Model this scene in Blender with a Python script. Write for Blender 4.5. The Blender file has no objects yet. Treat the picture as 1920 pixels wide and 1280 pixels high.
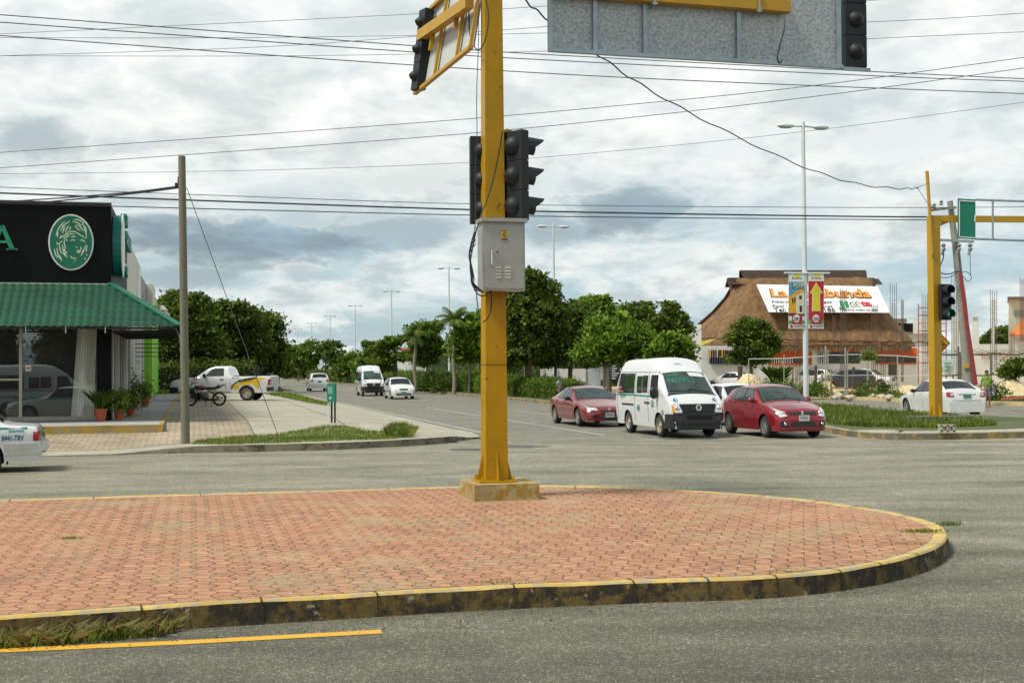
import bpy, bmesh, math, random
import numpy as np
from mathutils import Vector, Matrix, noise as mnoise
R = math.radians
random.seed(7); RNG = np.random.default_rng(11)
S = bpy.context.scene
COL = S.collection
# ---------------------------------------------------------------- camera
F = 2350.0; CW, CH = 1920.0, 1280.0; CAMH = 2.0
PITCH = math.atan((690.4 - 640) / F); ROLL = R(0.35)
cam_rot = Matrix.Rotation(R(90) + PITCH, 3, 'X') @ Matrix.Rotation(-ROLL, 3, 'Z')
CAM = Vector((0, 0, CAMH))
cd = bpy.data.cameras.new('camera'); cam = bpy.data.objects.new('camera', cd); COL.objects.link(cam)
cam.matrix_world = Matrix.Translation(CAM) @ cam_rot.to_4x4()
cd.sensor_width = 36; cd.lens = F * 36 / CW; cd.clip_end = 6000; cd.clip_start = 0.1
S.camera = cam
def ray(px, py):
    d = cam_rot @ Vector(((px - CW / 2) / F, -(py - CH / 2) / F, -1)); return d
def G(px, py, z=0.0):
    d = ray(px, py); return CAM + d * ((z - CAMH) / d.z)
def P(px, py, Y):
    d = ray(px, py); return CAM + d * (Y / d.y)
AZ = math.atan((960 - 363) / F)
UA = Vector((-math.sin(AZ), math.cos(AZ), 0)); UC = Vector((math.cos(AZ), math.sin(AZ), 0)); UZ = Vector((0, 0, 1))
def AV(D, t, z=0.0): return UC * D + UA * t + UZ * z
def toAV(p): return p.dot(UC), p.dot(UA)
# ---------------------------------------------------------------- materials
MATS = {}
def nt(name):
    m = bpy.data.materials.new(name); m.use_nodes = True; t = m.node_tree
    return m, t, t.nodes['Principled BSDF'], t.nodes, t.links
def pm(name, col, rough=.6, metal=0., var=.18, scale=4., bump=0., coat=0., dirt=None, dscale=3., dthr=.55, spec=.5, bscale=None, stretch=None, ior=None):
    if name in MATS: return MATS[name]
    m, t, b, N, L = nt(name)
    tc = N.new('ShaderNodeTexCoord'); src = tc.outputs['Object']
    if stretch:
        mp = N.new('ShaderNodeMapping'); mp.inputs['Scale'].default_value = stretch; L.new(src, mp.inputs[0]); src = mp.outputs[0]
    n = N.new('ShaderNodeTexNoise'); n.inputs['Scale'].default_value = scale; n.inputs['Detail'].default_value = 7; n.inputs['Roughness'].default_value = .6; L.new(src, n.inputs['Vector'])
    r = N.new('ShaderNodeMapRange'); r.inputs[1].default_value = .25; r.inputs[2].default_value = .75; r.inputs[3].default_value = 1 - var; r.inputs[4].default_value = 1 + var; L.new(n.outputs[0], r.inputs[0])
    mx = N.new('ShaderNodeMix'); mx.data_type = 'RGBA'; mx.blend_type = 'MULTIPLY'; mx.inputs[0].default_value = 1
    mx.inputs[6].default_value = (*col, 1); L.new(r.outputs[0], mx.inputs[7]); out = mx.outputs[2]
    if dirt:
        n2 = N.new('ShaderNodeTexNoise'); n2.inputs['Scale'].default_value = dscale; n2.inputs['Detail'].default_value = 9; n2.inputs['Roughness'].default_value = .7; L.new(src, n2.inputs['Vector'])
        r2 = N.new('ShaderNodeMapRange'); r2.inputs[1].default_value = dthr; r2.inputs[2].default_value = dthr + .1; L.new(n2.outputs[0], r2.inputs[0])
        m2 = N.new('ShaderNodeMix'); m2.data_type = 'RGBA'; L.new(r2.outputs[0], m2.inputs[0]); L.new(out, m2.inputs[6]); m2.inputs[7].default_value = (*dirt, 1); out = m2.outputs[2]
    L.new(out, b.inputs['Base Color']); b.inputs['Roughness'].default_value = rough; b.inputs['Metallic'].default_value = metal
    b.inputs['Coat Weight'].default_value = coat; b.inputs['Coat Roughness'].default_value = .05; b.inputs['Specular IOR Level'].default_value = spec
    if ior: b.inputs['IOR'].default_value = ior
    if bump:
        bp = N.new('ShaderNodeBump'); bp.inputs['Strength'].default_value = bump; bp.inputs['Distance'].default_value = .02
        n3 = N.new('ShaderNodeTexNoise'); n3.inputs['Scale'].default_value = bscale or scale * 4; n3.inputs['Detail'].default_value = 6; L.new(src, n3.inputs['Vector'])
        L.new(n3.outputs[0], bp.inputs['Height']); L.new(bp.outputs[0], b.inputs['Normal'])
    MATS[name] = m; return m
def glow(name, col, s):
    m, t, b, N, L = nt(name); b.inputs['Base Color'].default_value = (*[c * .5 for c in col], 1)
    b.inputs['Emission Color'].default_value = (*col, 1); b.inputs['Emission Strength'].default_value = s; MATS[name] = m; return m
def leafmat(name, c1, c2, trans=.35):
    m, t, b, N, L = nt(name)
    g = N.new('ShaderNodeNewGeometry'); tc = N.new('ShaderNodeTexCoord')
    n = N.new('ShaderNodeTexNoise'); n.inputs['Scale'].default_value = .9; n.inputs['Detail'].default_value = 3; L.new(tc.outputs['Object'], n.inputs['Vector'])
    ad = N.new('ShaderNodeMath'); ad.operation = 'MULTIPLY_ADD'; L.new(g.outputs['Random Per Island'], ad.inputs[0]); ad.inputs[1].default_value = .55
    sb = N.new('ShaderNodeMath'); sb.operation = 'MULTIPLY_ADD'; L.new(n.outputs[0], sb.inputs[0]); sb.inputs[1].default_value = 1.6; sb.inputs[2].default_value = -.62
    L.new(sb.outputs[0], ad.inputs[2])
    cr = N.new('ShaderNodeValToRGB'); e = cr.color_ramp.elements; e[0].color = (*c1, 1); e[1].color = (*c2, 1); L.new(ad.outputs[0], cr.inputs[0])
    L.new(cr.outputs[0], b.inputs['Base Color']); b.inputs['Roughness'].default_value = .65; b.inputs['Specular IOR Level'].default_value = .22
    tr = N.new('ShaderNodeBsdfTranslucent'); L.new(cr.outputs[0], tr.inputs[0]); ms = N.new('ShaderNodeMixShader'); ms.inputs[0].default_value = trans
    L.new(b.outputs[0], ms.inputs[1]); L.new(tr.outputs[0], ms.inputs[2]); L.new(ms.outputs[0], N['Material Output'].inputs[0]); MATS[name] = m; return m
# ---------------------------------------------------------------- mesh builder
MW = {}
def basis(x, z=UZ):
    x = Vector(x).normalized(); z = Vector(z)
    y = z.cross(x)
    if y.length < 1e-5: y = Vector((0, 1, 0)).cross(x)
    y.normalize(); z = x.cross(y); return Matrix((x, y, z)).transposed()
class MB:
    def __init__(s): s.v = []; s.f = []; s.m = []
    def add(s, vs, fs, mi=0):
        o = len(s.v); s.v += [tuple(v) for v in vs]; s.f += [tuple(i + o for i in f) for f in fs]; s.m += [mi] * len(fs); return s
    def box(s, c, size, rot=None, mi=0):
        a, b, d = [x / 2 for x in size]; c = Vector(c)
        if isinstance(rot, (int, float)): rot = Matrix.Rotation(rot, 3, 'Z')
        vs = []
        for x in (-a, a):
            for y in (-b, b):
                for z in (-d, d):
                    p = Vector((x, y, z)); p = rot @ p if rot else p; vs.append(c + p)
        return s.add(vs, [(0, 1, 3, 2), (4, 6, 7, 5), (0, 4, 5, 1), (2, 3, 7, 6), (0, 2, 6, 4), (1, 5, 7, 3)], mi)
    def beam(s, p0, p1, w, h, mi=0, up=UZ):
        p0 = Vector(p0); p1 = Vector(p1); return s.box((p0 + p1) / 2, ((p1 - p0).length, w, h), basis(p1 - p0, up), mi)
    def tube(s, pts, r, n=8, mi=0, cap=True):
        pts = [Vector(p) for p in pts]; k = len(pts); rr = r if isinstance(r, (list, tuple)) else [r] * k; vs = []; fs = []
        prev = None
        for i, p in enumerate(pts):
            d = (pts[min(i + 1, k - 1)] - pts[max(i - 1, 0)]).normalized()
            a = prev if prev is not None else (UZ if abs(d.z) < .9 else Vector((1, 0, 0)))
            a = (a - d * a.dot(d)); 
            if a.length < 1e-4: a = Vector((1, 0, 0)) - d * d.x
            a.normalize(); prev = a; b = d.cross(a)
            for j in range(n):
                t = 2 * math.pi * j / n; vs.append(p + (a * math.cos(t) + b * math.sin(t)) * rr[i])
        for i in range(k - 1):
            for j in range(n):
                j2 = (j + 1) % n; fs.append((i * n + j, i * n + j2, (i + 1) * n + j2, (i + 1) * n + j))
        if cap: fs.append(tuple(range(n))[::-1]); fs.append(tuple((k - 1) * n + j for j in range(n)))
        return s.add(vs, fs, mi)
    def lathe(s, prof, org=(0, 0, 0), axis=(0, 0, 1), n=20, mi=0, cap=True):
        ax = Vector(axis).normalized(); a = ax.orthogonal().normalized(); b = ax.cross(a); org = Vector(org); vs = []; fs = []
        for r, h in prof:
            for j in range(n):
                t = 2 * math.pi * j / n; vs.append(org + ax * h + (a * math.cos(t) + b * math.sin(t)) * r)
        for i in range(len(prof) - 1):
            for j in range(n):
                j2 = (j + 1) % n; fs.append((i * n + j, i * n + j2, (i + 1) * n + j2, (i + 1) * n + j))
        if cap: fs.append(tuple(range(n))[::-1]); fs.append(tuple((len(prof) - 1) * n + j for j in range(n)))
        return s.add(vs, fs, mi)
    def prism(s, poly, off, mi=0):
        """3-D polygon points extruded along vector off"""
        poly = [Vector(p) for p in poly]; off = Vector(off); n = len(poly)
        return s.add(poly + [p + off for p in poly], [tuple(range(n))[::-1], tuple(range(n, 2 * n))] + [(i, (i + 1) % n, n + (i + 1) % n, n + i) for i in range(n)], mi)
    def grid(s, rows, mi=0):
        nu = len(rows[0]); vs = [p for r in rows for p in r]
        return s.add(vs, [(i * nu + j, i * nu + j + 1, (i + 1) * nu + j + 1, (i + 1) * nu + j) for i in range(len(rows) - 1) for j in range(nu - 1)], mi)
    def ell(s, c, r, n=10, k=7, mi=0):
        c = Vector(c); vs = []; fs = []
        for i in range(k + 1):
            ph = math.pi * i / k
            for j in range(n):
                t = 2 * math.pi * j / n; vs.append(c + Vector((r[0] * math.sin(ph) * math.cos(t), r[1] * math.sin(ph) * math.sin(t), r[2] * math.cos(ph))))
        for i in range(k):
            for j in range(n): fs.append((i * n + j, (i + 1) * n + j, (i + 1) * n + (j + 1) % n, i * n + (j + 1) % n))
        return s.add(vs, fs, mi)
    def build(s, name, mats, parent=None, loc=None, smooth=None, local=False):
        if not isinstance(mats, (list, tuple)): mats = [mats]
        me = bpy.data.meshes.new(name); v = s.v
        if parent is not None and not local:
            inv = MW[parent.name].inverted(); v = [tuple(inv @ Vector(p)) for p in v]
        elif loc is not None: v = [(p[0] - loc[0], p[1] - loc[1], p[2] - loc[2]) for p in v]
        me.from_pydata(v, [], s.f); me.update()
        for m in mats: me.materials.append(m)
        if len(mats) > 1: me.polygons.foreach_set('material_index', s.m)
        bm = bmesh.new(); bm.from_mesh(me); bmesh.ops.recalc_face_normals(bm, faces=bm.faces); bm.to_mesh(me); bm.free()
        if smooth: me.shade_smooth(); me.set_sharp_from_angle(angle=R(smooth))
        o = bpy.data.objects.new(name, me); COL.objects.link(o)
        if parent is not None: o.parent = parent; MW[o.name] = MW[parent.name]
        else:
            if loc is not None: o.location = loc
            MW[o.name] = Matrix.Translation(loc) if loc is not None else Matrix.Identity(4)
        return o
def tag(o, label=None, cat=None, group=None, kind=None):
    if label: o['label'] = label
    if cat: o['category'] = cat
    if group: o['group'] = group
    if kind: o['kind'] = kind
    return o
def thing(name, loc, label, cat, rz=0., group=None):
    o = bpy.data.objects.new(name, None); COL.objects.link(o); o.location = loc; o.rotation_euler = (0, 0, rz)
    o.empty_display_size = .2
    MW[o.name] = Matrix.Translation(loc) @ Matrix.Rotation(rz, 4, 'Z'); return tag(o, label, cat, group)
def copy_tree(o, loc=None, rz=None, label=None, parent=None):
    c = o.copy(); COL.objects.link(c); c.parent = parent
    if loc is not None: c.location = loc
    if rz is not None: c.rotation_euler = (0, 0, rz)
    if label: c['label'] = label
    for ch in KIDS(o): copy_tree(ch, parent=c)
    return c
def KIDS(o): return [x for x in COL.objects if x.parent == o]
def txt(body, size, org, right, up, mat, name, parent=None, ext=.004, align='LEFT', sx=1., local=False, mb=None, bold=0.):
    cu = bpy.data.curves.new('t', 'FONT'); cu.body = body; cu.size = size; cu.extrude = ext; cu.align_x = align; cu.align_y = 'BOTTOM_BASELINE' if False else 'BOTTOM'; cu.resolution_u = 3; cu.offset = bold
    ob = bpy.data.objects.new('t', cu); COL.objects.link(ob); bpy.context.view_layer.update()
    me = bpy.data.meshes.new_from_object(ob.evaluated_get(bpy.context.evaluated_depsgraph_get()))
    right = Vector(right).normalized(); up = Vector(up).normalized(); nn = right.cross(up); org = Vector(org)
    m = mb or MB(); m.add([org + right * v.co.x * sx + up * v.co.y + nn * (v.co.z + ext) for v in me.vertices], [tuple(p.vertices) for p in me.polygons])
    bpy.data.objects.remove(ob); bpy.data.curves.remove(cu); bpy.data.meshes.remove(me)
    if mb: return mb
    return m.build(name, mat, parent, local=local)
def ptxt(B, root, kind, body, h, a0, b0, mat, name='lettering', off=.012, sx=1., bold=0., slope=0.):
    mb = MB(); txt(body, h, (0, 0, 0), (1, 0, 0), (0, 1, 0), mat, name, None, .0, mb=mb, sx=sx, bold=bold); out = []
    for u, v, w in mb.v:
        v = v + u * slope
        a, b = (a0 - u, b0 + v) if kind in 'LF' else (a0 + u, b0 + v)
        if kind == 'T': a, b = b0 + v, a0 - u
        out.append(tuple(B.proj(kind, a, b, off)))
    mb.v = out; return mb.build(name, mat, root, local=True)
def disc(c, right, up, rx, ry, n=28):
    c = Vector(c); return [c + Vector(right) * rx * math.cos(2 * math.pi * i / n) + Vector(up) * ry * math.sin(2 * math.pi * i / n) for i in range(n)]
# ---------------------------------------------------------------- common materials
yellow = pm('yellow_paint', (.40, .225, .005), .42, var=.14, scale=2.5, dirt=(.10, .04, .015), dscale=6.5, dthr=.60, bump=.08, spec=.25)
yellowp = pm('yellow_paint_clean', (.46, .26, .008), .5, var=.1, scale=2.5, dirt=(.2, .09, .02), dscale=5, dthr=.72)
galv = pm('galvanised_steel', (.36, .40, .41), .5, .35, var=.5, scale=26, bump=.15)
galvf = pm('galvanised_frame', (.30, .36, .40), .45, .6, var=.2, scale=6, dirt=(.25, .12, .05), dscale=4, dthr=.7)
concrete = pm('concrete', (.42, .39, .31), .85, var=.2, scale=2.5, bump=.3, dirt=(.13, .11, .07), dscale=2.2, dthr=.56)
white = pm('white_paint', (.78, .78, .75), .5, var=.06, scale=.8)
wallw = pm('white_wall', (.72, .72, .68), .8, var=.08, scale=.7, dirt=(.5, .48, .42), dscale=1.2, dthr=.62)
black = pm('black_plastic', (.012, .014, .016), .45, var=.2)
dkgrey = pm('dark_signal_housing', (.014, .018, .021), .55, var=.3, scale=4, spec=.35)
rubber = pm('rubber', (.018, .018, .018), .85, var=.3, scale=12)
wirem = pm('wire_black', (.02, .022, .025), .6, var=.1)
wiregm = pm('wire_grey', (.10, .12, .13), .6, var=.1)
lampw = pm('lamp_white', (.62, .66, .66), .4, var=.05)
wood = pm('pole_wood', (.17, .16, .115), .85, var=.3, scale=6, stretch=(6, 6, .5), bump=.4, dirt=(.07, .055, .03), dscale=4, dthr=.62)
bark = pm('bark', (.13, .10, .07), .9, var=.35, scale=8, stretch=(4, 4, 1), bump=.5)
barkl = pm('pale_bark', (.24, .20, .15), .9, var=.3, scale=8, stretch=(1, 1, 5), bump=.4)
leafD = leafmat('leaves_dark', (.026, .052, .009), (.17, .24, .03), .3)
leafM = leafmat('leaves_mid', (.028, .07, .009), (.21, .32, .035))
leafB = leafmat('leaves_bright', (.04, .105, .010), (.27, .40, .04))
leafP = leafmat('palm_leaves', (.03, .07, .010), (.18, .25, .04))
grassm = leafmat('grass_blades', (.085, .15, .018), (.34, .40, .08))
dirtm = pm('pale_dirt', (.50, .41, .27), .95, var=.3, scale=1.2, bump=.6, bscale=5, dirt=(.30, .25, .16), dscale=2.2, dthr=.55)
# ---------------------------------------------------------------- world: sky with broken cloud, soft sun
SUN_AZ, SUN_EL = R(-118), R(57)     # sun to the left
def make_world():
    w = bpy.data.worlds.new('World'); S.world = w; w.use_nodes = True; N = w.node_tree.nodes; L = w.node_tree.links
    bg = N['Background']; bg.inputs[1].default_value = .1
    sky = N.new('ShaderNodeTexSky'); sky.sky_type = 'NISHITA'; sky.sun_disc = False; sky.sun_elevation = SUN_EL; sky.sun_rotation = SUN_AZ
    tc = N.new('ShaderNodeTexCoord'); sp = N.new('ShaderNodeSeparateXYZ'); L.new(tc.outputs['Generated'], sp.inputs[0])
    def M(op, a, b=None, c=None, clamp=False):
        n = N.new('ShaderNodeMath'); n.operation = op; n.use_clamp = clamp
        for i, x in enumerate((a, b, c)):
            if x is None: continue
            if isinstance(x, (int, float)): n.inputs[i].default_value = x
            else: L.new(x, n.inputs[i])
        return n.outputs[0]
    X, Y, Z = sp.outputs
    zz = M('ADD', M('MAXIMUM', Z, 0), .30)
    cv = N.new('ShaderNodeCombineXYZ'); L.new(M('DIVIDE', X, zz), cv.inputs[0]); L.new(M('DIVIDE', Y, zz), cv.inputs[1])
    def noise(scale, det, rough, off, dist=0.):
        mp = N.new('ShaderNodeMapping'); mp.inputs['Location'].default_value = off; L.new(cv.outputs[0], mp.inputs[0])
        n = N.new('ShaderNodeTexNoise'); n.inputs['Scale'].default_value = scale; n.inputs['Detail'].default_value = det; n.inputs['Roughness'].default_value = rough; n.inputs['Distortion'].default_value = dist
        L.new(mp.outputs[0], n.inputs['Vector']); return n.outputs[0]
    def rng(x, a, b, c=0., d=1.):
        n = N.new('ShaderNodeMapRange'); n.interpolation_type = 'SMOOTHSTEP'; L.new(x, n.inputs[0])
        for i, v in enumerate((a, b, c, d)): n.inputs[i + 1].default_value = v
        return n.outputs[0]
    n1 = noise(2.6, 9, .6, (3.1, 1.7, 0), .3); n2 = noise(6.5, 10, .60, (7.3, 2.2, 0), .2); n3 = noise(3.2, 9, .62, (0.4, 5.1, 2), .3)
    # darker cloud bases with ragged edges, placed by world direction
    def blob(px, py, rx, ry, amt):
        d = ray(px, py).normalized(); ax = math.atan2(d.x, d.y); el = d.z
        a = M('ARCTAN2', X, Y); wob = M('MULTIPLY_ADD', n2, .9, -.45)
        u = M('DIVIDE', M('SUBTRACT', a, ax), rx / F); v = M('DIVIDE', M('SUBTRACT', Z, el), ry / F)
        q = M('ADD', M('SQRT', M('ADD', M('MULTIPLY', u, u), M('MULTIPLY', v, v))), M('MULTIPLY', wob, 2.4))
        return M('MULTIPLY', rng(q, 1.25, .25), amt)
    bl = blob(60, 270, 150, 60, .55)
    for args in ((430, 455, 330, 62, .85), (330, 520, 190, 35, .6), (720, 430, 260, 50, .55), (1190, 395, 170, 62, .75), (1020, 425, 120, 40, .6), (600, 400, 200, 55, .35), (850, 340, 300, 60, .3), (1450, 420, 400, 60, .15), (1600, 240, 300, 60, .18)):
        bl = M('MAXIMUM', bl, blob(*args))
    cover = rng(n1, .30, .55)                       # cloud vs blue
    lowband = rng(Z, .17, .03, 0, .9)
    gap = rng(n3, .44, .60)                         # thinner toward the horizon
    thin = M('MULTIPLY', lowband, gap)
    cl = M('SUBTRACT', M('MAXIMUM', cover, .86), thin, clamp=True)
    shade = rng(n2, .34, .66, 0., .50)
    el_sh = rng(Z, .26, .06, 0., .14)
    dark = M('ADD', M('MAXIMUM', M('MULTIPLY', shade, .8), bl), M('ADD', el_sh, rng(Z, .36, .75, 0, .55)), clamp=True)
    cr = N.new('ShaderNodeValToRGB'); E = cr.color_ramp.elements
    E[0].position = 0; E[0].color = (1.10, 1.11, 1.08, 1); E[1].position = 1; E[1].color = (.25, .32, .37, 1)
    e = E.new(.35); e.color = (.83, .89, .875, 1); e = E.new(.65); e.color = (.46, .55, .58, 1); L.new(dark, cr.inputs[0])
    sc = N.new('ShaderNodeVectorMath'); sc.operation = 'SCALE'; L.new(cr.outputs[0], sc.inputs[0]); sc.inputs['Scale'].default_value = 9.6
    # a paler blue between the clouds: the clear sky seen through thin veil
    sk = N.new('ShaderNodeMix'); sk.data_type = 'RGBA'; sk.inputs[0].default_value = .55; L.new(sky.outputs[0], sk.inputs[6]); sk.inputs[7].default_value = (4.6, 6.9, 8.2, 1)
    mx = N.new('ShaderNodeMix'); mx.data_type = 'RGBA'; L.new(cl, mx.inputs[0]); L.new(sk.outputs[2], mx.inputs[6]); L.new(sc.outputs[0], mx.inputs[7])
    L.new(mx.outputs[2], bg.inputs[0])
    sd = bpy.data.lights.new('sun', 'SUN'); sd.energy = 4.0; sd.angle = R(14); sd.color = (1, .95, .85)
    so = bpy.data.objects.new('sun', sd); COL.objects.link(so)
    d = Vector((math.sin(SUN_AZ) * math.cos(SUN_EL), math.cos(SUN_AZ) * math.cos(SUN_EL), math.sin(SUN_EL)))
    so.rotation_euler = d.to_track_quat('Z', 'Y').to_euler()
make_world()
S.view_settings.view_transform = 'Standard'; S.view_settings.look = 'None'; S.view_settings.exposure = 0.0; S.view_settings.gamma = 1
S.cycles.max_bounces = 6; S.cycles.transparent_max_bounces = 12; S.cycles.use_denoising = True
# ================================================================ ground
def asphalt(name, base, speck, sscale, tint=(1, 1, .95), dark=.5, base2=None):
    m, t, b, N, L = nt(name); tc = N.new('ShaderNodeTexCoord'); O = tc.outputs['Object']
    def noise(s, d=6, r=.6, st=None, dis=0):
        v = O
        if st: mp = N.new('ShaderNodeMapping'); mp.inputs['Scale'].default_value = st; mp.inputs['Rotation'].default_value = (0, 0, -AZ); L.new(O, mp.inputs[0]); v = mp.outputs[0]
        n = N.new('ShaderNodeTexNoise'); n.inputs['Scale'].default_value = s; n.inputs['Detail'].default_value = d; n.inputs['Roughness'].default_value = r; n.inputs['Distortion'].default_value = dis; L.new(v, n.inputs['Vector']); return n.outputs[0]
    def rg(x, a, b_, c, d):
        n = N.new('ShaderNodeMapRange'); L.new(x, n.inputs[0])
        for i, v in enumerate((a, b_, c, d)): n.inputs[i + 1].default_value = v
        return n.outputs[0]
    def mul(a, b_):
        n = N.new('ShaderNodeMath'); n.operation = 'MULTIPLY'; L.new(a, n.inputs[0]); L.new(b_, n.inputs[1]); return n.outputs[0]
    big = rg(noise(.35, 5, .6, (1, 3.0, 1)), .3, .7, 1 - dark * .55, 1 + dark * .5)
    mid = rg(noise(2.2, 6, .65), .3, .7, .88, 1.12)
    fine = rg(noise(sscale, 4, .8), .3, .7, 1 - speck, 1 + speck)
    vo = N.new('ShaderNodeTexVoronoi'); vo.inputs['Scale'].default_value = sscale * .9; L.new(O, vo.inputs['Vector'])
    sp = N.new('ShaderNodeSeparateColor'); L.new(vo.outputs['Color'], sp.inputs[0]); st = rg(sp.outputs[0], .80, .95, 1., 1 + speck * 2.4)
    tr = rg(noise(1., 5, .6, (.06, .95, 1)), .38, .62, .93, 1.04); f = mul(mul(mul(mul(big, mid), fine), st), tr)
    vc = N.new('ShaderNodeTexVoronoi'); vc.feature = 'DISTANCE_TO_EDGE'; vc.inputs['Scale'].default_value = .22; dm = N.new('ShaderNodeVectorMath'); dm.operation = 'ADD'; nd = N.new('ShaderNodeTexNoise'); nd.inputs['Scale'].default_value = .8; nd.inputs['Detail'].default_value = 6; L.new(O, nd.inputs['Vector']); L.new(O, dm.inputs[0]); L.new(nd.outputs['Color'], dm.inputs[1]); L.new(dm.outputs[0], vc.inputs['Vector']); f = mul(f, rg(vc.outputs['Distance'], 0., .005, .80, 1.))
    mx = N.new('ShaderNodeMix'); mx.data_type = 'RGBA'; mx.blend_type = 'MULTIPLY'; mx.inputs[0].default_value = 1; mx.inputs[6].default_value = (*[base * k for k in tint], 1); L.new(f, mx.inputs[7])
    if base2:
        mq_ = N.new('ShaderNodeMapping'); mq_.inputs['Rotation'].default_value = (0, 0, -AZ); L.new(O, mq_.inputs[0]); sq_ = N.new('ShaderNodeSeparateXYZ'); L.new(mq_.outputs[0], sq_.inputs[0]); ad = N.new('ShaderNodeMath'); ad.operation = 'MULTIPLY_ADD'; L.new(noise(.5, 5), ad.inputs[0]); ad.inputs[1].default_value = 9.; L.new(sq_.outputs[1], ad.inputs[2])
        mz = N.new('ShaderNodeMix'); mz.data_type = 'RGBA'; L.new(rg(ad.outputs[0], 11, 22, 0, 1), mz.inputs[0]); mz.inputs[6].default_value = (*[base * k for k in tint], 1); mz.inputs[7].default_value = (*base2, 1); L.new(mz.outputs[2], mx.inputs[6])
    L.new(mx.outputs[2], b.inputs['Base Color']); b.inputs['Roughness'].default_value = .8; b.inputs['Specular IOR Level'].default_value = .35
    bp = N.new('ShaderNodeBump'); bp.inputs['Strength'].default_value = .5; bp.inputs['Distance'].default_value = .008; L.new(vo.outputs['Distance'], bp.inputs['Height']); L.new(bp.outputs[0], b.inputs['Normal'])
    MATS[name] = m; return m
asN = asphalt('asphalt_junction', .078, .7, 85, (1, .96, .70), .6, base2=(.19, .181, .132))
asF = asphalt('asphalt_cross', .215, .35, 60, (1, .93, .63), .4)
asA = asphalt('asphalt_avenue', .175, .3, 25, (1, .96, .76), .35)
def sheet(name, pts, z, mat, kind='structure'):
    m = MB(); m.add([(p[0], p[1], z) for p in pts], [tuple(range(len(pts)))]); o = m.build(name, mat); return tag(o, kind=kind)
groundm = pm('ground_scrub', (.17, .17, .08), .95, var=.4, scale=.15, dirt=(.30, .26, .16), dscale=.08, dthr=.5)
sheet('ground', [(-3000, -400), (3000, -400), (3000, 4500), (-3000, 4500)], -.12, groundm)
# near carriageway, crossing road and avenue are one surface split by asphalt age (no overlaps)
TN = 13.2
near = MB()
near.add([AV(-200, -30, -.004), AV(200, -30, -.004), AV(200, TN, -.004), AV(-200, TN, -.004)], [(0, 1, 2, 3)], 0)
near.add([AV(-200, TN, -.004), AV(200, TN, -.004), AV(200, 33.4, -.004), AV(-200, 33.4, -.004)], [(0, 1, 2, 3)], 0)
near.add([AV(7, 33.4, -.004), AV(19.2, 33.4, -.004), AV(19.2, 1200, -.004), AV(7, 1200, -.004)], [(0, 1, 2, 3)], 2)
near.add([AV(19.2, 33.4, -.004), AV(40, 33.4, -.004), AV(40, 1200, -.004), AV(19.2, 1200, -.004)], [(0, 1, 2, 3)], 2)
near.add([AV(40, 33.4, -.004), AV(200, 33.4, -.004), AV(200, 46, -.004), AV(40, 46, -.004)], [(0, 1, 2, 3)], 1)
tag(near.build('road', [asN, asF, asA]), kind='structure')
linew = pm('line_white', (.42, .42, .38), .7, var=.2, scale=5, dirt=(.2, .2, .19), dscale=6, dthr=.55)
liney = pm('line_yellow', (.66, .36, .03), .6, var=.12, scale=4, dirt=(.28, .2, .08), dscale=14, dthr=.64)
def strip(m, pts, w, z):
    for a, b in zip(pts[:-1], pts[1:]):
        a = Vector((a[0], a[1], z)); b = Vector((b[0], b[1], z)); n = (b - a).normalized().cross(UZ) * w / 2
        m.add([a - n, a + n, b + n, b - n], [(0, 1, 2, 3)])
m = MB(); strip(m, [G(-60, 1221), G(330, 1204), G(715, 1183)], .14, .0005); tag(m.build('road_marking', liney), kind='structure')
m = MB()
strip(m, [G(905, 811), AV(*toAV(G(700, 768)))], .13, .004); a = toAV(G(700, 768)); strip(m, [AV(*a), AV(a[0] - .3, 110), AV(a[0] - .3, 420)], .12, .004)
strip(m, [G(1135, 816), G(800, 764)], .13, .004)
a = toAV(G(1020, 776)); strip(m, [AV(a[0], 47), AV(a[0], 58)], .13, .004)
D1 = toAV(G(1135, 816))[0]
for k in range(12):
    for D in (D1, a[0]): 
        t0 = 84 + k * 12
        if D == D1 or k > 0: strip(m, [AV(D, t0), AV(D, t0 + 5)], .13, .004)
tag(m.build('road_marking', linew), kind='structure')
# tar patches / darker wheel tracks at the junction
patch = asphalt('asphalt_patch', .09, .3, 50, (1, 1, 1), .5)
m = MB()
def blobpoly(px, py, rx, ry, z, n=22, seed=1):
    r = random.Random(seed); c = []
    for i in range(n):
        t = 2 * math.pi * i / n; k = .75 + r.random() * .35; c.append(G(px + rx * k * math.cos(t), py + ry * k * math.sin(t), z))
    return c
for (x, y, rx, ry, s) in ((975, 836, 55, 2.6, 2), (880, 842, 40, 2, 5), (1290, 822, 60, 1.4, 9)):
    c = blobpoly(x, y, rx, ry, .003, seed=s); m.add(c, [tuple(range(len(c)))])
tag(m.build('road_patch', patch), kind='structure')
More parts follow.
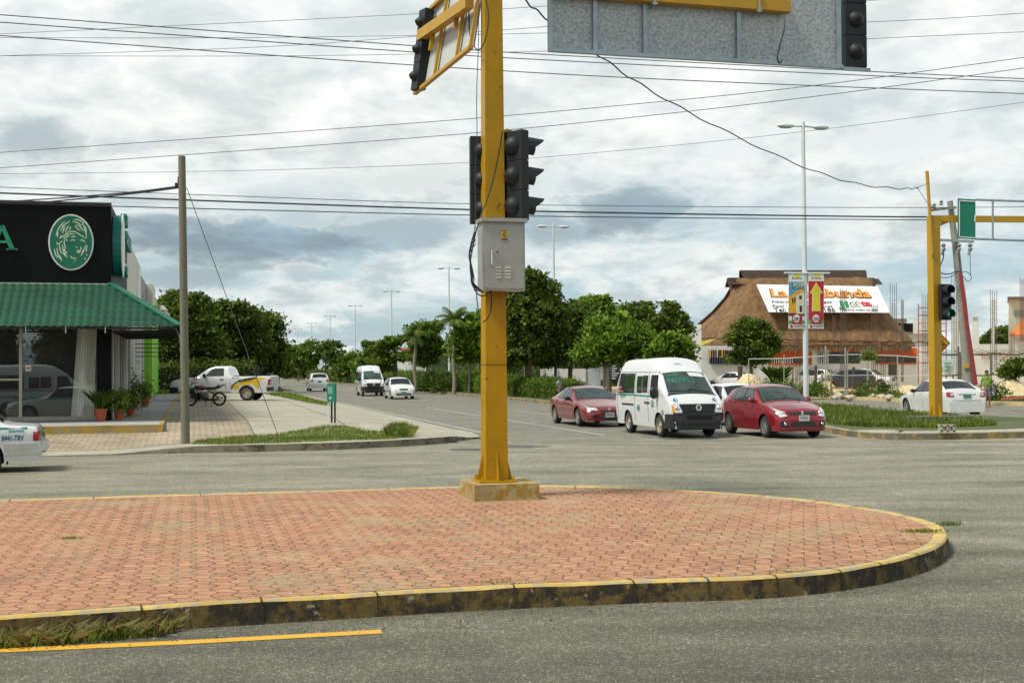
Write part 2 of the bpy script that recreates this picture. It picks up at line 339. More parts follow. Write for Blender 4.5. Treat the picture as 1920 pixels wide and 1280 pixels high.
# ---------------------------------------------------------------- paved island
def pavers():
    m, t, b, N, L = nt('pavers'); tc = N.new('ShaderNodeTexCoord'); O = tc.outputs['Object']
    mp = N.new('ShaderNodeMapping'); mp.inputs['Rotation'].default_value = (0, 0, -(math.pi / 2 + AZ)); L.new(O, mp.inputs[0])
    sp = N.new('ShaderNodeSeparateXYZ'); L.new(mp.outputs[0], sp.inputs[0])
    def M(op, a, b_=None, c=None):
        n = N.new('ShaderNodeMath'); n.operation = op
        for i, x in enumerate((a, b_, c)):
            if x is None: continue
            if isinstance(x, (int, float)): n.inputs[i].default_value = x
            else: L.new(x, n.inputs[i])
        return n.outputs[0]
    wob = N.new('ShaderNodeTexNoise'); wob.inputs['Scale'].default_value = 1.3; wob.inputs['Detail'].default_value = 3; L.new(mp.outputs[0], wob.inputs['Vector'])
    wv = M('MULTIPLY_ADD', wob.outputs[0], .035, -.0175)
    Xx = M('ADD', sp.outputs[0], wv)
    s1 = M('SINE', M('MULTIPLY', Xx, 2 * math.pi / .32))
    yy = M('ADD', M('MULTIPLY_ADD', s1, .031, sp.outputs[1]), wv)
    cb = N.new('ShaderNodeCombineXYZ'); L.new(Xx, cb.inputs[0]); L.new(yy, cb.inputs[1])
    br = N.new('ShaderNodeTexBrick'); br.inputs['Scale'].default_value = 1; br.inputs['Brick Width'].default_value = .17; br.inputs['Row Height'].default_value = .165
    br.inputs['Mortar Size'].default_value = .0085; br.inputs['Mortar Smooth'].default_value = .25; br.inputs['Bias'].default_value = 0; L.new(cb.outputs[0], br.inputs['Vector'])
    br.inputs['Color1'].default_value = (.465, .25, .142, 1); br.inputs['Color2'].default_value = (.36, .18, .11, 1); br.inputs['Mortar'].default_value = (.075, .048, .030, 1)
    def noise(s, d=6, r=.6):
        n = N.new('ShaderNodeTexNoise'); n.inputs['Scale'].default_value = s; n.inputs['Detail'].default_value = d; n.inputs['Roughness'].default_value = r; L.new(O, n.inputs['Vector']); return n.outputs[0]
    def rg(x, a, b_, c, d):
        n = N.new('ShaderNodeMapRange'); L.new(x, n.inputs[0])
        for i, v in enumerate((a, b_, c, d)): n.inputs[i + 1].default_value = v
        return n.outputs[0]
    def mix(f, c1, c2, bt='MIX'):
        n = N.new('ShaderNodeMix'); n.data_type = 'RGBA'; n.blend_type = bt
        for i, x in ((0, f), (6, c1), (7, c2)):
            if isinstance(x, (int, float)): n.inputs[i].default_value = x
            elif isinstance(x, tuple): n.inputs[i].default_value = (*x, 1)
            else: L.new(x, n.inputs[i])
        return n.outputs[2]
    c = mix(1., br.outputs[0], rg(noise(9, 8, .75), .28, .72, .60, 1.35), 'MULTIPLY')
    c = mix(rg(noise(.9, 10, .72), .50, .66, 0, .7), c, (.33, .29, .17))        # grey worn areas
    c = mix(rg(noise(.28, 6, .6), .42, .62, 0, .28), c, (.50, .215, .12)); c = mix(rg(noise(.8, 5, .6), .56, .72, 0, .6), c, (.44, .32, .19))
    sm = noise(1.9, 7, .7); c = mix(rg(sm, .56, .70, 0, .55), c, (.15, .11, .07))
    L.new(c, b.inputs['Base Color']); b.inputs['Roughness'].default_value = .85; b.inputs['Specular IOR Level'].default_value = .3
    h = M('ADD', M('MULTIPLY', br.outputs['Fac'], -1.), M('MULTIPLY', noise(60, 4), .25))
    bp = N.new('ShaderNodeBump'); bp.inputs['Strength'].default_value = .7; bp.inputs['Distance'].default_value = .012; L.new(h, bp.inputs['Height']); L.new(bp.outputs[0], b.inputs['Normal'])
    return m
kerbtop = pm('kerb_yellow_worn', (.55, .37, .10), .85, var=.25, scale=3, bump=.3, dirt=(.36, .32, .20), dscale=7, dthr=.47)
def kerb_face_mat(name, yel=.5, dk=(.022, .018, .010)):
    m, t, b, N, L = nt(name); tc = N.new('ShaderNodeTexCoord'); O = tc.outputs['Object']
    def noise(s, d=8, r=.7):
        n = N.new('ShaderNodeTexNoise'); n.inputs['Scale'].default_value = s; n.inputs['Detail'].default_value = d; n.inputs['Roughness'].default_value = r; L.new(O, n.inputs['Vector']); return n.outputs[0]
    cr = N.new('ShaderNodeValToRGB'); L.new(noise(4.5), cr.inputs[0]); E = cr.color_ramp.elements
    E[0].position = .44; E[0].color = (*dk, 1); E[1].position = .56; E[1].color = (.13 * yel * 2, .085 * yel * 2, .02, 1)
    e = E.new(.70); e.color = (.06, .045, .02, 1)
    n2 = noise(5.5, 9, .75); rr = N.new('ShaderNodeMapRange'); rr.inputs[1].default_value = .60; rr.inputs[2].default_value = .63; L.new(n2, rr.inputs[0])
    mx = N.new('ShaderNodeMix'); mx.data_type = 'RGBA'; L.new(rr.outputs[0], mx.inputs[0]); L.new(cr.outputs[0], mx.inputs[6]); mx.inputs[7].default_value = (.30, .27, .19, 1)
    L.new(mx.outputs[2], b.inputs['Base Color']); b.inputs['Roughness'].default_value = .9
    bp = N.new('ShaderNodeBump'); bp.inputs['Strength'].default_value = .8; bp.inputs['Distance'].default_value = .02; L.new(noise(9), bp.inputs['Height']); L.new(bp.outputs[0], b.inputs['Normal']); return m
kerbface = kerb_face_mat('kerb_face_dirty')
kerbfy = pm('kerb_face_yellow', (.30, .21, .07), .9, var=.35, scale=2.5, bump=.3, dirt=(.13, .115, .08), dscale=2.0, dthr=.44)
kerbgrey = pm('kerb_face_grey', (.17, .155, .11), .9, var=.35, scale=1.8, bump=.4, dirt=(.06, .05, .03), dscale=2.5, dthr=.5)
def resample(pts, step):
    out = [Vector(pts[0])]
    for a, b in zip(pts[:-1], pts[1:]):
        a = Vector(a); b = Vector(b); n = max(1, int((b - a).length / step))
        for i in range(1, n + 1): out.append(a.lerp(b, i / n))
    return out
def smoothp(pts, it=2, closed=False):
    for _ in range(it):
        n = len(pts); out = []
        rngi = range(n) if closed else range(n - 1)
        if not closed: out.append(pts[0])
        for i in rngi:
            a = pts[i]; b = pts[(i + 1) % n]; out += [a.lerp(b, .25), a.lerp(b, .75)]
        if not closed: out.append(pts[-1])
        pts = out
    return pts
IZ = .17
ipx = [(-1500, 1255), (-700, 1208), (-300, 1180), (0, 1160), (300, 1138), (600, 1121), (880, 1104), (1100, 1095), (1240, 1089), (1380, 1086), (1500, 1079), (1620, 1064), (1700, 1048), (1755, 1028), (1779, 1008), (1774, 991), (1740, 976), (1690, 963), (1600, 948), (1500, 936), (1400, 926), (1250, 917), (1100, 911.5), (950, 910), (800, 914), (600, 920), (400, 926), (200, 932), (0, 938), (-300, 946), (-700, 960), (-1500, 985)]
ipts = [G(x, y, IZ) for x, y in ipx]
ring = smoothp(ipts, 2)
def inset(pts, w, seed=3, jit=.0):
    out = []; n = len(pts); r = random.Random(seed)
    for i in range(n):
        a = pts[max(i - 1, 0)]; b = pts[min(i + 1, n - 1)]; d = (b - a); d.z = 0; d.normalize(); nn = UZ.cross(d)
        out.append(pts[i] + nn * (w + r.uniform(-jit, jit)))
    return out
ring = resample(ring, .25)
kw = .17
inner = inset(ring, kw)
mk = MB()
outer = [p + Vector((0, 0, mnoise.noise(p * 2.0) * .012)) for p in ring]
lip = [p + Vector((0, 0, 0)) for p in inset(ring, -.012)]
mk.grid([[Vector((p.x, p.y, IZ - .0)) for p in inner], [Vector((o.x, o.y, o.z + .012)) for o in inset(outer, .02)]], 0)
mk.grid([[Vector((o.x, o.y, o.z + .012)) for o in inset(outer, .02)], [Vector((o.x, o.y, o.z - .008)) for o in outer]], 0)
low = [Vector((p.x, p.y, 0)) - (p - q) * 0 for p, q in zip(inset(ring, -.03), ring)]
mk.grid([[Vector((o.x, o.y, o.z - .008)) for o in outer], [Vector((o.x, o.y, .09 + mnoise.noise(o * 3) * .01)) for o in inset(ring, -.012)], [Vector((p.x, p.y, -.01)) for p in low]], 1)
tag(mk.build('kerb', [kerbtop, kerbface], smooth=50), kind='structure')
mj = MB(); rj = random.Random(6); oo = inset(outer, .02); i = 3
while i < len(ring) - 1:
    a, b, c = inner[i], oo[i], outer[i]; w = (ring[i + 1] - ring[i]).normalized() * .007
    A = Vector((a.x, a.y, IZ + .005)); B_ = Vector((b.x, b.y, b.z + .016)); C_ = Vector((c.x, c.y, c.z)) + (c - a).normalized() * .012; D_ = Vector((c.x, c.y, 0)) + (c - a).normalized() * .045
    mj.grid([[q - w for q in (A, B_, C_, D_)], [q + w for q in (A, B_, C_, D_)]]); i += rj.choice((3, 4, 4, 4, 5))
tag(mj.build('kerb_joint', pm('kerb_gap', (.03, .025, .015), .95)), kind='structure')
mi_ = MB(); n = len(inner); mi_.add([Vector((p.x, p.y, IZ + .004)) for p in inset(ring, kw - .02)], [tuple(range(n))]); tag(mi_.build('brick_pavement', pavers()), kind='structure')
# ---------------------------------------------------------------- left corner: sidewalk, kerb and car park
kp = [G(-900, 885), G(-300, 866), G(0, 858), G(200, 853.5), G(285, 850), G(500, 846), G(640, 842), G(760, 836), G(830, 831), G(858, 826)]
kav = [toAV(p) for p in kp]
kav += [(kav[-1][0] + .9, kav[-1][1] + 1.0), (8.15, kav[-1][1] + 3.5)]
def sst(x): x = max(0, min(1, x)); return x * x * (3 - 2 * x)
def t0(D): 
    xs = [k[0] for k in kav]; return float(np.interp(D, xs, [k[1] for k in kav]))
Dk = kav[3][0]
def kz(D): return .03 + .14 * sst((D - Dk) / 2.5) * (1 - .9 * sst((D - 6.6) / 1.2))
def lot_z(D, t):
    z = kz(D) + (.45 - kz(D)) * sst((t - t0(D) - .5) / 9)
    edge = sst((8.3 - D) / 4.5); return .012 + (z - .012) * (edge if t > t0(D) + 3 else edge + (1 - edge) * sst(1 - (t - t0(D)) / 3))
Ds = sorted(set([-60, -50, -40, -30, -25] + [round(-20 + .5 * i, 2) for i in range(57)] + [8.3]))
Ds = [d for d in Ds if d <= 8.3]
concw = asphalt('concrete_pale', .36, .15, 30, (1, .93, .72), .4)
paverg = pm('lot_pavers', (.37, .32, .24), .9, var=.2, scale=2)
def lotpav():
    m, t, b, N, L = nt('lot_pavers_blocks'); tc = N.new('ShaderNodeTexCoord'); mp = N.new('ShaderNodeMapping'); mp.inputs['Rotation'].default_value = (0, 0, -AZ); L.new(tc.outputs['Object'], mp.inputs[0])
    br = N.new('ShaderNodeTexBrick'); L.new(mp.outputs[0], br.inputs['Vector']); br.inputs['Scale'].default_value = 1; br.inputs['Brick Width'].default_value = .34; br.inputs['Row Height'].default_value = .30; br.inputs['Mortar Size'].default_value = .03
    br.inputs['Color1'].default_value = (.37, .305, .21, 1); br.inputs['Color2'].default_value = (.33, .27, .19, 1); br.inputs['Mortar'].default_value = (.23, .18, .115, 1)
    n = N.new('ShaderNodeTexNoise'); n.inputs['Scale'].default_value = .8; n.inputs['Detail'].default_value = 8; L.new(tc.outputs['Object'], n.inputs['Vector'])
    r = N.new('ShaderNodeMapRange'); r.inputs[1].default_value = .3; r.inputs[2].default_value = .7; r.inputs[3].default_value = .75; r.inputs[4].default_value = 1.25; L.new(n.outputs[0], r.inputs[0])
    x = N.new('ShaderNodeMix'); x.data_type = 'RGBA'; x.blend_type = 'MULTIPLY'; x.inputs[0].default_value = 1; L.new(br.outputs[0], x.inputs[6]); L.new(r.outputs[0], x.inputs[7]); L.new(x.outputs[2], b.inputs['Base Color']); b.inputs['Roughness'].default_value = .9
    return m
lotm = lotpav()
# sidewalk strip + kerb face
ms = MB(); SW = 1.5
ms.grid([[AV(D, t0(D), lot_z(D, t0(D))) for D in Ds], [AV(D, t0(D) + SW, lot_z(D, t0(D) + SW)) for D in Ds]], 0)
ms.grid([[AV(D, t0(D) - .03, -.01) for D in Ds], [AV(D, t0(D), lot_z(D, t0(D))) for D in Ds]], 1)
tag(ms.build('sidewalk', [concw, kerbgrey]), kind='structure')
TS = [0, .5, 1, 1.5, 2, 3, 4, 5, 6, 7, 8, 9, 10, 11, 12, 13, 14, 15, 16, 17, 18, 20, 24, 30, 40, 60]
ml = MB(); split = 1.6
DsL = [d for d in Ds if d <= split] ; DsR = [split] + [d for d in Ds if d > split]
if DsL[-1] != split: DsL.append(split)
ml.grid([[AV(D + (v + 0) * .0, t0(D) + SW + v, lot_z(D, t0(D) + SW + v)) for D in DsL] for v in TS]); tag(ml.build('parking_lot', lotm), kind='structure')
ml = MB(); ml.grid([[AV(D, t0(D) + SW + v, lot_z(D, t0(D) + SW + v)) for D in DsR] for v in TS]); tag(ml.build('driveway', concw), kind='structure')
# expansion joints
jm = pm('joint_dark', (.10, .085, .06), .95)
mj = MB()
def jl(p, q, w=.03, nseg=12):
    pts = []
    for i in range(nseg + 1):
        D = p[0] + (q[0] - p[0]) * i / nseg; t = p[1] + (q[1] - p[1]) * i / nseg; pts.append((D, t))
    for a, b in zip(pts[:-1], pts[1:]):
        A = AV(a[0], a[1], lot_z(*a) + .005); B = AV(b[0], b[1], lot_z(*b) + .005); nn = (B - A).normalized().cross(UZ) * w / 2
        mj.add([A - nn, A + nn, B + nn, B - nn], [(0, 1, 2, 3)])
jl((split, t0(split) + SW), (split, t0(split) + 30), nseg=30)
for D in (-17, -13, -9, -5.2): jl((D, t0(D) + .05), (D, t0(D) + SW))
mm = [(D, t0(D) + SW) for D in Ds if D < 7.6]
for a, b in zip(mm[:-1], mm[1:]): jl(a, b, .05, 1)
for v in (4.5, 9, 13.5): jl((split, t0(3) + SW + v), (7.6, t0(3) + SW + v))
jl((-9, t0(-9) + SW), (-9, 37)); jl((4.4, t0(4) + SW + 1.5), (4.4, 60), nseg=20)
tag(mj.build('pavement_joint', jm), kind='structure')
# ---------------------------------------------------------------- median with hedges, right island nose
MZ = .16; Dm0, Dm1 = 19.35, 28.0
kr = [G(1540, 806), G(1585, 817), G(1640, 823.5), G(1760, 824), G(1920, 820), G(2100, 815)]
nose = [AV(Dm0, 900), AV(Dm0, 42), AV(Dm0, 37)] + kr[1:] + [AV(Dm1 + .6, 31.6), AV(Dm1 + 1.2, 34), AV(Dm1 + .9, 38), AV(Dm1, 47), AV(Dm1, 70), AV(Dm1, 900)]
nr = smoothp([Vector((p.x, p.y, MZ)) for p in nose], 2)
inn = inset(nr, .18)
soil = pm('grass_soil', (.085, .10, .035), .95, var=.35, scale=1.5, bump=.5)
mk = MB(); mk.grid([inn, nr], 0); mk.grid([nr, [Vector((p.x, p.y, -.01)) for p in inset(nr, -.02)]], 1); tag(mk.build('median_kerb', [concw, kerbfy]), kind='structure')
mk = MB(); mk.add([Vector((p.x, p.y, MZ - .004)) for p in inset(nr, .17)], [tuple(range(len(inn)))]); tag(mk.build('median_ground', soil), kind='structure')
# concrete apron strip on the nose
ap = [kr[i] for i in range(1, 6)]; ap = smoothp([Vector((p.x, p.y, MZ + .008)) for p in ap], 2)
mk = MB(); mk.grid([inset(ap, .12), inset(ap, 1.35, 4, .15)]); tag(mk.build('median_pavement', concw), kind='structure')
# far verge of the opposite carriageway (construction lot)
mk = MB(); vg = [AV(38, 900), AV(38, 62), AV(38.6, 56), AV(41, 51), AV(46, 48.5), AV(60, 47), AV(200, 46)]
vg = smoothp([Vector((p.x, p.y, .14)) for p in vg], 2); vi = inset(vg, 1.6)
mk.grid([vi, vg], 0); mk.grid([vg, [Vector((p.x, p.y, -.01)) for p in inset(vg, -.02)]], 1); tag(mk.build('verge_kerb', [concw, kerbtop]), kind='structure')
mk = MB(); far = [Vector((p.x, p.y, .135)) for p in inset(vg, 1.55)] + [AV(200, 300, .135), AV(38, 300, .135)]
mk.add(far, [tuple(range(len(far)))]); tag(mk.build('dirt_lot', dirtm), kind='structure')
# left scrub beyond the car park
sheet('grass_verge', [AV(-60, 95), AV(8.0, 95), AV(8.0, 900), AV(-200, 900)], .30, soil)
# ================================================================ vehicles
def paint(name, col, **k): return pm(name, col, .28, var=.03, scale=1.5, coat=.8, **k)
pwhite = paint('car_white', (.68, .69, .69), dirt=(.66, .66, .63), dscale=1.5, dthr=.6); pred = paint('car_red', (.23, .008, .016)); pdred = paint('car_dark_red', (.19, .018, .02), dirt=(.17, .03, .028), dscale=2, dthr=.55)
psilver = paint('car_silver', (.45, .47, .48)); pblack = paint('car_black', (.02, .022, .025)); pdteal = paint('car_grey_blue', (.05, .08, .09)); pbeige = paint('car_beige', (.62, .60, .54))
cglass = pm('car_glass', (.014, .018, .018), .05, var=.2, scale=1.2, spec=.5)
cglassl = pm('car_glass_light', (.045, .062, .058), .05, var=.6, scale=2.2, spec=.6)
trimb = pm('bumper_black', (.022, .024, .026), .55, var=.15); chrome = pm('chrome', (.7, .7, .7), .15, 1., var=.05)
rimm = pm('alloy', (.50, .50, .48), .35, .7, var=.2, scale=6); steel = pm('steel_wheel', (.42, .38, .30), .5, .4, var=.3, scale=6)
lampc = pm('headlight_clear', (.60, .62, .60), .12, var=.35, scale=9, coat=.6); amber = pm('amber_lens', (.75, .25, .03), .2, var=.1); redl = pm('red_lens', (.35, .015, .02), .15, var=.2, coat=.5)
teal = pm('teal_paint', (.012, .24, .24), .4, var=.08); platem = pm('plate_white', (.52, .60, .58), .5, var=.05); inkm = pm('plate_ink', (.03, .06, .07), .6)
darkin = pm('dark_interior', (.008, .008, .008), .9); seam = pm('panel_gap', (.08, .08, .08), .8); plategreen = pm('plate_green', (.10, .33, .27), .5)
def LI(c, x): return float(np.interp(x, [p[0] for p in c], [p[1] for p in c]))
class Body:
    def __init__(s, **k):
        s.__dict__.update(dict(crown=.03, gb=.03, sb=.02, soft=.05, sill=.22)); s.__dict__.update(k)
        def sm(c):
            xs = np.linspace(0, s.L, 400); v = np.interp(xs, [p[0] for p in c], [p[1] for p in c]); w = max(1, int(s.soft / s.L * 400)); 
            ker = np.ones(2 * w + 1) / (2 * w + 1); v2 = np.convolve(np.pad(v, w, 'edge'), ker, 'valid'); return xs, v2
        s._t = sm(s.top); s._wb = sm(s.wb); s._wt = sm(s.wt); s._b = sm(s.belt)
    def zt(s, l): return float(np.interp(l, *s._t))
    def zb(s, l): return min(float(np.interp(l, *s._b)), s.zt(l) - .02)
    def Wb(s, l): return float(np.interp(l, *s._wb))
    def Wt(s, l): return min(float(np.interp(l, *s._wt)), s.Wb(l) - .01)
    def zlow(s, l):
        z = s.sill
        if l < .5: z = max(z, s.flow + (s.sill - s.flow) * l / .5) if hasattr(s, 'flow') else z
        for w in s.wheels:
            d = abs(l - w); r = s.rw + .055
            if d < r: z = max(z, s.rw + math.sqrt(r * r - d * d) * 1.0)
        return z
    def hw(s, l, z):
        l = max(0, min(s.L, l)); zb = s.zb(l); zt = s.zt(l)
        if z <= zb:
            q = max(0, min(1, (z - s.sill) / max(.05, zb - s.sill))); w = s.Wb(l)
            return w * (1 - .05 * (1 - q) ** 2) - s.sb * (1 - math.sin(math.pi * min(1, q * .9 + .1))) + .014 * math.exp(-((q - .80) / .07) ** 2) - .010 * math.exp(-((q - .28) / .10) ** 2)
        q = min(1, (z - zb) / max(.02, zt - zb)); return s.Wb(l) - s.sb + (s.Wt(l) - s.Wb(l) + s.sb) * q + s.gb * math.sin(math.pi * q) * min(1, (zt - zb) / .3)
    def ztop(s, l, y):
        w = max(.05, s.Wt(l)); return s.zt(l) - s.crown * min(1.3, (y / w) ** 2)
    def inside(s, l, y, z):
        if l < 0 or l > s.L: return False
        return z <= s.ztop(l, min(abs(y), s.Wt(l))) and abs(y) <= s.hw(l, z)
    def proj(s, kind, a, b, off):
        if kind in 'RL': sg = 1 if kind == 'L' else -1; return Vector((a - s.L / 2, sg * (s.hw(a, b) + off), b))
        if kind == 'T': return Vector((a - s.L / 2, b, s.ztop(a, b) + off))
        rng_ = np.arange(-.02, s.L * .5, .02)
        if kind == 'F':
            for x in rng_:
                if s.inside(x, a, b):
                    lo, hi = x - .02, x
                    for _ in range(5):
                        m_ = (lo + hi) / 2
                        if s.inside(m_, a, b): hi = m_
                        else: lo = m_
                    return Vector((hi - off - s.L / 2, a, b + off * .5))
            return Vector((-s.L / 2, a, b))
        for x in rng_:
            if s.inside(s.L - x, a, b):
                lo, hi = x - .02, x
                for _ in range(5):
                    m_ = (lo + hi) / 2
                    if s.inside(s.L - m_, a, b): hi = m_
                    else: lo = m_
                return Vector((s.L / 2 - hi + off, a, b + off * .5))
        return Vector((s.L / 2, a, b))
    def grow(s, q, k):
        cx = sum(p[0] for p in q) / 4; cy = sum(p[1] for p in q) / 4; return [(x + (k if x > cx else -k), y + (k if y > cy else -k)) for x, y in q]
    def patch(s, mb, kind, q, off=.008, n=5, mi=0):
        c = [Vector((x, y, 0)) for x, y in q]; top = []; bot = []
        for i in range(n + 1):
            u = i / n; r1 = []; r2 = []
            for j in range(n + 1):
                v = j / n; p = (c[0] * (1 - u) + c[1] * u) * (1 - v) + (c[3] * (1 - u) + c[2] * u) * v
                r1.append(s.proj(kind, p.x, p.y, off)); r2.append(s.proj(kind, p.x, p.y, -.012))
            top.append(r1); bot.append(r2)
        mb.grid(top, mi)
        for e in ([top[0], bot[0]], [top[-1], bot[-1]], [[r[0] for r in top], [r[0] for r in bot]], [[r[-1] for r in top], [r[-1] for r in bot]]): mb.grid(e, mi)
        return mb
    def shell(s, mat, parent, name='body', mats=None, matf=None):
        ls = sorted(set([0, .01, .03, .06, .1, .15, .2, s.L, s.L - .01, s.L - .03, s.L - .06, s.L - .1, s.L - .15] + [w + (s.rw + .055) * k for w in s.wheels for k in (-1.02, -.98, -.9, -.7, -.4, 0, .4, .7, .9, .98, 1.02)] + list(np.linspace(.25, s.L - .2, int(s.L / .09)))))
        rows = []; 
        for l in ls:
            zl = s.zlow(l); zb = s.zb(l); zt = s.zt(l); zl = min(zl, zb - .01); sec = []
            for q in (0, .2, .4, .6, .8, 1): z = zl + (zb - zl) * q; sec.append((s.hw(l, z), z))
            for q in (.15, .35, .6, .8, .93): z = zb + (zt - s.crown - zb) * q; sec.append((s.hw(l, z), z))
            wt = s.Wt(l)
            for q in (1, .85, .6, .3, 0): sec.append((wt * q, s.ztop(l, wt * q) - (.012 if q == 1 else 0)))
            x = l - s.L / 2
            rows.append([Vector((x, y, z)) for y, z in sec] + [Vector((x, -y, z)) for y, z in sec[-2::-1]])
        mb = MB(); mb.grid(rows)
        for r in (rows[0], rows[-1]): o = len(r); mb.add(r, [tuple(range(o))])
        return mb.build(name, mat, parent, smooth=38, local=True)
def wheel_proto(r, w, rimmat, spokes=5, kind='alloy'):
    """wheel about local Y, outer side -Y"""
    root = None
    t = MB(); ax = (0, -1, 0); h = w / 2
    t.lathe([(r * .62, -h), (r * .9, -h), (r * .985, -h * .8), (r, -h * .3), (r, h * .3), (r * .985, h * .8), (r * .9, h), (r * .66, h * 1.02), (r * .62, h * .9)], axis=ax, n=28, cap=False)
    t.lathe([(r * .62, -h * .9), (.01, -h * .9)], axis=ax, n=28)
    t.lathe([(r * .63, h * .35), (.01, h * .35)], axis=ax, n=28)
    m = MB()
    m.lathe([(r * .67, h * .6), (r * .67, h * 1.0), (r * .61, h * 1.0), (r * .58, h * .45)], axis=ax, n=28, cap=False)
    if kind == 'alloy':
        for i in range(spokes):
            a = 2 * math.pi * i / spokes; d = Vector((math.cos(a), 0, math.sin(a)))
            m.beam(d * r * .1 + Vector((0, -h * .75, 0)), d * r * .62 + Vector((0, -h * .85, 0)), r * .14 * 5 / spokes + .012, .02, up=Vector((0, 1, 0)))
        m.lathe([(r * .16, h * .5), (r * .16, h * .85), (r * .08, h * .9)], axis=ax, n=14)
    else:
        m.lathe([(r * .6, h * .42), (r * .45, h * .62), (r * .38, h * .5), (r * .2, h * .5), (r * .17, h * .9), (.01, h * .9)], axis=ax, n=24, cap=False)
        for i in range(8):
            a = 2 * math.pi * i / 8; m.box((math.cos(a) * r * .52, -h * .56, math.sin(a) * r * .52), (.045, .02, .045), mi=0)
    return t, m, rimmat
def add_wheels(B, root, rimmat, spokes=5, kind='alloy', w=.2, track=None):
    t, m, rm = wheel_proto(B.rw, w, rimmat, spokes, kind); first = None
    for l in B.wheels:
        for sg in (-1, 1):
            loc = Vector((l - B.L / 2, sg * (B.Wb(l) - w / 2 - .035), B.rw))
            if first is None:
                wh = bpy.data.objects.new('wheel', None); COL.objects.link(wh); wh.parent = root; MW[wh.name] = Matrix.Identity(4)
                t.build('tyre', rubber, wh, local=True, smooth=40); m.build('rim', rm, wh, local=True, smooth=40); first = wh; c = wh
            else: c = copy_tree(first, parent=root)
            c.location = loc; c.rotation_euler = (0, 0, 0 if sg < 0 else math.pi)
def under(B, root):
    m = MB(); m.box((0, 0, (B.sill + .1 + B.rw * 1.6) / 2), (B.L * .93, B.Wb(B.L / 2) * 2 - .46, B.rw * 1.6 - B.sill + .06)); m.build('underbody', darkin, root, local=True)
def mirrors(B, root, l, z, mat, sz=(.1, .2, .14)):
    for sg in (-1, 1):
        m = MB(); y = B.hw(l, z); m.ell((l - B.L / 2, sg * (y + sz[1] * .55), z + .02), [k * .62 for k in sz]); m.box((l - B.L / 2, sg * (y + .02), z - .03), (.05, .1, .04)); m.build('mirror', mat, root, local=True, smooth=60)
def sides(B, root, name, quads, mat, off=.008, n=5):
    for k in 'LR':
        m = MB()
        for q in quads: B.patch(m, k, q, off, n)
        m.build(name, mat, root, local=True, smooth=30)
def one(B, root, name, kind, quads, mat, off=.01, n=6, split=False, mats=None):
    if split:
        for q in quads: one(B, root, name, kind, [q], mat, off, n)
        return
    m = MB()
    for q in quads: B.patch(m, kind, q, off, n)
    return m.build(name, mat, root, local=True, smooth=30)
def mir(qs): return qs + [[(-a, b) for a, b in q] for q in qs]
def plate(B, root, kind, y, z, text, w=.31, h=.16, mat=None):
    p = B.proj(kind, y, z, .02); sx = -1 if kind == 'F' else 1; m = MB(); m.box((p.x, y, z), (.02, w, h)); pl = m.build('license_plate', mat or platem, root, local=True)
    right = (0, -1, 0) if kind == 'F' else (0, 1, 0); xo = p.x + sx * .011
    txt(text, h * .62, (xo, y + (w * .42 if kind == 'F' else -w * .42), z - h * .28), right, UZ, inkm, 'lettering', pl, .001, sx=w * .84 / (len(text) * h * .62 * .56), local=True)
def handles(B, root, pts, mat): 
    for k in 'LR':
        for l, z in pts:
            m = MB(); B.patch(m, k, [(l, z), (l + .2, z), (l + .2, z + .045), (l, z + .045)], .025, 2); m.build('door_handle', mat, root, local=True)
def seams(B, root, lines, mat=seam):
    for a, b in lines: sides(B, root, 'door_seam', [[(a[0], a[1]), (a[0] + .014, a[1]), (b[0] + .014, b[1]), (b[0], b[1])]], mat, .004, 5)
def rootcar(name, label, cat, loc, head, group=None):
    """head = unit heading vector (the front of the car, local -X)"""
    rz = math.atan2(-head.y, -head.x); return thing(name, loc, label, cat, rz, group)
def place_front(px, py, B, head, z=0.0, side=None):
    """position so that the front wheel on the visible side touches the ground at (px,py)"""
    g = G(px, py, z); w = B.wheels[0]; y = B.Wb(w) - .1; rz = math.atan2(-head.y, -head.x); off = Matrix.Rotation(rz, 3, 'Z') @ Vector((w - B.L / 2, side * y, 0)); return g - off
H_CAM = -UA
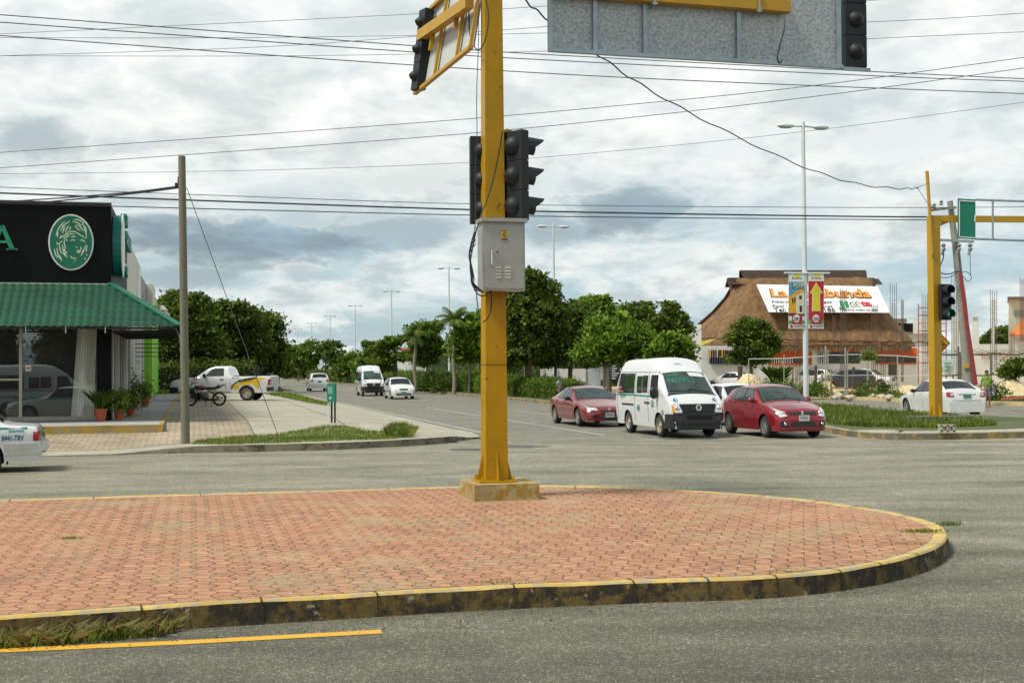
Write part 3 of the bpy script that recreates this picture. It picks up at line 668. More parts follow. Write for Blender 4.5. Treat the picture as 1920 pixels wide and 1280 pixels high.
# ---------------- high-roof passenger van
def make_van(loc, head, label, group, number='41', stripe=True, hero=True):
    B = Body(L=4.85, wheels=[.98, 3.62], rw=.33, sill=.27, flow=.24, crown=.055, gb=.045, sb=.02, soft=.06,
        top=[(0, .70), (.02, .86), (.10, 1.02), (.30, 1.17), (.42, 1.23), (.50, 1.26), (1.16, 1.86), (1.30, 1.96), (1.75, 2.24), (2.2, 2.30), (4.0, 2.28), (4.45, 2.20), (4.72, 1.9), (4.82, 1.2), (4.85, .6)],
        belt=[(0, .66), (.1, .95), (.45, 1.16), (1, 1.18), (4.85, 1.18)],
        wb=[(0, .70), (.04, .76), (.12, .80), (.35, .825), (1, .845), (4.6, .845), (4.8, .82), (4.85, .76)],
        wt=[(0, .66), (.3, .72), (.5, .75), (1.16, .67), (1.7, .66), (4.3, .64), (4.8, .62), (4.85, .6)])
    r = rootcar('passenger_van', label, 'van', loc, head, group)
    B.shell(pwhite, r)
    one(B, r, 'windshield', 'T', [[(.50, -.70), (.50, .70), (1.15, .62), (1.15, -.62)]], cglassl, .012, 8)
    one(B, r, 'windshield_seal', 'T', [[(.46, -.74), (.46, .74), (.50, .72), (.50, -.72)], [(1.15, -.64), (1.15, .64), (1.18, .64), (1.18, -.64)]], black, .010)
    sides(B, r, 'front_window', [[(1.0, 1.24), (1.62, 1.24), (1.62, 1.76), (1.24, 1.76)]], darkin if hero else cglass)
    sides(B, r, 'sliding_door_window', [[(1.92, 1.28), (2.32, 1.28), (2.32, 1.74), (1.92, 1.74)], [(2.4, 1.26), (2.8, 1.26), (2.8, 1.72), (2.4, 1.72)]], cglass)
    for q in ([(1.0, 1.24), (1.62, 1.24), (1.62, 1.76), (1.24, 1.76)], [(1.92, 1.28), (2.32, 1.28), (2.32, 1.74), (1.92, 1.74)], [(2.4, 1.26), (2.8, 1.26), (2.8, 1.72), (2.4, 1.72)], [(3.05, 1.24), (4.45, 1.24), (4.40, 1.80), (3.05, 1.80)]): sides(B, r, 'window_trim', [B.grow(q, .025)], black, .003)
    sides(B, r, 'rear_side_window', [[(3.05, 1.24), (3.95, 1.24), (3.95, 1.80), (3.05, 1.80)]], cglass)
    sides(B, r, 'open_window', [[(4.0, 1.24), (4.45, 1.24), (4.40, 1.80), (4.0, 1.80)]], darkin)
    seams(B, r, [((1.8, .4), (1.8, 1.85)), ((2.95, .4), (2.95, 1.85)), ((1.0, .75), (1.0, 1.2)), ((4.5, .4), (4.5, 1.85))])
    sides(B, r, 'roof_gutter', [[(1.2, 1.86), (4.7, 1.86), (4.7, 1.885), (1.2, 1.885)]], pm('gutter_grey', (.4, .4, .4)), .012, 10)
    if stripe:
        for dz, h in ((1.13, .05),): sides(B, r, 'stripe', [[(1.0, dz), (4.6, dz + .02), (4.6, dz + .02 + h), (1.0, dz + h)]], teal, .006, 10)
    sides(B, r, 'door_rail', [[(3.05, .86), (4.1, .86), (4.1, .91), (3.05, .91)]], black, .015, 4)
    handles(B, r, [(1.66, .95), (1.86, .95)], black)
    one(B, r, 'rear_window', 'B', [[(-.6, 1.25), (.6, 1.25), (.55, 1.8), (-.55, 1.8)]], cglass)
    # face: grille, lamps, bumper
    one(B, r, 'grille', 'F', [[(-.47, .72), (.47, .72), (.55, .96), (-.55, .96)]], trimb, .02)
    gm = MB()
    for k in range(5): B.patch(gm, 'F', [(-.48 - .015 * k, .745 + k * .042), (.48 + .015 * k, .745 + k * .042), (.48 + .015 * k, .755 + k * .042), (-.48 - .015 * k, .755 + k * .042)], .03, 4)
    gm.build('grille_bar', dkgrey, r, local=True)
    em = MB(); p = B.proj('F', 0, .86, .035); em.lathe([(.085, 0), (.085, .02), (.062, .02), (.062, 0)], (p.x, 0, .86), (-1, 0, .15), 20, cap=False); em.box((p.x - .01, 0, .86), (.015, .19, .03)); em.build('emblem', chrome, r, local=True, smooth=30)
    for sg in (1, -1):
        o = one(B, r, 'headlight', 'F', [[(sg * .50, .71), (sg * .70, .71), (sg * .73, .98), (sg * .57, .98)]], lampc, .02)
        lm = MB(); p = B.proj('F', sg * .63, .84, .03); lm.ell((p.x, sg * .63, .84), (.02, .07, .07)); lm.build('reflector', chrome, r, local=True, smooth=60)
        one(B, r, 'turn_signal', 'F', [[(sg * .70, .73), (sg * .765, .73), (sg * .775, .93), (sg * .73, .93)]], amber, .02)
    one(B, r, 'bumper', 'F', [[(-.74, .25), (.74, .25), (.755, .70), (-.755, .70)]], trimb, .05, 10)
    sides(B, r, 'bumper_end', [[(.02, .27), (.62, .27), (.42, .68), (.03, .69)]], trimb, .03)
    one(B, r, 'air_intake', 'F', [[(-.36, .50), (.36, .50), (.40, .62), (-.40, .62)]], darkin, .056)
    for sg in (1, -1): one(B, r, 'fog_light', 'F', [[(sg * .50, .46), (sg * .66, .46), (sg * .66, .58), (sg * .50, .58)]], pm('fog_dark', (.05, .05, .05), .2), .06)
    bl = MB(); 
    B.patch(bl, 'F', [(-.74, .36), (.74, .36), (.74, .38), (-.74, .38)], .075, 6); bl.build('bumper_lip', dkgrey, r, local=True)
    plate(B, r, 'F', -.10, .40, '31-39-TRV')
    one(B, r, 'rear_bumper', 'B', [[(-.8, .3), (.8, .3), (.8, .55), (-.8, .55)]], trimb, .06)
    one(B, r, 'tail_light', 'B', [[(.68, .75), (.78, .75), (.76, 1.1), (.68, 1.1)], [(-.68, .75), (-.78, .75), (-.76, 1.1), (-.68, 1.1)]], redl, .015, 3, split=True)
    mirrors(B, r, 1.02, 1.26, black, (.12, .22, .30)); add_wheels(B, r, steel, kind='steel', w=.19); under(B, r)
    # wipers
    wm = MB()
    for y0, y1 in ((-.55, .05), (.0, .62)): wm.beam(B.proj('T', .53, y0, .03), B.proj('T', .60, y1, .03), .02, .02)
    wm.build('wiper', black, r, local=True)
    if hero:
        # windshield writing and sun strip
        g = pm('window_marker_green', (.03, .26, .15), .6)
        ptxt(B, r, 'T', 'PALMAS 2', .22, .56, .78, g, 'window_writing', .024, sx=.85, bold=.0)
        ptxt(B, r, 'T', 'CONEJO', .11, .60, 1.02, g, 'window_writing', .024, sx=1.1)
        one(B, r, 'sun_strip', 'T', [[(1.03, -.16), (1.03, -.6), (1.14, -.58), (1.14, -.12)]], pwhite, .016, 4)
        nb = pm('number_blue', (.02, .16, .28), .5)
        p = B.proj('F', .62, 1.00, .0)
        for y in (.68, -.50): ptxt(B, r, 'F', number, .14, y, 1.0, nb, 'fleet_number', .02, bold=.006)
        for sg, s2 in ((1, 1), (-1, -1)):
            for l, z, h, bod in ((2.62, .66, .20, number), (1.98, .36, .14, '')):
                if bod:
                    x = l - B.L / 2; y = sg * (B.hw(l, z) + .012); ptxt(B, r, 'L' if sg > 0 else 'R', bod, .26, l + .12 * sg, z, nb, 'fleet_number', .012, bold=.01)
            e = MB(); x = 1.42 - B.L / 2; y = sg * (B.hw(1.42, .93) + .006); e.lathe([(.11, 0), (.11, .006), (.08, .006), (.08, 0)], (x, y, .95), (0, sg, 0), 20, cap=False); e.box((x, y, .95), (.05, .008, .12)); e.build('emblem', teal, r, local=True)
            e = MB(); x = .66 - B.L / 2; y = sg * (B.hw(.66, .75) + .006); e.lathe([(.07, 0), (.07, .006), (.04, .006), (.04, 0)], (x, y, .72), (0, sg, 0), 16, cap=False); e.build('emblem', teal, r, local=True)
            sides_vent = MB(); B.patch(sides_vent, 'L' if sg > 0 else 'R', [(4.3, 2.06), (4.45, 2.06), (4.52, 2.15), (4.36, 2.15)], .01, 2); sides_vent.build('roof_vent', dkgrey, r, local=True)
        p = B.proj('T', 1.50, 0, .01); U2 = (B.proj('T', 1.66, 0, .02) - B.proj('T', 1.46, 0, .02)).normalized()
        ptxt(B, r, 'T', 'MGL', .12, .13, 1.44, nb, 'roof_emblem', .02)
    return r, B
vhead = H_CAM
vp0 = None
vanB = dict(L=4.85)
class _W: pass
def van_loc(px, py, head, side=1):
    B = _W(); B.L = 4.85; B.wheels = [.98, 3.62]; B.Wb = lambda l: .845; return place_front(px, py, B, head, 0, side)
van1, _ = make_van(van_loc(1240, 819, H_CAM), H_CAM, 'white high-roof minibus with teal stripe and green writing on its windshield, between two red cars', 'minibuses on the avenue')
van2 = copy_tree(van1, van_loc(679, 742, H_CAM), label='small distant white high-roof minibus with black bumper driving beside a white hatchback')
# ---------------- generic saloon / hatch / SUV factory
def car_common(B, r, body, spec, glass=cglass):
    B.shell(body, r)
    one(B, r, 'windshield', 'T', [spec['ws']], glass, .010, 8); one(B, r, 'window_trim', 'T', [B.grow(spec['ws'], .028)], black, .004, 8)
    one(B, r, 'rear_window', 'T', [spec['rw_']], cglass, .010, 8)
    for k in 'LR':
        for q in spec['sw']: m = MB(); B.patch(m, k, B.grow(q, .026), .004, 5); m.build('window_trim', black, r, local=True, smooth=30); m = MB(); B.patch(m, k, q, .008, 5); m.build('side_window', spec.get('sglass', cglass), r, local=True, smooth=30)
    for q in mir([spec['hl']]): one(B, r, 'headlight', 'F', [q], spec.get('hlm', lampc), .016, 6)
    for q in mir([spec['tl']]): one(B, r, 'tail_light', 'B', [q], redl, .016, 5)
    if spec.get('grille'): one(B, r, 'grille', 'F', spec['grille'], trimb, .014)
    seams(B, r, spec['seams']); handles(B, r, spec['handles'], spec.get('hm', body))
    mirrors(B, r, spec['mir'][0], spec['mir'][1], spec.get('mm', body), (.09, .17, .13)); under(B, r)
    plate(B, r, 'B', 0, spec['pz'], spec.get('ptxt', 'UTN-78-42'), mat=plategreen)
def spec_sentra():
    B = Body(L=4.57, wheels=[.92, 3.62], rw=.325, sill=.22, crown=.05, top=[(0, .50), (.03, .66), (.15, .76), (.5, .86), (1.05, .97), (1.2, 1.0), (1.35, 1.05), (2.05, 1.42), (2.5, 1.50), (3.1, 1.48), (3.5, 1.38), (4.05, 1.12), (4.15, 1.09), (4.48, 1.06), (4.54, .95), (4.57, .5)],
        belt=[(0, .5), (.2, .68), (1, .88), (2, .93), (3.6, .98), (4.57, .98)], wb=[(0, .62), (.05, .72), (.15, .80), (.4, .86), (1, .89), (3.8, .89), (4.35, .85), (4.5, .80), (4.57, .70)], wt=[(0, .55), (1, .74), (1.35, .74), (2.05, .62), (2.6, .60), (3.2, .58), (3.6, .60), (4.1, .68), (4.57, .62)])
    sp = dict(ws=[(1.36, -.68), (1.36, .68), (2.04, .58), (2.04, -.58)], rw_=[(3.42, -.54), (3.42, .54), (4.04, .62), (4.04, -.62)],
        sw=[[(1.62, .98), (2.48, 1.0), (2.48, 1.36), (2.12, 1.34)], [(2.54, 1.0), (3.28, 1.03), (3.22, 1.33), (2.54, 1.36)], [(3.33, 1.04), (3.72, 1.07), (3.42, 1.26), (3.27, 1.31)]],
        hl=[(.40, .60), (.68, .62), (.76, .76), (.46, .70)], tl=[(.52, .80), (.80, .80), (.80, .98), (.56, .97)], grille=[[(-.36, .56), (.36, .56), (.38, .68), (-.38, .68)], [(-.4, .28), (.4, .28), (.4, .40), (-.4, .40)]],
        seams=[((2.5, .3), (2.5, .98)), ((3.42, .55), (3.42, .98)), ((1.5, .3), (1.42, .95))], handles=[(2.25, .85), (3.1, .87)], mir=(1.78, .98), pz=.82)
    return B, sp
B, sp = spec_sentra(); sp['ptxt'] = 'UTC-31-08'; sp['mm'] = black
hd = Vector((-.11, .994, 0)).normalized()
sed = rootcar('sedan_car', 'white sedan seen from behind at right, passing behind the yellow signal mast', 'car', place_front(1702, 777, B, hd, 0, -1), hd)
car_common(B, sed, pwhite, sp); add_wheels(B, sed, rimm, 6)
one(B, sed, 'boot_trim', 'B', [[(-.34, .90), (.34, .90), (.34, .93), (-.34, .93)]], chrome, .02, 3)
for q in mir([[(.56, .85), (.66, .85), (.66, .93), (.56, .93)]]): one(B, sed, 'reverse_light', 'B', [q], lampc, .022, 3)
one(B, sed, 'bumper_seam', 'B', [[(-.78, .66), (.78, .66), (.78, .675), (-.78, .675)]], seam, .006, 8)
m = MB(); m.tube([(1.25, 0, 1.42), (1.45, 0, 1.62)], .006, 5); m.build('antenna', black, sed, local=True)
# ---------------- red hatchback (front right lane)
B = Body(L=3.85, wheels=[.80, 3.23], rw=.31, sill=.20, crown=.05, flow=.2, soft=.045, sb=.03,
    top=[(0, .50), (.02, .62), (.08, .72), (.22, .82), (.6, .93), (.95, 1.0), (1.08, 1.04), (1.68, 1.40), (1.85, 1.46), (2.2, 1.50), (2.8, 1.47), (3.3, 1.38), (3.52, 1.20), (3.70, .98), (3.81, .8), (3.85, .45)],
    belt=[(0, .48), (.2, .70), (.6, .86), (1.1, .95), (3.5, 1.04), (3.85, .95)], wb=[(0, .58), (.03, .66), (.1, .74), (.25, .80), (.55, .845), (3.3, .85), (3.65, .80), (3.85, .70)], wt=[(0, .5), (.25, .66), (1.0, .74), (1.68, .60), (2.2, .58), (3.3, .56), (3.7, .62), (3.85, .6)])
sp = dict(ws=[(1.10, -.68), (1.10, .68), (1.72, .57), (1.72, -.57)], rw_=[(3.32, -.5), (3.32, .5), (3.54, .58), (3.54, -.58)],
    sw=[[(1.42, 1.0), (2.12, 1.02), (2.12, 1.36), (1.78, 1.34)], [(2.18, 1.02), (2.78, 1.05), (2.76, 1.36), (2.18, 1.37)], [(2.83, 1.06), (3.12, 1.12), (2.98, 1.29), (2.80, 1.33)]],
    hl=[(.47, .62), (.68, .59), (.76, .85), (.60, .76)], tl=[(.55, .75), (.76, .75), (.70, 1.0), (.58, 1.0)], grille=[[(-.40, .665), (.40, .665), (.44, .745), (-.44, .745)], [(-.40, .33), (.40, .33), (.34, .46), (-.34, .46)]],
    seams=[((2.14, .3), (2.14, 1.0)), ((2.95, .55), (2.95, 1.04)), ((1.30, .3), (1.24, .98))], handles=[(1.85, .90), (2.70, .93)], mir=(1.45, 1.03), pz=.62, sglass=cglassl)
hat = rootcar('hatchback_car', 'shiny crimson small hatchback with clear headlights, stopped beside the grassy kerb', 'car', place_front(1437, 820, B, H_CAM, 0, 1), H_CAM)
car_common(B, hat, pred, sp, cglassl); add_wheels(B, hat, rimm, 8, w=.19)
for q in mir([[(.46, .32), (.68, .34), (.66, .50), (.50, .46)]]): one(B, hat, 'fog_light_recess', 'F', [q], black, .016, 4)
for sg in (1, -1):
    m = MB(); p = B.proj('F', sg * .56, .41, .03); m.ell((p.x, sg * .56, .41), (.02, .045, .045)); m.build('fog_light', chrome, hat, local=True, smooth=60)
    m = MB(); p = B.proj('F', sg * .56, .71, .025); m.ell((p.x, sg * .57, .71), (.03, .07, .06)); m.build('reflector', chrome, hat, local=True, smooth=60)
p = B.proj('F', 0, .705, .03); txt('S', .13, (p.x - .005, .045, .645), (0, -1, 0), (.15, 0, 1), chrome, 'emblem', hat, .006, local=True, bold=.006)
plate(B, hat, 'F', -.02, .57, 'UTB-58-42')
one(B, hat, 'bumper_lip', 'F', [[(-.66, .235), (.66, .235), (.68, .255), (-.68, .255)]], pred, .04, 8)
wm = MB()
for y0, y1 in ((-.5, .02), (-.02, .55)): wm.beam(B.proj('T', 1.14, y0, .02), B.proj('T', 1.18, y1, .02), .015, .015)
wm.build('wiper', black, hat, local=True)
# ---------------- dark red sedan behind
B = Body(L=4.72, wheels=[.95, 3.69], rw=.32, sill=.21, crown=.045, flow=.2, soft=.05, sb=.03,
    top=[(0, .44), (.02, .54), (.08, .62), (.25, .70), (.7, .79), (1.2, .88), (1.38, .93), (2.1, 1.29), (2.5, 1.37), (3.1, 1.36), (3.4, 1.28), (4.0, 1.04), (4.15, 1.0), (4.6, .96), (4.70, .8), (4.72, .45)],
    belt=[(0, .42), (.25, .60), (1.2, .80), (2.5, .88), (4.2, .90), (4.72, .8)], wb=[(0, .56), (.04, .68), (.12, .77), (.35, .84), (1, .89), (3.9, .90), (4.45, .84), (4.72, .68)], wt=[(0, .5), (.3, .68), (1.2, .75), (1.4, .74), (2.1, .58), (2.8, .56), (3.4, .56), (4.1, .66), (4.72, .55)])
sp = dict(ws=[(1.42, -.68), (1.42, .68), (2.10, .56), (2.10, -.56)], rw_=[(3.36, -.5), (3.36, .5), (3.98, .6), (3.98, -.6)],
    sw=[[(1.72, .92), (2.6, .94), (2.6, 1.27), (2.16, 1.24)], [(2.66, .94), (3.36, .97), (3.28, 1.2), (2.66, 1.27)]],
    hl=[(.38, .55), (.68, .58), (.76, .70), (.46, .66)], tl=[(.5, .75), (.8, .75), (.78, .9), (.5, .9)], grille=[[(-.30, .50), (-.06, .50), (-.06, .57), (-.34, .57)], [(.30, .50), (.06, .50), (.06, .57), (.34, .57)], [(-.32, .24), (.32, .24), (.32, .36), (-.32, .36)]],
    seams=[((2.63, .3), (2.63, .9)), ((3.5, .6), (3.5, .9)), ((1.5, .3), (1.4, .86))], handles=[(2.35, .80), (3.3, .82)], mir=(1.92, .92), pz=.75, mm=black)
sp['hl'] = [(.40, .56), (.70, .575), (.76, .66), (.44, .645)]
sal = rootcar('sedan_car', 'dull dark red sedan half hidden behind the white minibus, a man standing behind it', 'car', place_front(1086, 799, B, H_CAM, 0, 1), H_CAM)
car_common(B, sal, pdred, sp, cglassl); add_wheels(B, sal, rimm, 5)
plate(B, sal, 'F', 0.0, .41, 'UTB-15-02', mat=psilver)
for q in mir([[(.42, .30), (.62, .31), (.60, .40), (.44, .39)]]): one(B, sal, 'fog_light_recess', 'F', [q], black, .016, 4)
m = MB(); p = B.proj('F', 0, .575, .02); m.ell((p.x, 0, .60), (.015, .05, .045)); m.build('emblem', chrome, sal, local=True, smooth=60)
# ---------------- white car behind the minibus (only its corner shows), white hatchback on the avenue
B = Body(L=3.95, wheels=[.78, 3.2], rw=.29, sill=.21, crown=.05, top=[(0, .48), (.02, .6), (.1, .72), (.3, .80), (.95, .96), (1.15, 1.0), (1.75, 1.36), (2.3, 1.45), (3.0, 1.43), (3.4, 1.36), (3.75, 1.0), (3.92, .9), (3.95, .45)],
    belt=[(0, .46), (.25, .70), (1.1, .88), (3.5, .95), (3.95, .9)], wb=[(0, .56), (.03, .66), (.1, .74), (.3, .80), (.6, .82), (3.4, .82), (3.75, .78), (3.95, .68)], wt=[(0, .5), (.25, .64), (1.05, .72), (1.75, .60), (2.3, .58), (3.2, .56), (3.7, .62), (3.95, .6)])
sp = dict(ws=[(1.17, -.66), (1.17, .66), (1.76, .56), (1.76, -.56)], rw_=[(3.38, -.5), (3.38, .5), (3.72, .58), (3.72, -.58)], sw=[[(1.48, .94), (2.2, .96), (2.2, 1.32), (1.84, 1.30)], [(2.26, .96), (3.1, 1.0), (3.0, 1.3), (2.26, 1.32)]],
    hl=[(.40, .56), (.66, .58), (.72, .78), (.46, .74)], tl=[(.55, .75), (.76, .75), (.70, 1.0), (.58, 1.0)], grille=[[(-.26, .60), (.26, .60), (.30, .70), (-.30, .70)], [(-.5, .28), (.5, .28), (.5, .38), (-.5, .38)]],
    seams=[((2.22, .3), (2.22, .95)), ((1.3, .3), (1.26, .9))], handles=[(1.95, .82)], mir=(1.5, .96), pz=.7, mm=black)
wh = rootcar('hatchback_car', 'small white hatchback with dark oval grille driving beside the distant minibus', 'car', place_front(733.5, 748, B, H_CAM, 0, 1), H_CAM)
car_common(B, wh, pwhite, sp); add_wheels(B, wh, steel, kind='steel', w=.18); plate(B, wh, 'F', 0, .42, 'UTA-77-10', mat=plategreen)
sides(B, wh, 'rub_strip', [[(1.3, .5), (3.0, .5), (3.0, .56), (1.3, .56)]], black, .012)
w2 = copy_tree(wh, place_front(1345, 800, B, H_CAM, 0, 1) + UC * .55, label='white car almost hidden between the minibus and the crimson hatchback')
w3 = copy_tree(wh, AV(21.0, 165, 0), label='tiny white car far off behind the avenue trees, beside a palm trunk'); w3.location = G(735, 722, .0)
def az_(a): return Vector((math.sin(R(a)), math.cos(R(a)), 0))
# ---------------- taxi leaving at the left edge
B = Body(L=4.33, wheels=[.86, 3.26], rw=.30, sill=.22, crown=.03, soft=.03, gb=.01, top=[(0, .5), (.03, .72), (.3, .78), (1.25, .90), (1.35, .93), (1.9, 1.32), (2.3, 1.38), (3.0, 1.37), (3.15, 1.34), (3.6, 1.0), (3.68, .97), (4.22, .93), (4.27, .80), (4.29, .58), (4.33, .52), (4.33, .42)],
    belt=[(0, .5), (.3, .72), (1.3, .86), (3.6, .90), (4.33, .86)], wb=[(0, .7), (.05, .78), (.3, .81), (1, .82), (3.9, .82), (4.25, .80), (4.33, .78)], wt=[(0, .62), (1.2, .74), (1.4, .72), (1.9, .58), (3.0, .57), (3.6, .68), (4.25, .72), (4.33, .7)])
sp = dict(ws=[(1.38, -.66), (1.38, .66), (1.88, .56), (1.88, -.56)], rw_=[(3.17, -.54), (3.17, .54), (3.58, .62), (3.58, -.62)], sw=[[(1.62, .93), (2.3, .94), (2.3, 1.28), (1.95, 1.27)], [(2.36, .94), (3.05, .96), (3.0, 1.27), (2.36, 1.28)]],
    hl=[(.45, .6), (.72, .6), (.74, .72), (.45, .72)], tl=[(.6, .62), (.78, .62), (.78, .82), (.6, .82)], seams=[((2.33, .3), (2.33, .9)), ((1.4, .3), (1.35, .9)), ((3.12, .55), (3.12, .9))], handles=[(2.1, .76), (2.9, .76)], mir=(1.6, .93), pz=.72)
hx = az_(-107); rear = G(79, 884)
tax = rootcar('taxi_car', 'white taxi with teal stripe leaving the frame at the left edge, only its boot visible', 'taxi', rear + hx * (B.L / 2) + Vector((-hx.y, hx.x, 0)) * -.80, hx)
car_common(B, tax, pwhite, sp); add_wheels(B, tax, steel, kind='steel', w=.18)
sides(B, tax, 'stripe', [[(.3, .835), (4.05, .855), (4.05, .895), (.3, .885)]], teal, .006, 8)
sides(B, tax, 'rear_bumper_side', [[(3.62, .34), (4.32, .36), (4.32, .575), (3.62, .575)]], pm('bumper_cream', (.56, .56, .53), .4), .03)
one(B, tax, 'rear_bumper', 'B', [[(-.78, .36), (.78, .36), (.78, .575), (-.78, .575)]], pm('bumper_cream', (.56, .56, .53), .4), .05, 6)
for sg in (-1, 1):
    y = sg * (B.hw(4.2, .7) + .01); m = MB(); B.patch(m, 'L' if sg > 0 else 'R', [(4.16, .62), (4.28, .62), (4.25, .80), (4.16, .80)], .015, 3); m.build('tail_light', redl, tax, local=True)
    kd = 'L' if sg > 0 else 'R'; ptxt(B, tax, kd, '8441-TRV', .15, 3.58 if sg < 0 else 4.1, .60, pm('number_blue', (.01, .09, .17), .5), 'registration_lettering', sx=.66, bold=.006)
    ptxt(B, tax, kd, 'QUINTANA', .055, 3.70 if sg < 0 else 3.96, .79, teal, bold=.003)
    m = MB(); m.box((3.55 - B.L / 2, sg * .74, .19), (.03, .12, .26)); m.build('mud_flap', rubber, tax, local=True)
# ---------------- pickup truck on the car park
B = Body(L=5.55, wheels=[1.02, 4.22], rw=.385, sill=.42, flow=.36, crown=.04, soft=.035, gb=.0, top=[(0, .72), (.02, .98), (.12, 1.10), (.5, 1.20), (1.3, 1.27), (1.42, 1.30), (2.05, 1.74), (2.35, 1.85), (3.05, 1.86), (3.20, 1.80), (3.32, 1.34), (3.36, 1.32), (5.3, 1.34), (5.50, 1.33), (5.53, 1.1), (5.55, .55)],
    belt=[(0, .7), (.2, 1.02), (1.4, 1.2), (3.3, 1.26), (5.55, 1.26)], wb=[(0, .8), (.05, .88), (.3, .95), (1, .98), (5.4, .98), (5.55, .93)], wt=[(0, .72), (1.4, .84), (2.05, .70), (3.1, .68), (3.35, .9), (5.55, .9)])
hp = Vector((-1, .06, 0)).normalized(); LZ = .45
pk = rootcar('pickup_truck', 'white pickup truck with a yellow swoosh on its bed, parked behind the motorcycle', 'pickup truck', (0, 0, 0), hp)
g = G(465, 751, LZ) ; rzp = math.atan2(-hp.y, -hp.x); off = Matrix.Rotation(rzp, 3, 'Z') @ Vector((4.22 - B.L / 2, -.9, 0)); pk.location = g - off; pk.scale = (.95, .95, .95)
MW[pk.name] = Matrix.Translation(pk.location) @ Matrix.Rotation(rzp, 4, 'Z')
B.shell(pwhite, pk)
one(B, pk, 'windshield', 'T', [[(1.45, -.76), (1.45, .76), (2.03, .66), (2.03, -.66)]], cglass, .01, 8)
sides(B, pk, 'side_window', [[(1.95, 1.30), (3.0, 1.32), (2.93, 1.74), (2.32, 1.72)]], cglassl)
one(B, pk, 'truck_bed', 'T', [[(3.42, -.80), (3.42, .80), (5.42, .80), (5.42, -.80)]], darkin, .012, 4)
sides(B, pk, 'yellow_graphic', [[(3.42, .62), (3.80, .62), (3.80, .92), (3.50, .80)], [(3.5, .80), (4.4, .86), (5.0, 1.22), (4.3, 1.15)], [(4.6, .84), (4.85, .60), (5.0, 1.22), (4.5, 1.10)], [(4.4, 1.10), (4.8, 1.05), (5.42, 1.22), (4.75, 1.24)]], pm('graphic_yellow', (.72, .45, .02), .4, var=.05), .006)
sides(B, pk, 'black_graphic', [[(3.36, .62), (3.42, .62), (3.50, .82), (3.42, .82)], [(3.42, .82), (3.52, .82), (3.85, 1.06), (3.80, 1.10)], [(3.80, 1.10), (3.85, 1.05), (4.75, 1.24), (4.6, 1.25)]], black, .009)
for sg in (-1, 1):
    y = sg * (B.hw(4, 1.1) + .012); fw = -sg
    kd = 'L' if sg > 0 else 'R'; ptxt(B, pk, kd, 'CUSHMAN', .19, 3.80 if sg < 0 else 4.95, .93 if sg < 0 else 1.15, black, sx=1.1, bold=.01, slope=.2 if sg < 0 else -.2, off=.016)
    ptxt(B, pk, kd, 'EFIVO', .13, 3.42 if sg < 0 else 4.0, 1.14, dkgrey, sx=1.2)
    y2 = sg * (B.hw(5.4, 1) + 0); m = MB(); B.patch(m, 'L' if sg > 0 else 'R', [(5.36, .82), (5.54, .82), (5.54, 1.14), (5.40, 1.14)], .012, 3); m.build('tail_light', redl, pk, local=True)
    one(B, pk, 'headlight', 'F', [[(sg * .55, .80), (sg * .82, .80), (sg * .86, 1.0), (sg * .6, 1.0)]], lampc, .015, 5)
    m = MB(); B.patch(m, 'L' if sg > 0 else 'R', [(.02, .82), (.22, .84), (.20, 1.02), (.06, 1.0)], .012, 3); m.build('headlight_side', lampc, pk, local=True)
    m = MB(); B.patch(m, 'L' if sg > 0 else 'R', [(.0, .40), (.55, .42), (.5, .74), (.0, .74)], .03, 4); m.build('bumper_end', trimb, pk, local=True)
    m = MB(); m.box((5.45 - B.L / 2, sg * .78, .62), (.3, .4, .22)); m.build('rear_bumper', trimb, pk, local=True)
one(B, pk, 'grille', 'F', [[(-.5, .78), (.5, .78), (.52, 1.02), (-.52, 1.02)]], trimb, .02); one(B, pk, 'bumper', 'F', [[(-.86, .42), (.86, .42), (.88, .74), (-.88, .74)]], trimb, .05, 8)
seams(B, pk, [((3.33, .5), (3.33, 1.3)), ((1.75, .5), (1.78, 1.25)), ((3.1, .55), (3.1, 1.28))]); handles(B, pk, [(2.78, 1.12)], black)
sides(B, pk, 'lower_sill_trim', [[(1.6, .44), (3.3, .44), (3.3, .50), (1.6, .50)]], pm('sill_grey', (.3, .3, .28)), .006)  # plain grey strip along the sill below the door
mirrors(B, pk, 1.95, 1.32, black, (.14, .22, .2)); add_wheels(B, pk, steel, kind='steel', w=.25)
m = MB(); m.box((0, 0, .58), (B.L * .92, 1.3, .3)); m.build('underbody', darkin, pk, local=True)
m = MB(); m.box((5.75 - B.L / 2, 0, .50), (.4, .06, .06)); m.ell((5.92 - B.L / 2, 0, .56), (.04, .04, .05)); m.build('tow_hitch', black, pk, local=True)
m = MB()
for x, h in ((4.35, .62), (4.62, .55)): m.tube([(x - B.L / 2, .6, 1.3), (x + .06 - B.L / 2, .6, 1.3 + h)], .05, 7)
m.build('pipe_load', black, pk, local=True)
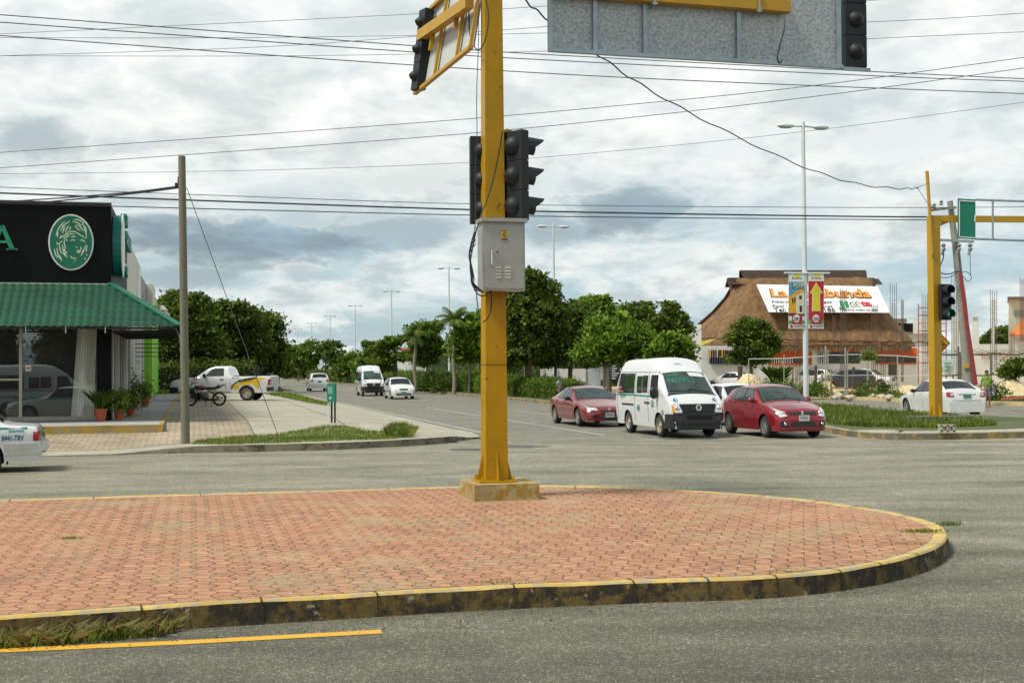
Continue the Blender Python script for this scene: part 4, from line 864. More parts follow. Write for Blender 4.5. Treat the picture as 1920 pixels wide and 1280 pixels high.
# ---------------- SUV + parked cars
def spec_suv():
    B = Body(L=4.5, wheels=[.9, 3.6], rw=.36, sill=.30, crown=.05, top=[(0, .6), (.03, .82), (.15, .94), (.9, 1.08), (1.15, 1.12), (1.8, 1.58), (2.2, 1.68), (3.5, 1.67), (4.1, 1.60), (4.35, 1.2), (4.47, 1.0), (4.5, .5)],
        belt=[(0, .58), (.25, .85), (1.2, 1.02), (4.2, 1.08), (4.5, 1)], wb=[(0, .66), (.05, .78), (.2, .86), (.5, .91), (3.9, .92), (4.3, .87), (4.5, .76)], wt=[(0, .6), (1.1, .78), (1.8, .66), (3.8, .63), (4.3, .68), (4.5, .66)])
    sp = dict(ws=[(1.18, -.72), (1.18, .72), (1.82, .62), (1.82, -.62)], rw_=[(4.08, -.56), (4.08, .56), (4.30, .64), (4.30, -.64)], sw=[[(1.5, 1.08), (2.35, 1.10), (2.35, 1.52), (1.95, 1.50)], [(2.41, 1.10), (3.2, 1.13), (3.2, 1.53), (2.41, 1.53)], [(3.27, 1.14), (3.85, 1.2), (3.78, 1.48), (3.27, 1.52)]],
        hl=[(.42, .72), (.74, .74), (.80, .90), (.5, .84)], tl=[(.6, .9), (.84, .9), (.80, 1.1), (.62, 1.1)], grille=[[(-.38, .60), (.38, .60), (.42, .84), (-.42, .84)]], seams=[((2.38, .4), (2.38, 1.1)), ((3.3, .6), (3.3, 1.1)), ((1.4, .4), (1.35, 1.0))], handles=[(2.1, .98), (3.05, 1.0)], mir=(1.65, 1.1), pz=.9)
    return B, sp
def parked(fn, body, px, py, head, label, z=.13, grp='cars parked by the thatched building', glass=cglass, nm='parked_car'):
    B, sp = fn(); r = rootcar(nm, label, 'car', G(px, py, z), head, grp); car_common(B, r, body, sp, glass); add_wheels(B, r, rimm, 5); return r
def hdg(a): return Vector((math.sin(R(a)), math.cos(R(a)), 0))
suv1 = parked(spec_suv, pwhite, 1628, 727, hdg(125), 'white sport utility vehicle facing right in the dirt lot, right of the banner pole')
suv2 = parked(spec_suv, pwhite, 1517, 725, hdg(-62), 'white sport utility vehicle just left of the dark open-sided van, in the dirt lot')
suv3 = parked(spec_suv, pblack, 1582, 733, hdg(-95), 'dark car with a red tail light in front of the white sport utility vehicle')
suv4 = parked(spec_suv, pbeige, 1338, 716, hdg(-100), 'beige wagon with dark windows under the slatted window wall')
p5 = parked(spec_sentra, pwhite, 1372, 730, hdg(-55), 'white four-door sedan in front of the sand heap, left of the wooden stake')
p6 = parked(spec_sentra, pblack, 1330, 727, hdg(-80), 'black car mostly hidden behind the minibus windshield corner')
p7 = parked(spec_sentra, pdteal, 1428, 724, hdg(-90), 'grey-blue sedan behind the sand heap, right of the wooden stake')
p8 = parked(spec_sentra, pwhite, 1385, 717, hdg(-100), 'white sedan behind the dark-windowed row, its roof showing beside the wooden stake')
p9 = parked(spec_suv, pdteal, 1560, 719, hdg(-90), 'dark van with a reddish window behind the fence posts', nm='parked_van')
p10 = parked(spec_sentra, psilver, 1478, 722, hdg(150), 'silver car behind the spiky palm shrub')
p11 = parked(spec_suv, pwhite, 503, 725, H_CAM * -1, 'white wagon driving away on the avenue beyond the pickup truck', z=.0, grp='cars on the avenue', nm='wagon_car')
p11.location = AV(11.2, 118, 0)
p12 = copy_tree(p5, G(1885, 716, .13), R(10), 'black-windowed car behind the fence at the far right')
p13 = copy_tree(w3, G(672, 713, 0), label='tiny white car far away on the avenue beside the median bushes')
# van passing just outside the frame, mirrored in the shop window
# ================================================================ main signal mast on the island
PB = P(927, 900, 17.85); PX, PY = PB.x, PB.y
def frame(az_right):  # horizontal unit from angle
    return Vector((math.cos(az_right), math.sin(az_right), 0))
ped = thing('concrete_footing', (PX + .03, PY - .02, IZ), 'square weathered concrete block carrying the big yellow mast', 'footing')
m = MB(); c = PB.copy(); c.z = IZ + .115; c += UC * .06
m.box(c, (.93, 1.0, .23), basis(UC)); fo = m.build('concrete_block', pm('footing_concrete', (.36, .29, .14), .9, var=.35, scale=3, bump=.4, dirt=(.30, .19, .03), dscale=4, dthr=.47), ped)
ZB = IZ + .23
mast = thing('signal_mast', (PX, PY, ZB), 'tall square yellow steel mast standing on the brick island', 'signal mast')
def sq(mb, z0, z1, a0, a1, c0, mi=0):
    vs = []
    for z, a in ((z0, a0), (z1, a1)):
        for sx, sy in ((-1, -1), (1, -1), (1, 1), (-1, 1)): vs.append(Vector((c0.x, c0.y, z)) + UC * sx * a / 2 + UA * sy * a / 2)
    mb.add(vs, [(0, 3, 2, 1), (4, 5, 6, 7), (0, 1, 5, 4), (1, 2, 6, 5), (2, 3, 7, 6), (3, 0, 4, 7)], mi)
C0 = Vector((PX, PY, 0))
m = MB(); sq(m, ZB + .02, 2.05, .325, .305, C0); m.build('lower_column', yellow, mast)
m = MB(); sq(m, 2.062, 8.3, .305, .245, C0); m.build('upper_column', yellow, mast)
m = MB(); m.box((PX, PY, 2.056), (.31, .31, .012), basis(UC)); m.build('weld_seam', pm('rust', (.12, .05, .02), .9), mast)
m = MB(); m.box((PX, PY, ZB + .012), (.56, .56, .024), basis(UC)); m.build('base_plate', yellow, mast)
for d in (UC, -UC, UA, -UA):
    m = MB(); s_ = d.cross(UZ) * .008; b0 = C0 + d * .16; 
    m.prism([b0 + UZ * (ZB + .02) - s_, b0 + d * .10 + UZ * (ZB + .02) - s_, b0 + d * .09 + UZ * (ZB + .07) - s_, b0 + UZ * (ZB + .42) - s_], s_ * 2); m.build('gusset', yellow, mast)
for a in (-1, 1):
    for b in (-1, 1):
        m = MB(); q = C0 + UC * a * .22 + UA * b * .22; m.tube([q + UZ * ZB, q + UZ * (ZB + .09)], .016, 6); m.box(q + UZ * (ZB + .04), (.05, .05, .03)); m.build('anchor_bolt', yellow, mast)
# mast arms
TL = .17; UD = Vector((math.sin(R(-21)), math.cos(R(-21)), 0)); UP_ = Vector((UD.y, -UD.x, 0))
def LP(t, z, d=0.): t *= .765; return C0 + UD * (.10 + t) + UP_ * (-.14 - TL * (7.35 - z) + d) + UZ * (z + .12 - t * .02)
arm = thing('mast_arm', C0 + UZ * 7.3, 'yellow beam reaching right from the big mast and carrying the galvanised sign', 'mast arm')
m = MB(); m.beam(C0 + UC * .12 + UZ * 7.50, C0 + UC * 4.66 + UZ * 7.47, .15, .17); m.build('beam', yellowp, arm)
arm2 = thing('mast_arm', C0 + UZ * 7.0, 'yellow beam reaching away from the big mast behind the yellow framed sign', 'mast arm')
m = MB(); m.beam(LP(0, 7.12, -.12), LP(3.3, 7.32, -.12), .13, .16); m.build('beam', yellowp, arm2)
m = MB(); m.prism([C0 + UA * .1 + UC * .02 + UZ * 7.1, C0 + UA * .6 + UC * .02 + UZ * 7.12, C0 + UA * .1 + UC * .02 + UZ * 6.6], UC * .012); m.build('gusset', yellowp, arm2)
# galvanised sign seen from behind
S0, S1, SZ0, SZ1 = .86, 5.56, 6.60, 8.0
def SP(s, z, d=0.): return C0 + UC * s + UA * d + UZ * z
gs = thing('road_sign', SP(3, 6.5), 'back of a large galvanised road sign hanging at the top right', 'road sign')
m = MB(); m.prism([SP(S0, SZ0, .10), SP(S1, SZ0, .10), SP(S1, SZ1, .10), SP(S0, SZ1, .10)], UA * .012); m.build('panel', galv, gs)
for s in (S0 + .03, 1.57, 2.35, 3.85, S1 - .03):
    m = MB(); m.beam(SP(s, SZ0 + .05, .065), SP(s, SZ1, .065), .05, .06, up=UC); m.build('stiffener', galvf, gs)
m = MB(); m.beam(SP(S0, SZ0 + .02, .06), SP(S1 + .02, SZ0 + .02, .06), .075, .055); m.build('bottom_rail', galvf, gs)
m = MB(); m.beam(SP(S1 + .02, SZ0 + .0, .07), SP(S1 + .5, SZ0 - .0, .07), .05, .05); m.build('signal_bracket', galvf, gs)
for s in (2.45, 4.12):
    m = MB()
    for z in (7.36, 7.6): m.beam(SP(s - .04, z, -.10), SP(s + .04, z, -.10), .02, .03); 
    m.tube([SP(s, 7.34, .09), SP(s, 7.34, -.11), SP(s, 7.62, -.11), SP(s, 7.62, .09)], .012, 6); m.build('clamp', galvf, gs)
# yellow framed sign, tilted
ys = thing('road_sign', LP(1.7, 6.5), 'white backed sign in a yellow frame, slanting away left of the big mast', 'road sign')
m = MB(); m.prism([LP(0, 6.5, .05), LP(3.45, 6.48, .05), LP(3.45, 7.78, .05), LP(0, 7.95, .05)], UP_ * .012); m.build('panel', pm('sign_back', (.46, .48, .46), .6, var=.12, scale=9, stretch=(1, 1, 8)), ys)
for t in (.02, .85, 2.25, 3.43):
    m = MB(); m.beam(LP(t, 6.45), LP(t, 7.85), .045, .07, up=UA); m.build('frame_upright', yellowp, ys)
for z in (6.47, 7.83):
    m = MB(); m.beam(LP(-.02, z), LP(3.62 if z < 7 else 3.45, z - .03), .07, .05); m.build('frame_rail', yellowp, ys)
for t in (1.0, 2.6):
    m = MB(); m.beam(LP(t, 6.95, -.06), LP(t, 7.35, -.06), .06, .08, up=UA); m.build('clamp', yellowp, ys)
# ---------------- traffic signal heads
lensd = pm('lens_dark', (.02, .015, .015), .2); greenl = glow('lens_green_lit', (.03, .42, .26), .45)
def signal_head(loc, face, label, lit=None, h=1.24, w=.33, dep=.16, VL=.29, group='black three-lamp signal heads', z_org=None, tube=False):
    """face = unit direction the lamps look to; origin at the bottom of the head"""
    rz = math.atan2(face.y, face.x); r = thing('traffic_signal', loc, label, 'traffic signal', rz, group)
    sec = h / 3; m = MB()
    for k in range(3): m.box((0, 0, sec * (k + .5)), (dep, w, sec - .012))
    m.box((0, 0, h / 2), (dep * .8, w * .95, h)); m.build('housing', dkgrey, r, local=True)
    for k in range(3):
        zc = sec * (k + .5); m = MB(); m.lathe([(w * .36, 0), (w * .33, .03), (w * .24, .07), (w * .10, .10), (.01, .105)], (-dep / 2 + .002, 0, zc), (-1, 0, 0), 18, cap=False); m.build('rear_dome', dkgrey, r, local=True, smooth=60)
        m = MB(); m.lathe([(w * .36, .004), (w * .3, .03), (.01, .045)], (dep / 2, 0, zc), (1, 0, 0), 18, cap=False); m.build('lens', greenl if (lit == k) else lensd, r, local=True, smooth=60)
        # visor: cap that droops outwards
        m = MB(); n = 18; rows = []; ro = w * .42; Lv = VL
        for rr in (ro, ro - .012):
            for i in range(7):
                x = dep / 2 + Lv * i / 6; row = []
                for j in range(n + 1):
                    a = math.pi * (1.5 * j / n - .25) if not tube else 2 * math.pi * j / n * .86 - .22 * math.pi
                    cut = Lv * (1 - max(0, -math.sin(a)) * 1.0) if not tube else Lv * .85
                    side = 1 - .62 * (1 - max(0, math.sin(a))) if not tube else 1
                    xx = dep / 2 + min(1, side) * Lv * i / 6 
                    row.append(Vector((xx, rr * math.cos(a), zc + rr * math.sin(a) - .0)))
                rows.append(row)
        m.grid(rows[:7]); m.grid(rows[7:]); m.grid([rows[6], rows[13]]); m.build('visor', dkgrey, r, local=True, smooth=60)
    return r
def az(a): return Vector((math.sin(R(a)), math.cos(R(a)), 0))
q = P(967, 415, 17.75); sgA = signal_head(Vector((q.x, q.y, q.z)), az(45), 'black three-lamp signal on the right side of the big mast, hoods pointing right', h=1.28, w=.39, dep=.14, VL=.48)
q = P(903, 420, 18.05); sgB = signal_head(Vector((q.x, q.y, q.z)), az(-8), 'black three-lamp signal half hidden behind the left edge of the big mast', h=1.26)
p = P(784, 170, 20.2); sgC = signal_head(p, az(50), 'black signal at the far end of the yellow framed sign, its back scalloped', h=1.32, w=.25, VL=.16)
sgC.rotation_euler = (Matrix.Rotation(R(6.5), 3, 'Y') @ Matrix.Rotation(math.atan2(az(62).y, az(62).x), 3, 'Z')).to_euler()
p = SP(5.84, SZ0 + .04, .16); sgD = signal_head(p, UA, 'black signal at the right end of the galvanised sign, backs of its lamps showing', h=1.5, w=.36)
m = MB(); m.tube([C0 + UC * .13 + UZ * 5.36, C0 + UC * .22 + UZ * 5.40, C0 + UC * .30 + UZ * 5.37, sgA.location + UZ * 1.26], .035, 8); tag(m.build('signal_bracket', yellowp, smooth=60), 'short bent yellow pipe holding the top of the right-hand signal on the big mast', 'bracket')
# ---------------- control box
bc = C0 - UA * .34 + UC * .035
box = thing('control_box', Vector((bc.x, bc.y, 3.02)), 'grey steel control cabinet strapped to the big yellow mast', 'control cabinet')
BX = basis(UC); bz0, bz1 = 3.08, 4.03
stl = pm('cabinet_steel', (.36, .365, .34), .45, .35, var=.14, scale=3, dirt=(.30, .27, .22), dscale=3, dthr=.66)
m = MB(); m.box((bc.x, bc.y, (bz0 + bz1) / 2), (.60, .34, bz1 - bz0), BX); m.build('cabinet', stl, box)
m = MB(); m.box(Vector((bc.x, bc.y, bz1 + .025)) - UA * .015, (.66, .42, .05), BX); m.build('lid', stl, box)
fc = bc - UA * .178
m = MB(); m.box((fc.x, fc.y, (bz0 + bz1) / 2 - .01), (.55, .016, bz1 - bz0 - .08), BX); dr = m.build('door', stl, box)
fc2 = bc - UA * .192
def FB(u, z): return Vector((fc2.x, fc2.y, 0)) + UC * u + UZ * z
m = MB(); m.tube([FB(-.19, 3.42) + UA * .01, FB(-.19, 3.43) - UA * .03, FB(-.19, 3.63) - UA * .03, FB(-.19, 3.64) + UA * .01], .010, 6); m.build('handle', chrome, dr)
m = MB(); m.lathe([(.012, 0), (.012, .01)], FB(-.10, 3.61), -UA, 10); m.build('lock', black, dr)
for u in (-.085, .05):
    m = MB()
    for k in range(4): m.box(FB(u + .0, 3.26 + k * .045), (.075, .012, .014), BX)
    m.build('vent', pm('vent_pale', (.75, .75, .73), .5), dr)
m = MB(); m.box(FB(.0, 3.86), (.085, .006, .12), BX); st = m.build('sticker', pm('sticker_yellow', (.62, .42, .03), .5), dr)
m = MB()
for k, w_ in enumerate((.06, .05, .06, .05)): m = MB(); m.box(FB(.0 + (.006 if k % 2 else -.004), 3.90 - k * .026) - UA * .004, (w_, .004, .012), BX); m.build('printed_line', pm('sticker_ink', (.12, .03, .01), .6), st)
m = MB(); m.box(FB(0, 3.785) - UA * .002, (.08, .006, .014), BX); m.build('printed_line', pm('sticker_ink', (.12, .03, .01), .6), st)
# ---------------- loose cables on the mast
def cable(name, pts, r, label, cat='cable', mat=None, sm=2, group=None):
    pts = smoothp([Vector(p) for p in pts], sm); m = MB(); loc = pts[0].copy(); m.tube(pts, r, 5)
    return tag(m.build(name, mat or wirem, loc=loc, smooth=60), label, cat, group)
def PC(px, py, Y): return P(px, py, Y)
cable('hanging_cable', [PC(898, -5, 17.5), PC(897, 90, 17.5), PC(893, 180, 17.4), PC(895, 260, 17.4), PC(890, 330, 17.4), PC(893, 405, 17.3), PC(885, 470, 17.2)], .006, 'thin wavy dark cable hanging down the left edge of the big mast')
cable('hanging_cable', [PC(879, -5, 18.5), PC(879, 60, 18.2), PC(886, 85, 18), PC(897, 97, 17.6), PC(910, 80, 17.5), PC(918, 30, 17.5), PC(910, -5, 17.5)], .009, 'black cable loop drooping below the yellow framed sign against the big mast')
cable('hanging_cable', [PC(942, 245, 17.5), PC(935, 290, 17.55), PC(922, 350, 17.55), PC(905, 395, 17.5), PC(893, 430, 17.3), PC(885, 470, 17.2), PC(880, 500, 17.2), PC(888, 545, 17.2), PC(905, 558, 17.3), PC(922, 545, 17.4)], .010, 'thick black cable crossing the big mast down to the cabinet')
for k in range(5): cable('hanging_cable', [PC(892, 425 + 8 * k, 17.3), PC(883 - k, 455 + k * 5, 17.2), PC(878 + k * 2, 480 + 6 * k, 17.2), PC(884 + k * 1.5, 505 + 5 * k, 17.2), PC(882 + k, 530, 17.2), PC(893 + 4 * k, 546 + k, 17.25)], .006, 'one of the tangled black cables bunched at the left side of the grey cabinet', group='cables tangled beside the cabinet')
cable('hanging_cable', [PC(892, 535, 17.35), PC(896, 580, 17.4), PC(900, 600, 17.5)], .008, 'short black cable hanging under the left corner of the cabinet')
cable('hanging_cable', [PC(921, 543, 17.4), PC(922, 575, 17.5), PC(915, 598, 17.5), PC(905, 604, 17.5)], .010, 'black cable hooking left below the cabinet across the yellow mast')
cable('hanging_cable', [PC(1468, 28, 18.3), PC(1472, 50, 18.2), PC(1462, 85, 18.2), PC(1456, 110, 18.2), PC(1462, 121, 18.2), PC(1466, 112, 18.2)], .013, 'black cable end dangling in a hook from the beam tip by the galvanised sign')
# ================================================================ wooden pole + guy, meter box
wp = thing('utility_pole', G(348, 833, .15), 'bare round wooden pole at the kerb in front of the shop', 'utility pole')
b = G(348, 833, .13); t = P(341, 293, b.y); m = MB(); m.tube([b, b.lerp(t, .3), b.lerp(t, .7), t], [.11, .105, .098, .092], 14); m.build('pole', wood, wp, smooth=60)
m = MB(); kk = b.lerp(t, .9); m.tube([kk + Vector((-.16, -.02, .05)), kk + Vector((-.1, -.02, -.05)), kk + Vector((-.09, -.02, .2))], .025, 6); m.box(kk + Vector((-.12, 0, 0)), (.12, .06, .07)); m.build('cable_clamp', black, wp)
gz = lot_z(*toAV(G(521, 815, .2))); cable('guy_wire', [P(350, 352, b.y - .05), P(437, 590, b.y + .8).lerp(P(437, 590, b.y + .8), 1), G(521, 815, gz)], .010, 'taut steel guy wire slanting from the wooden pole to the grass strip', 'guy wire', wiregm, sm=0)
mb_ = thing('meter_post', G(622, 805, .17), 'small green meter cabinet on twin posts in the grass strip', 'meter box')
q = G(622, 805, .17); grn = pm('box_green', (.02, .25, .16), .5, var=.1); 
for dx, mt in ((-.10, lampw), (.0, black), (.10, black)):
    m = MB(); m.box((q.x + dx, q.y, q.z + .42), (.05, .05, .84)); m.build('post', mt, mb_)
m = MB(); m.box((q.x, q.y, q.z + 1.12), (.28, .2, .56), .12); m.build('cabinet', grn, mb_)
m = MB(); m.box((q.x - .03, q.y - .105, q.z + 1.20), (.14, .01, .22), .12); m.build('notice', pm('notice_pale', (.16, .42, .36), .6), mb_)
m = MB(); m.lathe([(.035, 0), (.035, .012)], (q.x - .02, q.y - .11, q.z + .96), (0, -1, 0), 12); m.build('dial', lampw, mb_)
m = MB(); m.box((q.x + .135, q.y + .0, q.z + 1.12), (.02, .21, .57), .12); m.build('side_panel', black, mb_)
# ================================================================ overhead lines
def wire(pts, Ys, r, mat, label, grp='power lines crossing the sky'):
    """pixel polyline, depth range; extended and sagging smoothly"""
    n = len(pts); out = []
    xs = [p[0] for p in pts]
    def ext(p0, p1, k): return (p0[0] + (p0[0] - p1[0]) * k, p0[1] + (p0[1] - p1[1]) * k)
    a = ext(pts[0], pts[1], 420 / max(1, abs(pts[0][0] - pts[1][0]))); e = ext(pts[-1], pts[-2], 420 / max(1, abs(pts[-1][0] - pts[-2][0])))
    P2 = [a] + list(pts) + [e]
    for x, y in P2:
        f = (x + 420) / (CW + 840); out.append(P(x, y, Ys[0] + (Ys[1] - Ys[0]) * f))
    out = smoothp(out, 3); m = MB(); m.tube(out, r, 5); o = m.build('power_line', mat, loc=out[0].copy(), smooth=60); return tag(o, label, 'power line', grp)
wire([(0, 28), (783, 87), (1000, 102), (1660, 136), (1920, 148)], (28, 36), .013, wiregm, 'dark line, topmost of the three falling to the right across the upper sky')
wire([(0, 42), (783, 99), (1000, 112), (1660, 144), (1920, 153)], (28, 36), .013, wiregm, 'dark line, middle of the three falling to the right across the upper sky')
wire([(0, 67), (783, 124), (1237, 150), (1920, 176)], (28, 36), .013, wiregm, 'dark line, lowest of the three falling to the right across the upper sky')
wire([(0, 64), (783, 27), (1026, 12), (1300, -8)], (60, 50), .012, wiregm, 'faint line rising to the right and leaving the top of the picture by the mast')
wire([(0, 71), (400, 72), (783, 67), (1026, 63), (1700, 40), (1920, 25)], (60, 50), .012, wiregm, 'faint nearly level line just below the top of the sky')
wire([(0, 105), (500, 90), (783, 68), (942, 57), (1026, 50), (1400, 20)], (60, 50), .012, wiregm, 'faint line rising from the upper left and passing behind the galvanised sign')
wire([(0, 105), (500, 106), (783, 102), (1200, 92), (1920, 60)], (62, 52), .012, wiregm, 'faint level line below the three dark ones at the upper left')
wire([(0, 286), (800, 230), (1080, 206), (1500, 166), (1920, 108)], (50, 40), .013, wiregm, 'thin line rising to the right, upper of the pair above the wooden pole')
wire([(0, 315), (800, 258), (1080, 232), (1500, 186), (1920, 128)], (50, 40), .013, wiregm, 'thin line rising to the right, lower of the pair just over the wooden pole')
wire([(0, 326), (400, 322), (800, 310), (1045, 294), (1500, 250), (1920, 192)], (70, 60), .012, wiregm, 'faintest line rising gently right across the middle sky')
wire([(0, 351), (340, 364), (800, 381), (1020, 385), (1640, 390), (1920, 388)], (36, 44), .012, wiregm, 'thin line, uppermost of the bundle passing behind the signals')
wire([(0, 362), (340, 375), (800, 391), (1020, 397), (1640, 407), (1920, 407)], (36, 44), .026, wirem, 'thick black line, middle of the bundle passing behind the signals')
wire([(-100, 378), (210, 387), (800, 402), (1020, 406), (1640, 412), (1920, 413)], (36, 44), .016, wirem, 'black line, lowest of the bundle passing behind the signals')
YM = 39.7
dl = smoothp([P(960, -20, 19), P(985, 2, 19.5), P(1027, 38, 20.5), P(1115, 98, 22.5), P(1200, 160, 24.5), P(1330, 232, 28), P(1500, 313, 32.5), P(1610, 348, 35.5), P(1700, 355, 38.5), P(1722, 352, 39.2)], 3)
for i, p in enumerate(dl): p.z += .025 * math.sin(i * 1.3)
m = MB(); m.tube(dl, .014, 5); tag(m.build('power_line', wirem, loc=dl[0].copy()), 'wavy black cable swooping down from the big mast to the yellow mast at right', 'power line')
cable('tie_wire', [P(1720, 352, 39.2), P(1742, 385, YM)], .008, 'short wire from the swooping cable down to the right-hand yellow mast', 'wire', wirem)
cable('tie_wire', [P(1720, 352, 39.2), P(1740, 344, YM)], .008, 'short wire from the swooping cable up to the slanted top pole', 'wire', wirem)
a = b.lerp(t, .895) + Vector((-.1, 0, 0))
for dz, lb in ((0, 'upper'), (.12, 'lower')):
    pts = [a + UZ * (-dz * .3), P(250, 361 + dz * 20, 34), P(120, 371 + dz * 40, 38), P(0, 379 + dz * 60, 42), P(-300, 400 + dz * 60, 50)]
    cable('service_cable', pts, .022, f'black service cable from the wooden pole to the shop roof, {lb} of the two', 'cable', wirem)
# ================================================================ far signal mast at right
R0 = G(1755, 787, .22); Ym = R0.y
rmast = thing('signal_mast', R0, 'yellow square mast with one sagging side pole on the grassy median at right', 'signal mast')
m = MB(); 
def sqm(mb, z0, z1, a, c0):
    vs = []
    for z in (z0, z1):
        for sx, sy in ((-1, -1), (1, -1), (1, 1), (-1, 1)): vs.append(Vector((c0.x, c0.y, z)) + az(90 - 20) * sx * a / 2 + az(-20) * sy * a / 2)
    mb.add(vs, [(0, 3, 2, 1), (4, 5, 6, 7), (0, 1, 5, 4), (1, 2, 6, 5), (2, 3, 7, 6), (3, 0, 4, 7)])
ztop = P(1755, 405, Ym).z
sqm(m, .30, ztop, .30, R0); m.build('column', yellowp, rmast)
for d in (az(70), -az(70), -az(-20)):
    m = MB(); s_ = d.cross(UZ) * .01; b0 = Vector((R0.x, R0.y, 0)) + d * .15; m.prism([b0 + UZ * .34 - s_, b0 + d * .14 + UZ * .34 - s_, b0 + UZ * .75 - s_], s_ * 2); m.build('gusset', yellowp, rmast)
m = MB(); m.tube([P(1748, 478, Ym - .2), P(1744, 410, Ym - .2), P(1738, 321, Ym - .2)], [.055, .055, .06], 8); m.build('top_pole', yellowp, rmast, smooth=50)
zarm = P(1800, 410, Ym).z; dirA = (P(2250, 433, Ym + 1.0) - P(1757, 410, Ym)); dirA.z = 0; dirA.normalize()
m = MB(); A0 = Vector((R0.x, R0.y, P(1757, 410, Ym).z)); m.beam(A0 + dirA * -.15, A0 + dirA * 5.2, .16, .20); m.build('arm', yellowp, rmast)
m = MB(); m.tube([A0 + dirA * .12 - UZ * .45, A0 + dirA * .2 - UZ * .2, A0 + dirA * .5 - UZ * .08], .05, 6); m.build('brace', yellowp, rmast)
m = MB(); m.box((R0.x + .1, R0.y, .24), (1.75, 1.1, .22), .1); tag(m.build('concrete_footing', pm('footing_dark', (.13, .125, .09), .9, var=.3), loc=(R0.x, R0.y, .13)), 'low dark concrete footing under the right-hand yellow mast', 'footing')
q = P(1772, 600, Ym - .25)
sgE = signal_head(Vector((q.x, q.y, q.z)), (CAM - q + Vector((13, 0, 0))).normalized() * 1 if False else Vector((.12, -1, 0)).normalized(), 'black three-lamp signal on the right-hand yellow mast, showing green', lit=0, h=1.18, w=.36, tube=True)
sgE.rotation_euler.z = math.atan2(-1, .25)
# green guide sign with its empty frame
gsn = thing('guide_sign', P(1812, 445, Ym - .1), 'green guide panel with white edge on a long frame at the right edge', 'road sign')
def GP(px, py, d=0): return P(px, py, Ym - .25 - d)
gg = pm('sign_green', (.0, .165, .105), .45, var=.06)
m = MB(); qs = [GP(1796, 372), GP(1829, 374), GP(1829, 449), GP(1796, 447)]; m.prism(qs, (0, .03, 0)); m.build('panel', gg, gsn)
m = MB(); 
for a_, b_ in ((GP(1799, 376, .02), GP(1829, 378, .02)), (GP(1799, 376, .02), GP(1799, 444, .02)), (GP(1799, 444, .02), GP(1829, 446, .02))): m.beam(a_, b_, .012, .028)
m.build('border', pm('sign_white', (.7, .75, .72), .5), gsn)
m = MB()
for a_, b_ in ((GP(1829, 374.5), GP(2120, 384)), (GP(1829, 448), GP(2120, 458)), (GP(1861.5, 376), GP(1861.5, 449)), (GP(1980, 380), GP(1980, 453))): m.tube([a_, b_], .035, 6)
m.build('frame', galvf, gsn)
m = MB(); m.beam(GP(1828, 403, .03), GP(1828, 416, .03), .02, .03); m.build('lettering', pm('sign_white', (.7, .75, .72), .5), gsn)
# bicycle / pedestrian warning diamond behind mast
Yd = Ym + 1.2
ds = thing('warning_sign', P(1758, 700, Yd), 'yellow diamond bicycle warning sign behind the right-hand mast', 'road sign')
def DP(px, py, d=0): return P(px, py, Yd - d)
def diamond(s): return [DP(1758, 645 - s), DP(1782 + s, 645), DP(1758, 669 + s), DP(1735 - s, 645)]
m = MB(); m.prism([DP(1759, 619), DP(1782, 643), DP(1759, 668), DP(1735, 643)], (0, .02, 0)); m.build('panel', pm('diamond_yellow', (.62, .30, .02), .5), ds)
m = MB()
dq = [DP(1759, 621, .01), DP(1780, 643, .01), DP(1759, 666, .01), DP(1737, 643, .01)]
for i in range(4): m.beam(dq[i], dq[(i + 1) % 4], .012, .02)
cc = DP(1769, 648, .02)
for dx, dz in ((0, 0), (-.36, 0)):
    ring_ = [cc + Vector((dx + .085 * math.cos(a), 0, dz + .085 * math.sin(a))) for a in np.linspace(0, 2 * math.pi, 15)]; m.tube(ring_, .012, 5, cap=False)
m.tube([cc, cc + Vector((-.08, 0, .13)), cc + Vector((-.22, 0, .12)), cc + Vector((-.18, 0, 0)), cc + Vector((-.08, 0, .13))], .012, 5); m.tube([cc + Vector((-.08, 0, .13)), cc + Vector((-.06, 0, .2)), cc + Vector((-.0, 0, .2))], .012, 5); m.build('symbol', black, ds)
m = MB(); m.tube([G(1758, 777, .16), P(1758, 666, Yd + .02)], .03, 6); m.build('post', galvf, ds)
# ================================================================ double-arm street lamps along the median
def lamp(loc, label):
    r = thing('street_lamp', loc, label, 'street lamp', AZ, 'double-headed street lamps along the median'); H = 12.4
    m = MB(); m.tube([(0, 0, 0), (0, 0, H * .5), (0, 0, H)], [.125, .105, .075], 10); m.lathe([(.2, 0), (.2, .03)], (0, 0, 0), n=12); m.build('pole', lampw, r, smooth=60, local=True)
    m = MB(); m.tube([(-1.0, 0, H - .22), (0, 0, H - .18), (1.0, 0, H - .22)], .045, 7); m.build('crossarm', lampw, r, smooth=60, local=True)
    for sg in (-1, 1):
        m = MB(); m.ell((sg * .82, 0, H - .20), (.42, .17, .10), 12, 8); m.build('lamp_head', lampw, r, smooth=60, local=True)
        m = MB(); m.ell((sg * .84, 0, H - .245), (.34, .13, .075), 12, 6); m.build('lamp_glass', pm('lamp_glass', (.38, .42, .40), .2), r, smooth=60, local=True)
    return r
LD, LT0, LS = 25.4, None, 38.7
L0 = P(1511, 700, 53.8); LT0 = toAV(L0)[1]; LD = toAV(L0)[0]
where = ['nearest tall white double-headed lamp, carrying two banners in front of the thatched roof', 'second white double-headed lamp, right of the grey cabinet above the big dark tree', 'third white double-headed lamp, left of the big mast above the palm tree', 'fourth white double-headed lamp, above the layered almond tree',
    'fifth white double-headed lamp, above the distant minibus', 'sixth double-headed lamp, rising from the distant trees with a small banner', 'seventh double-headed lamp, small and far behind the distant trees', 'eighth double-headed lamp, tiny beside the dark left-hand trees', 'ninth double-headed lamp, tiniest, almost at the dark left-hand trees']
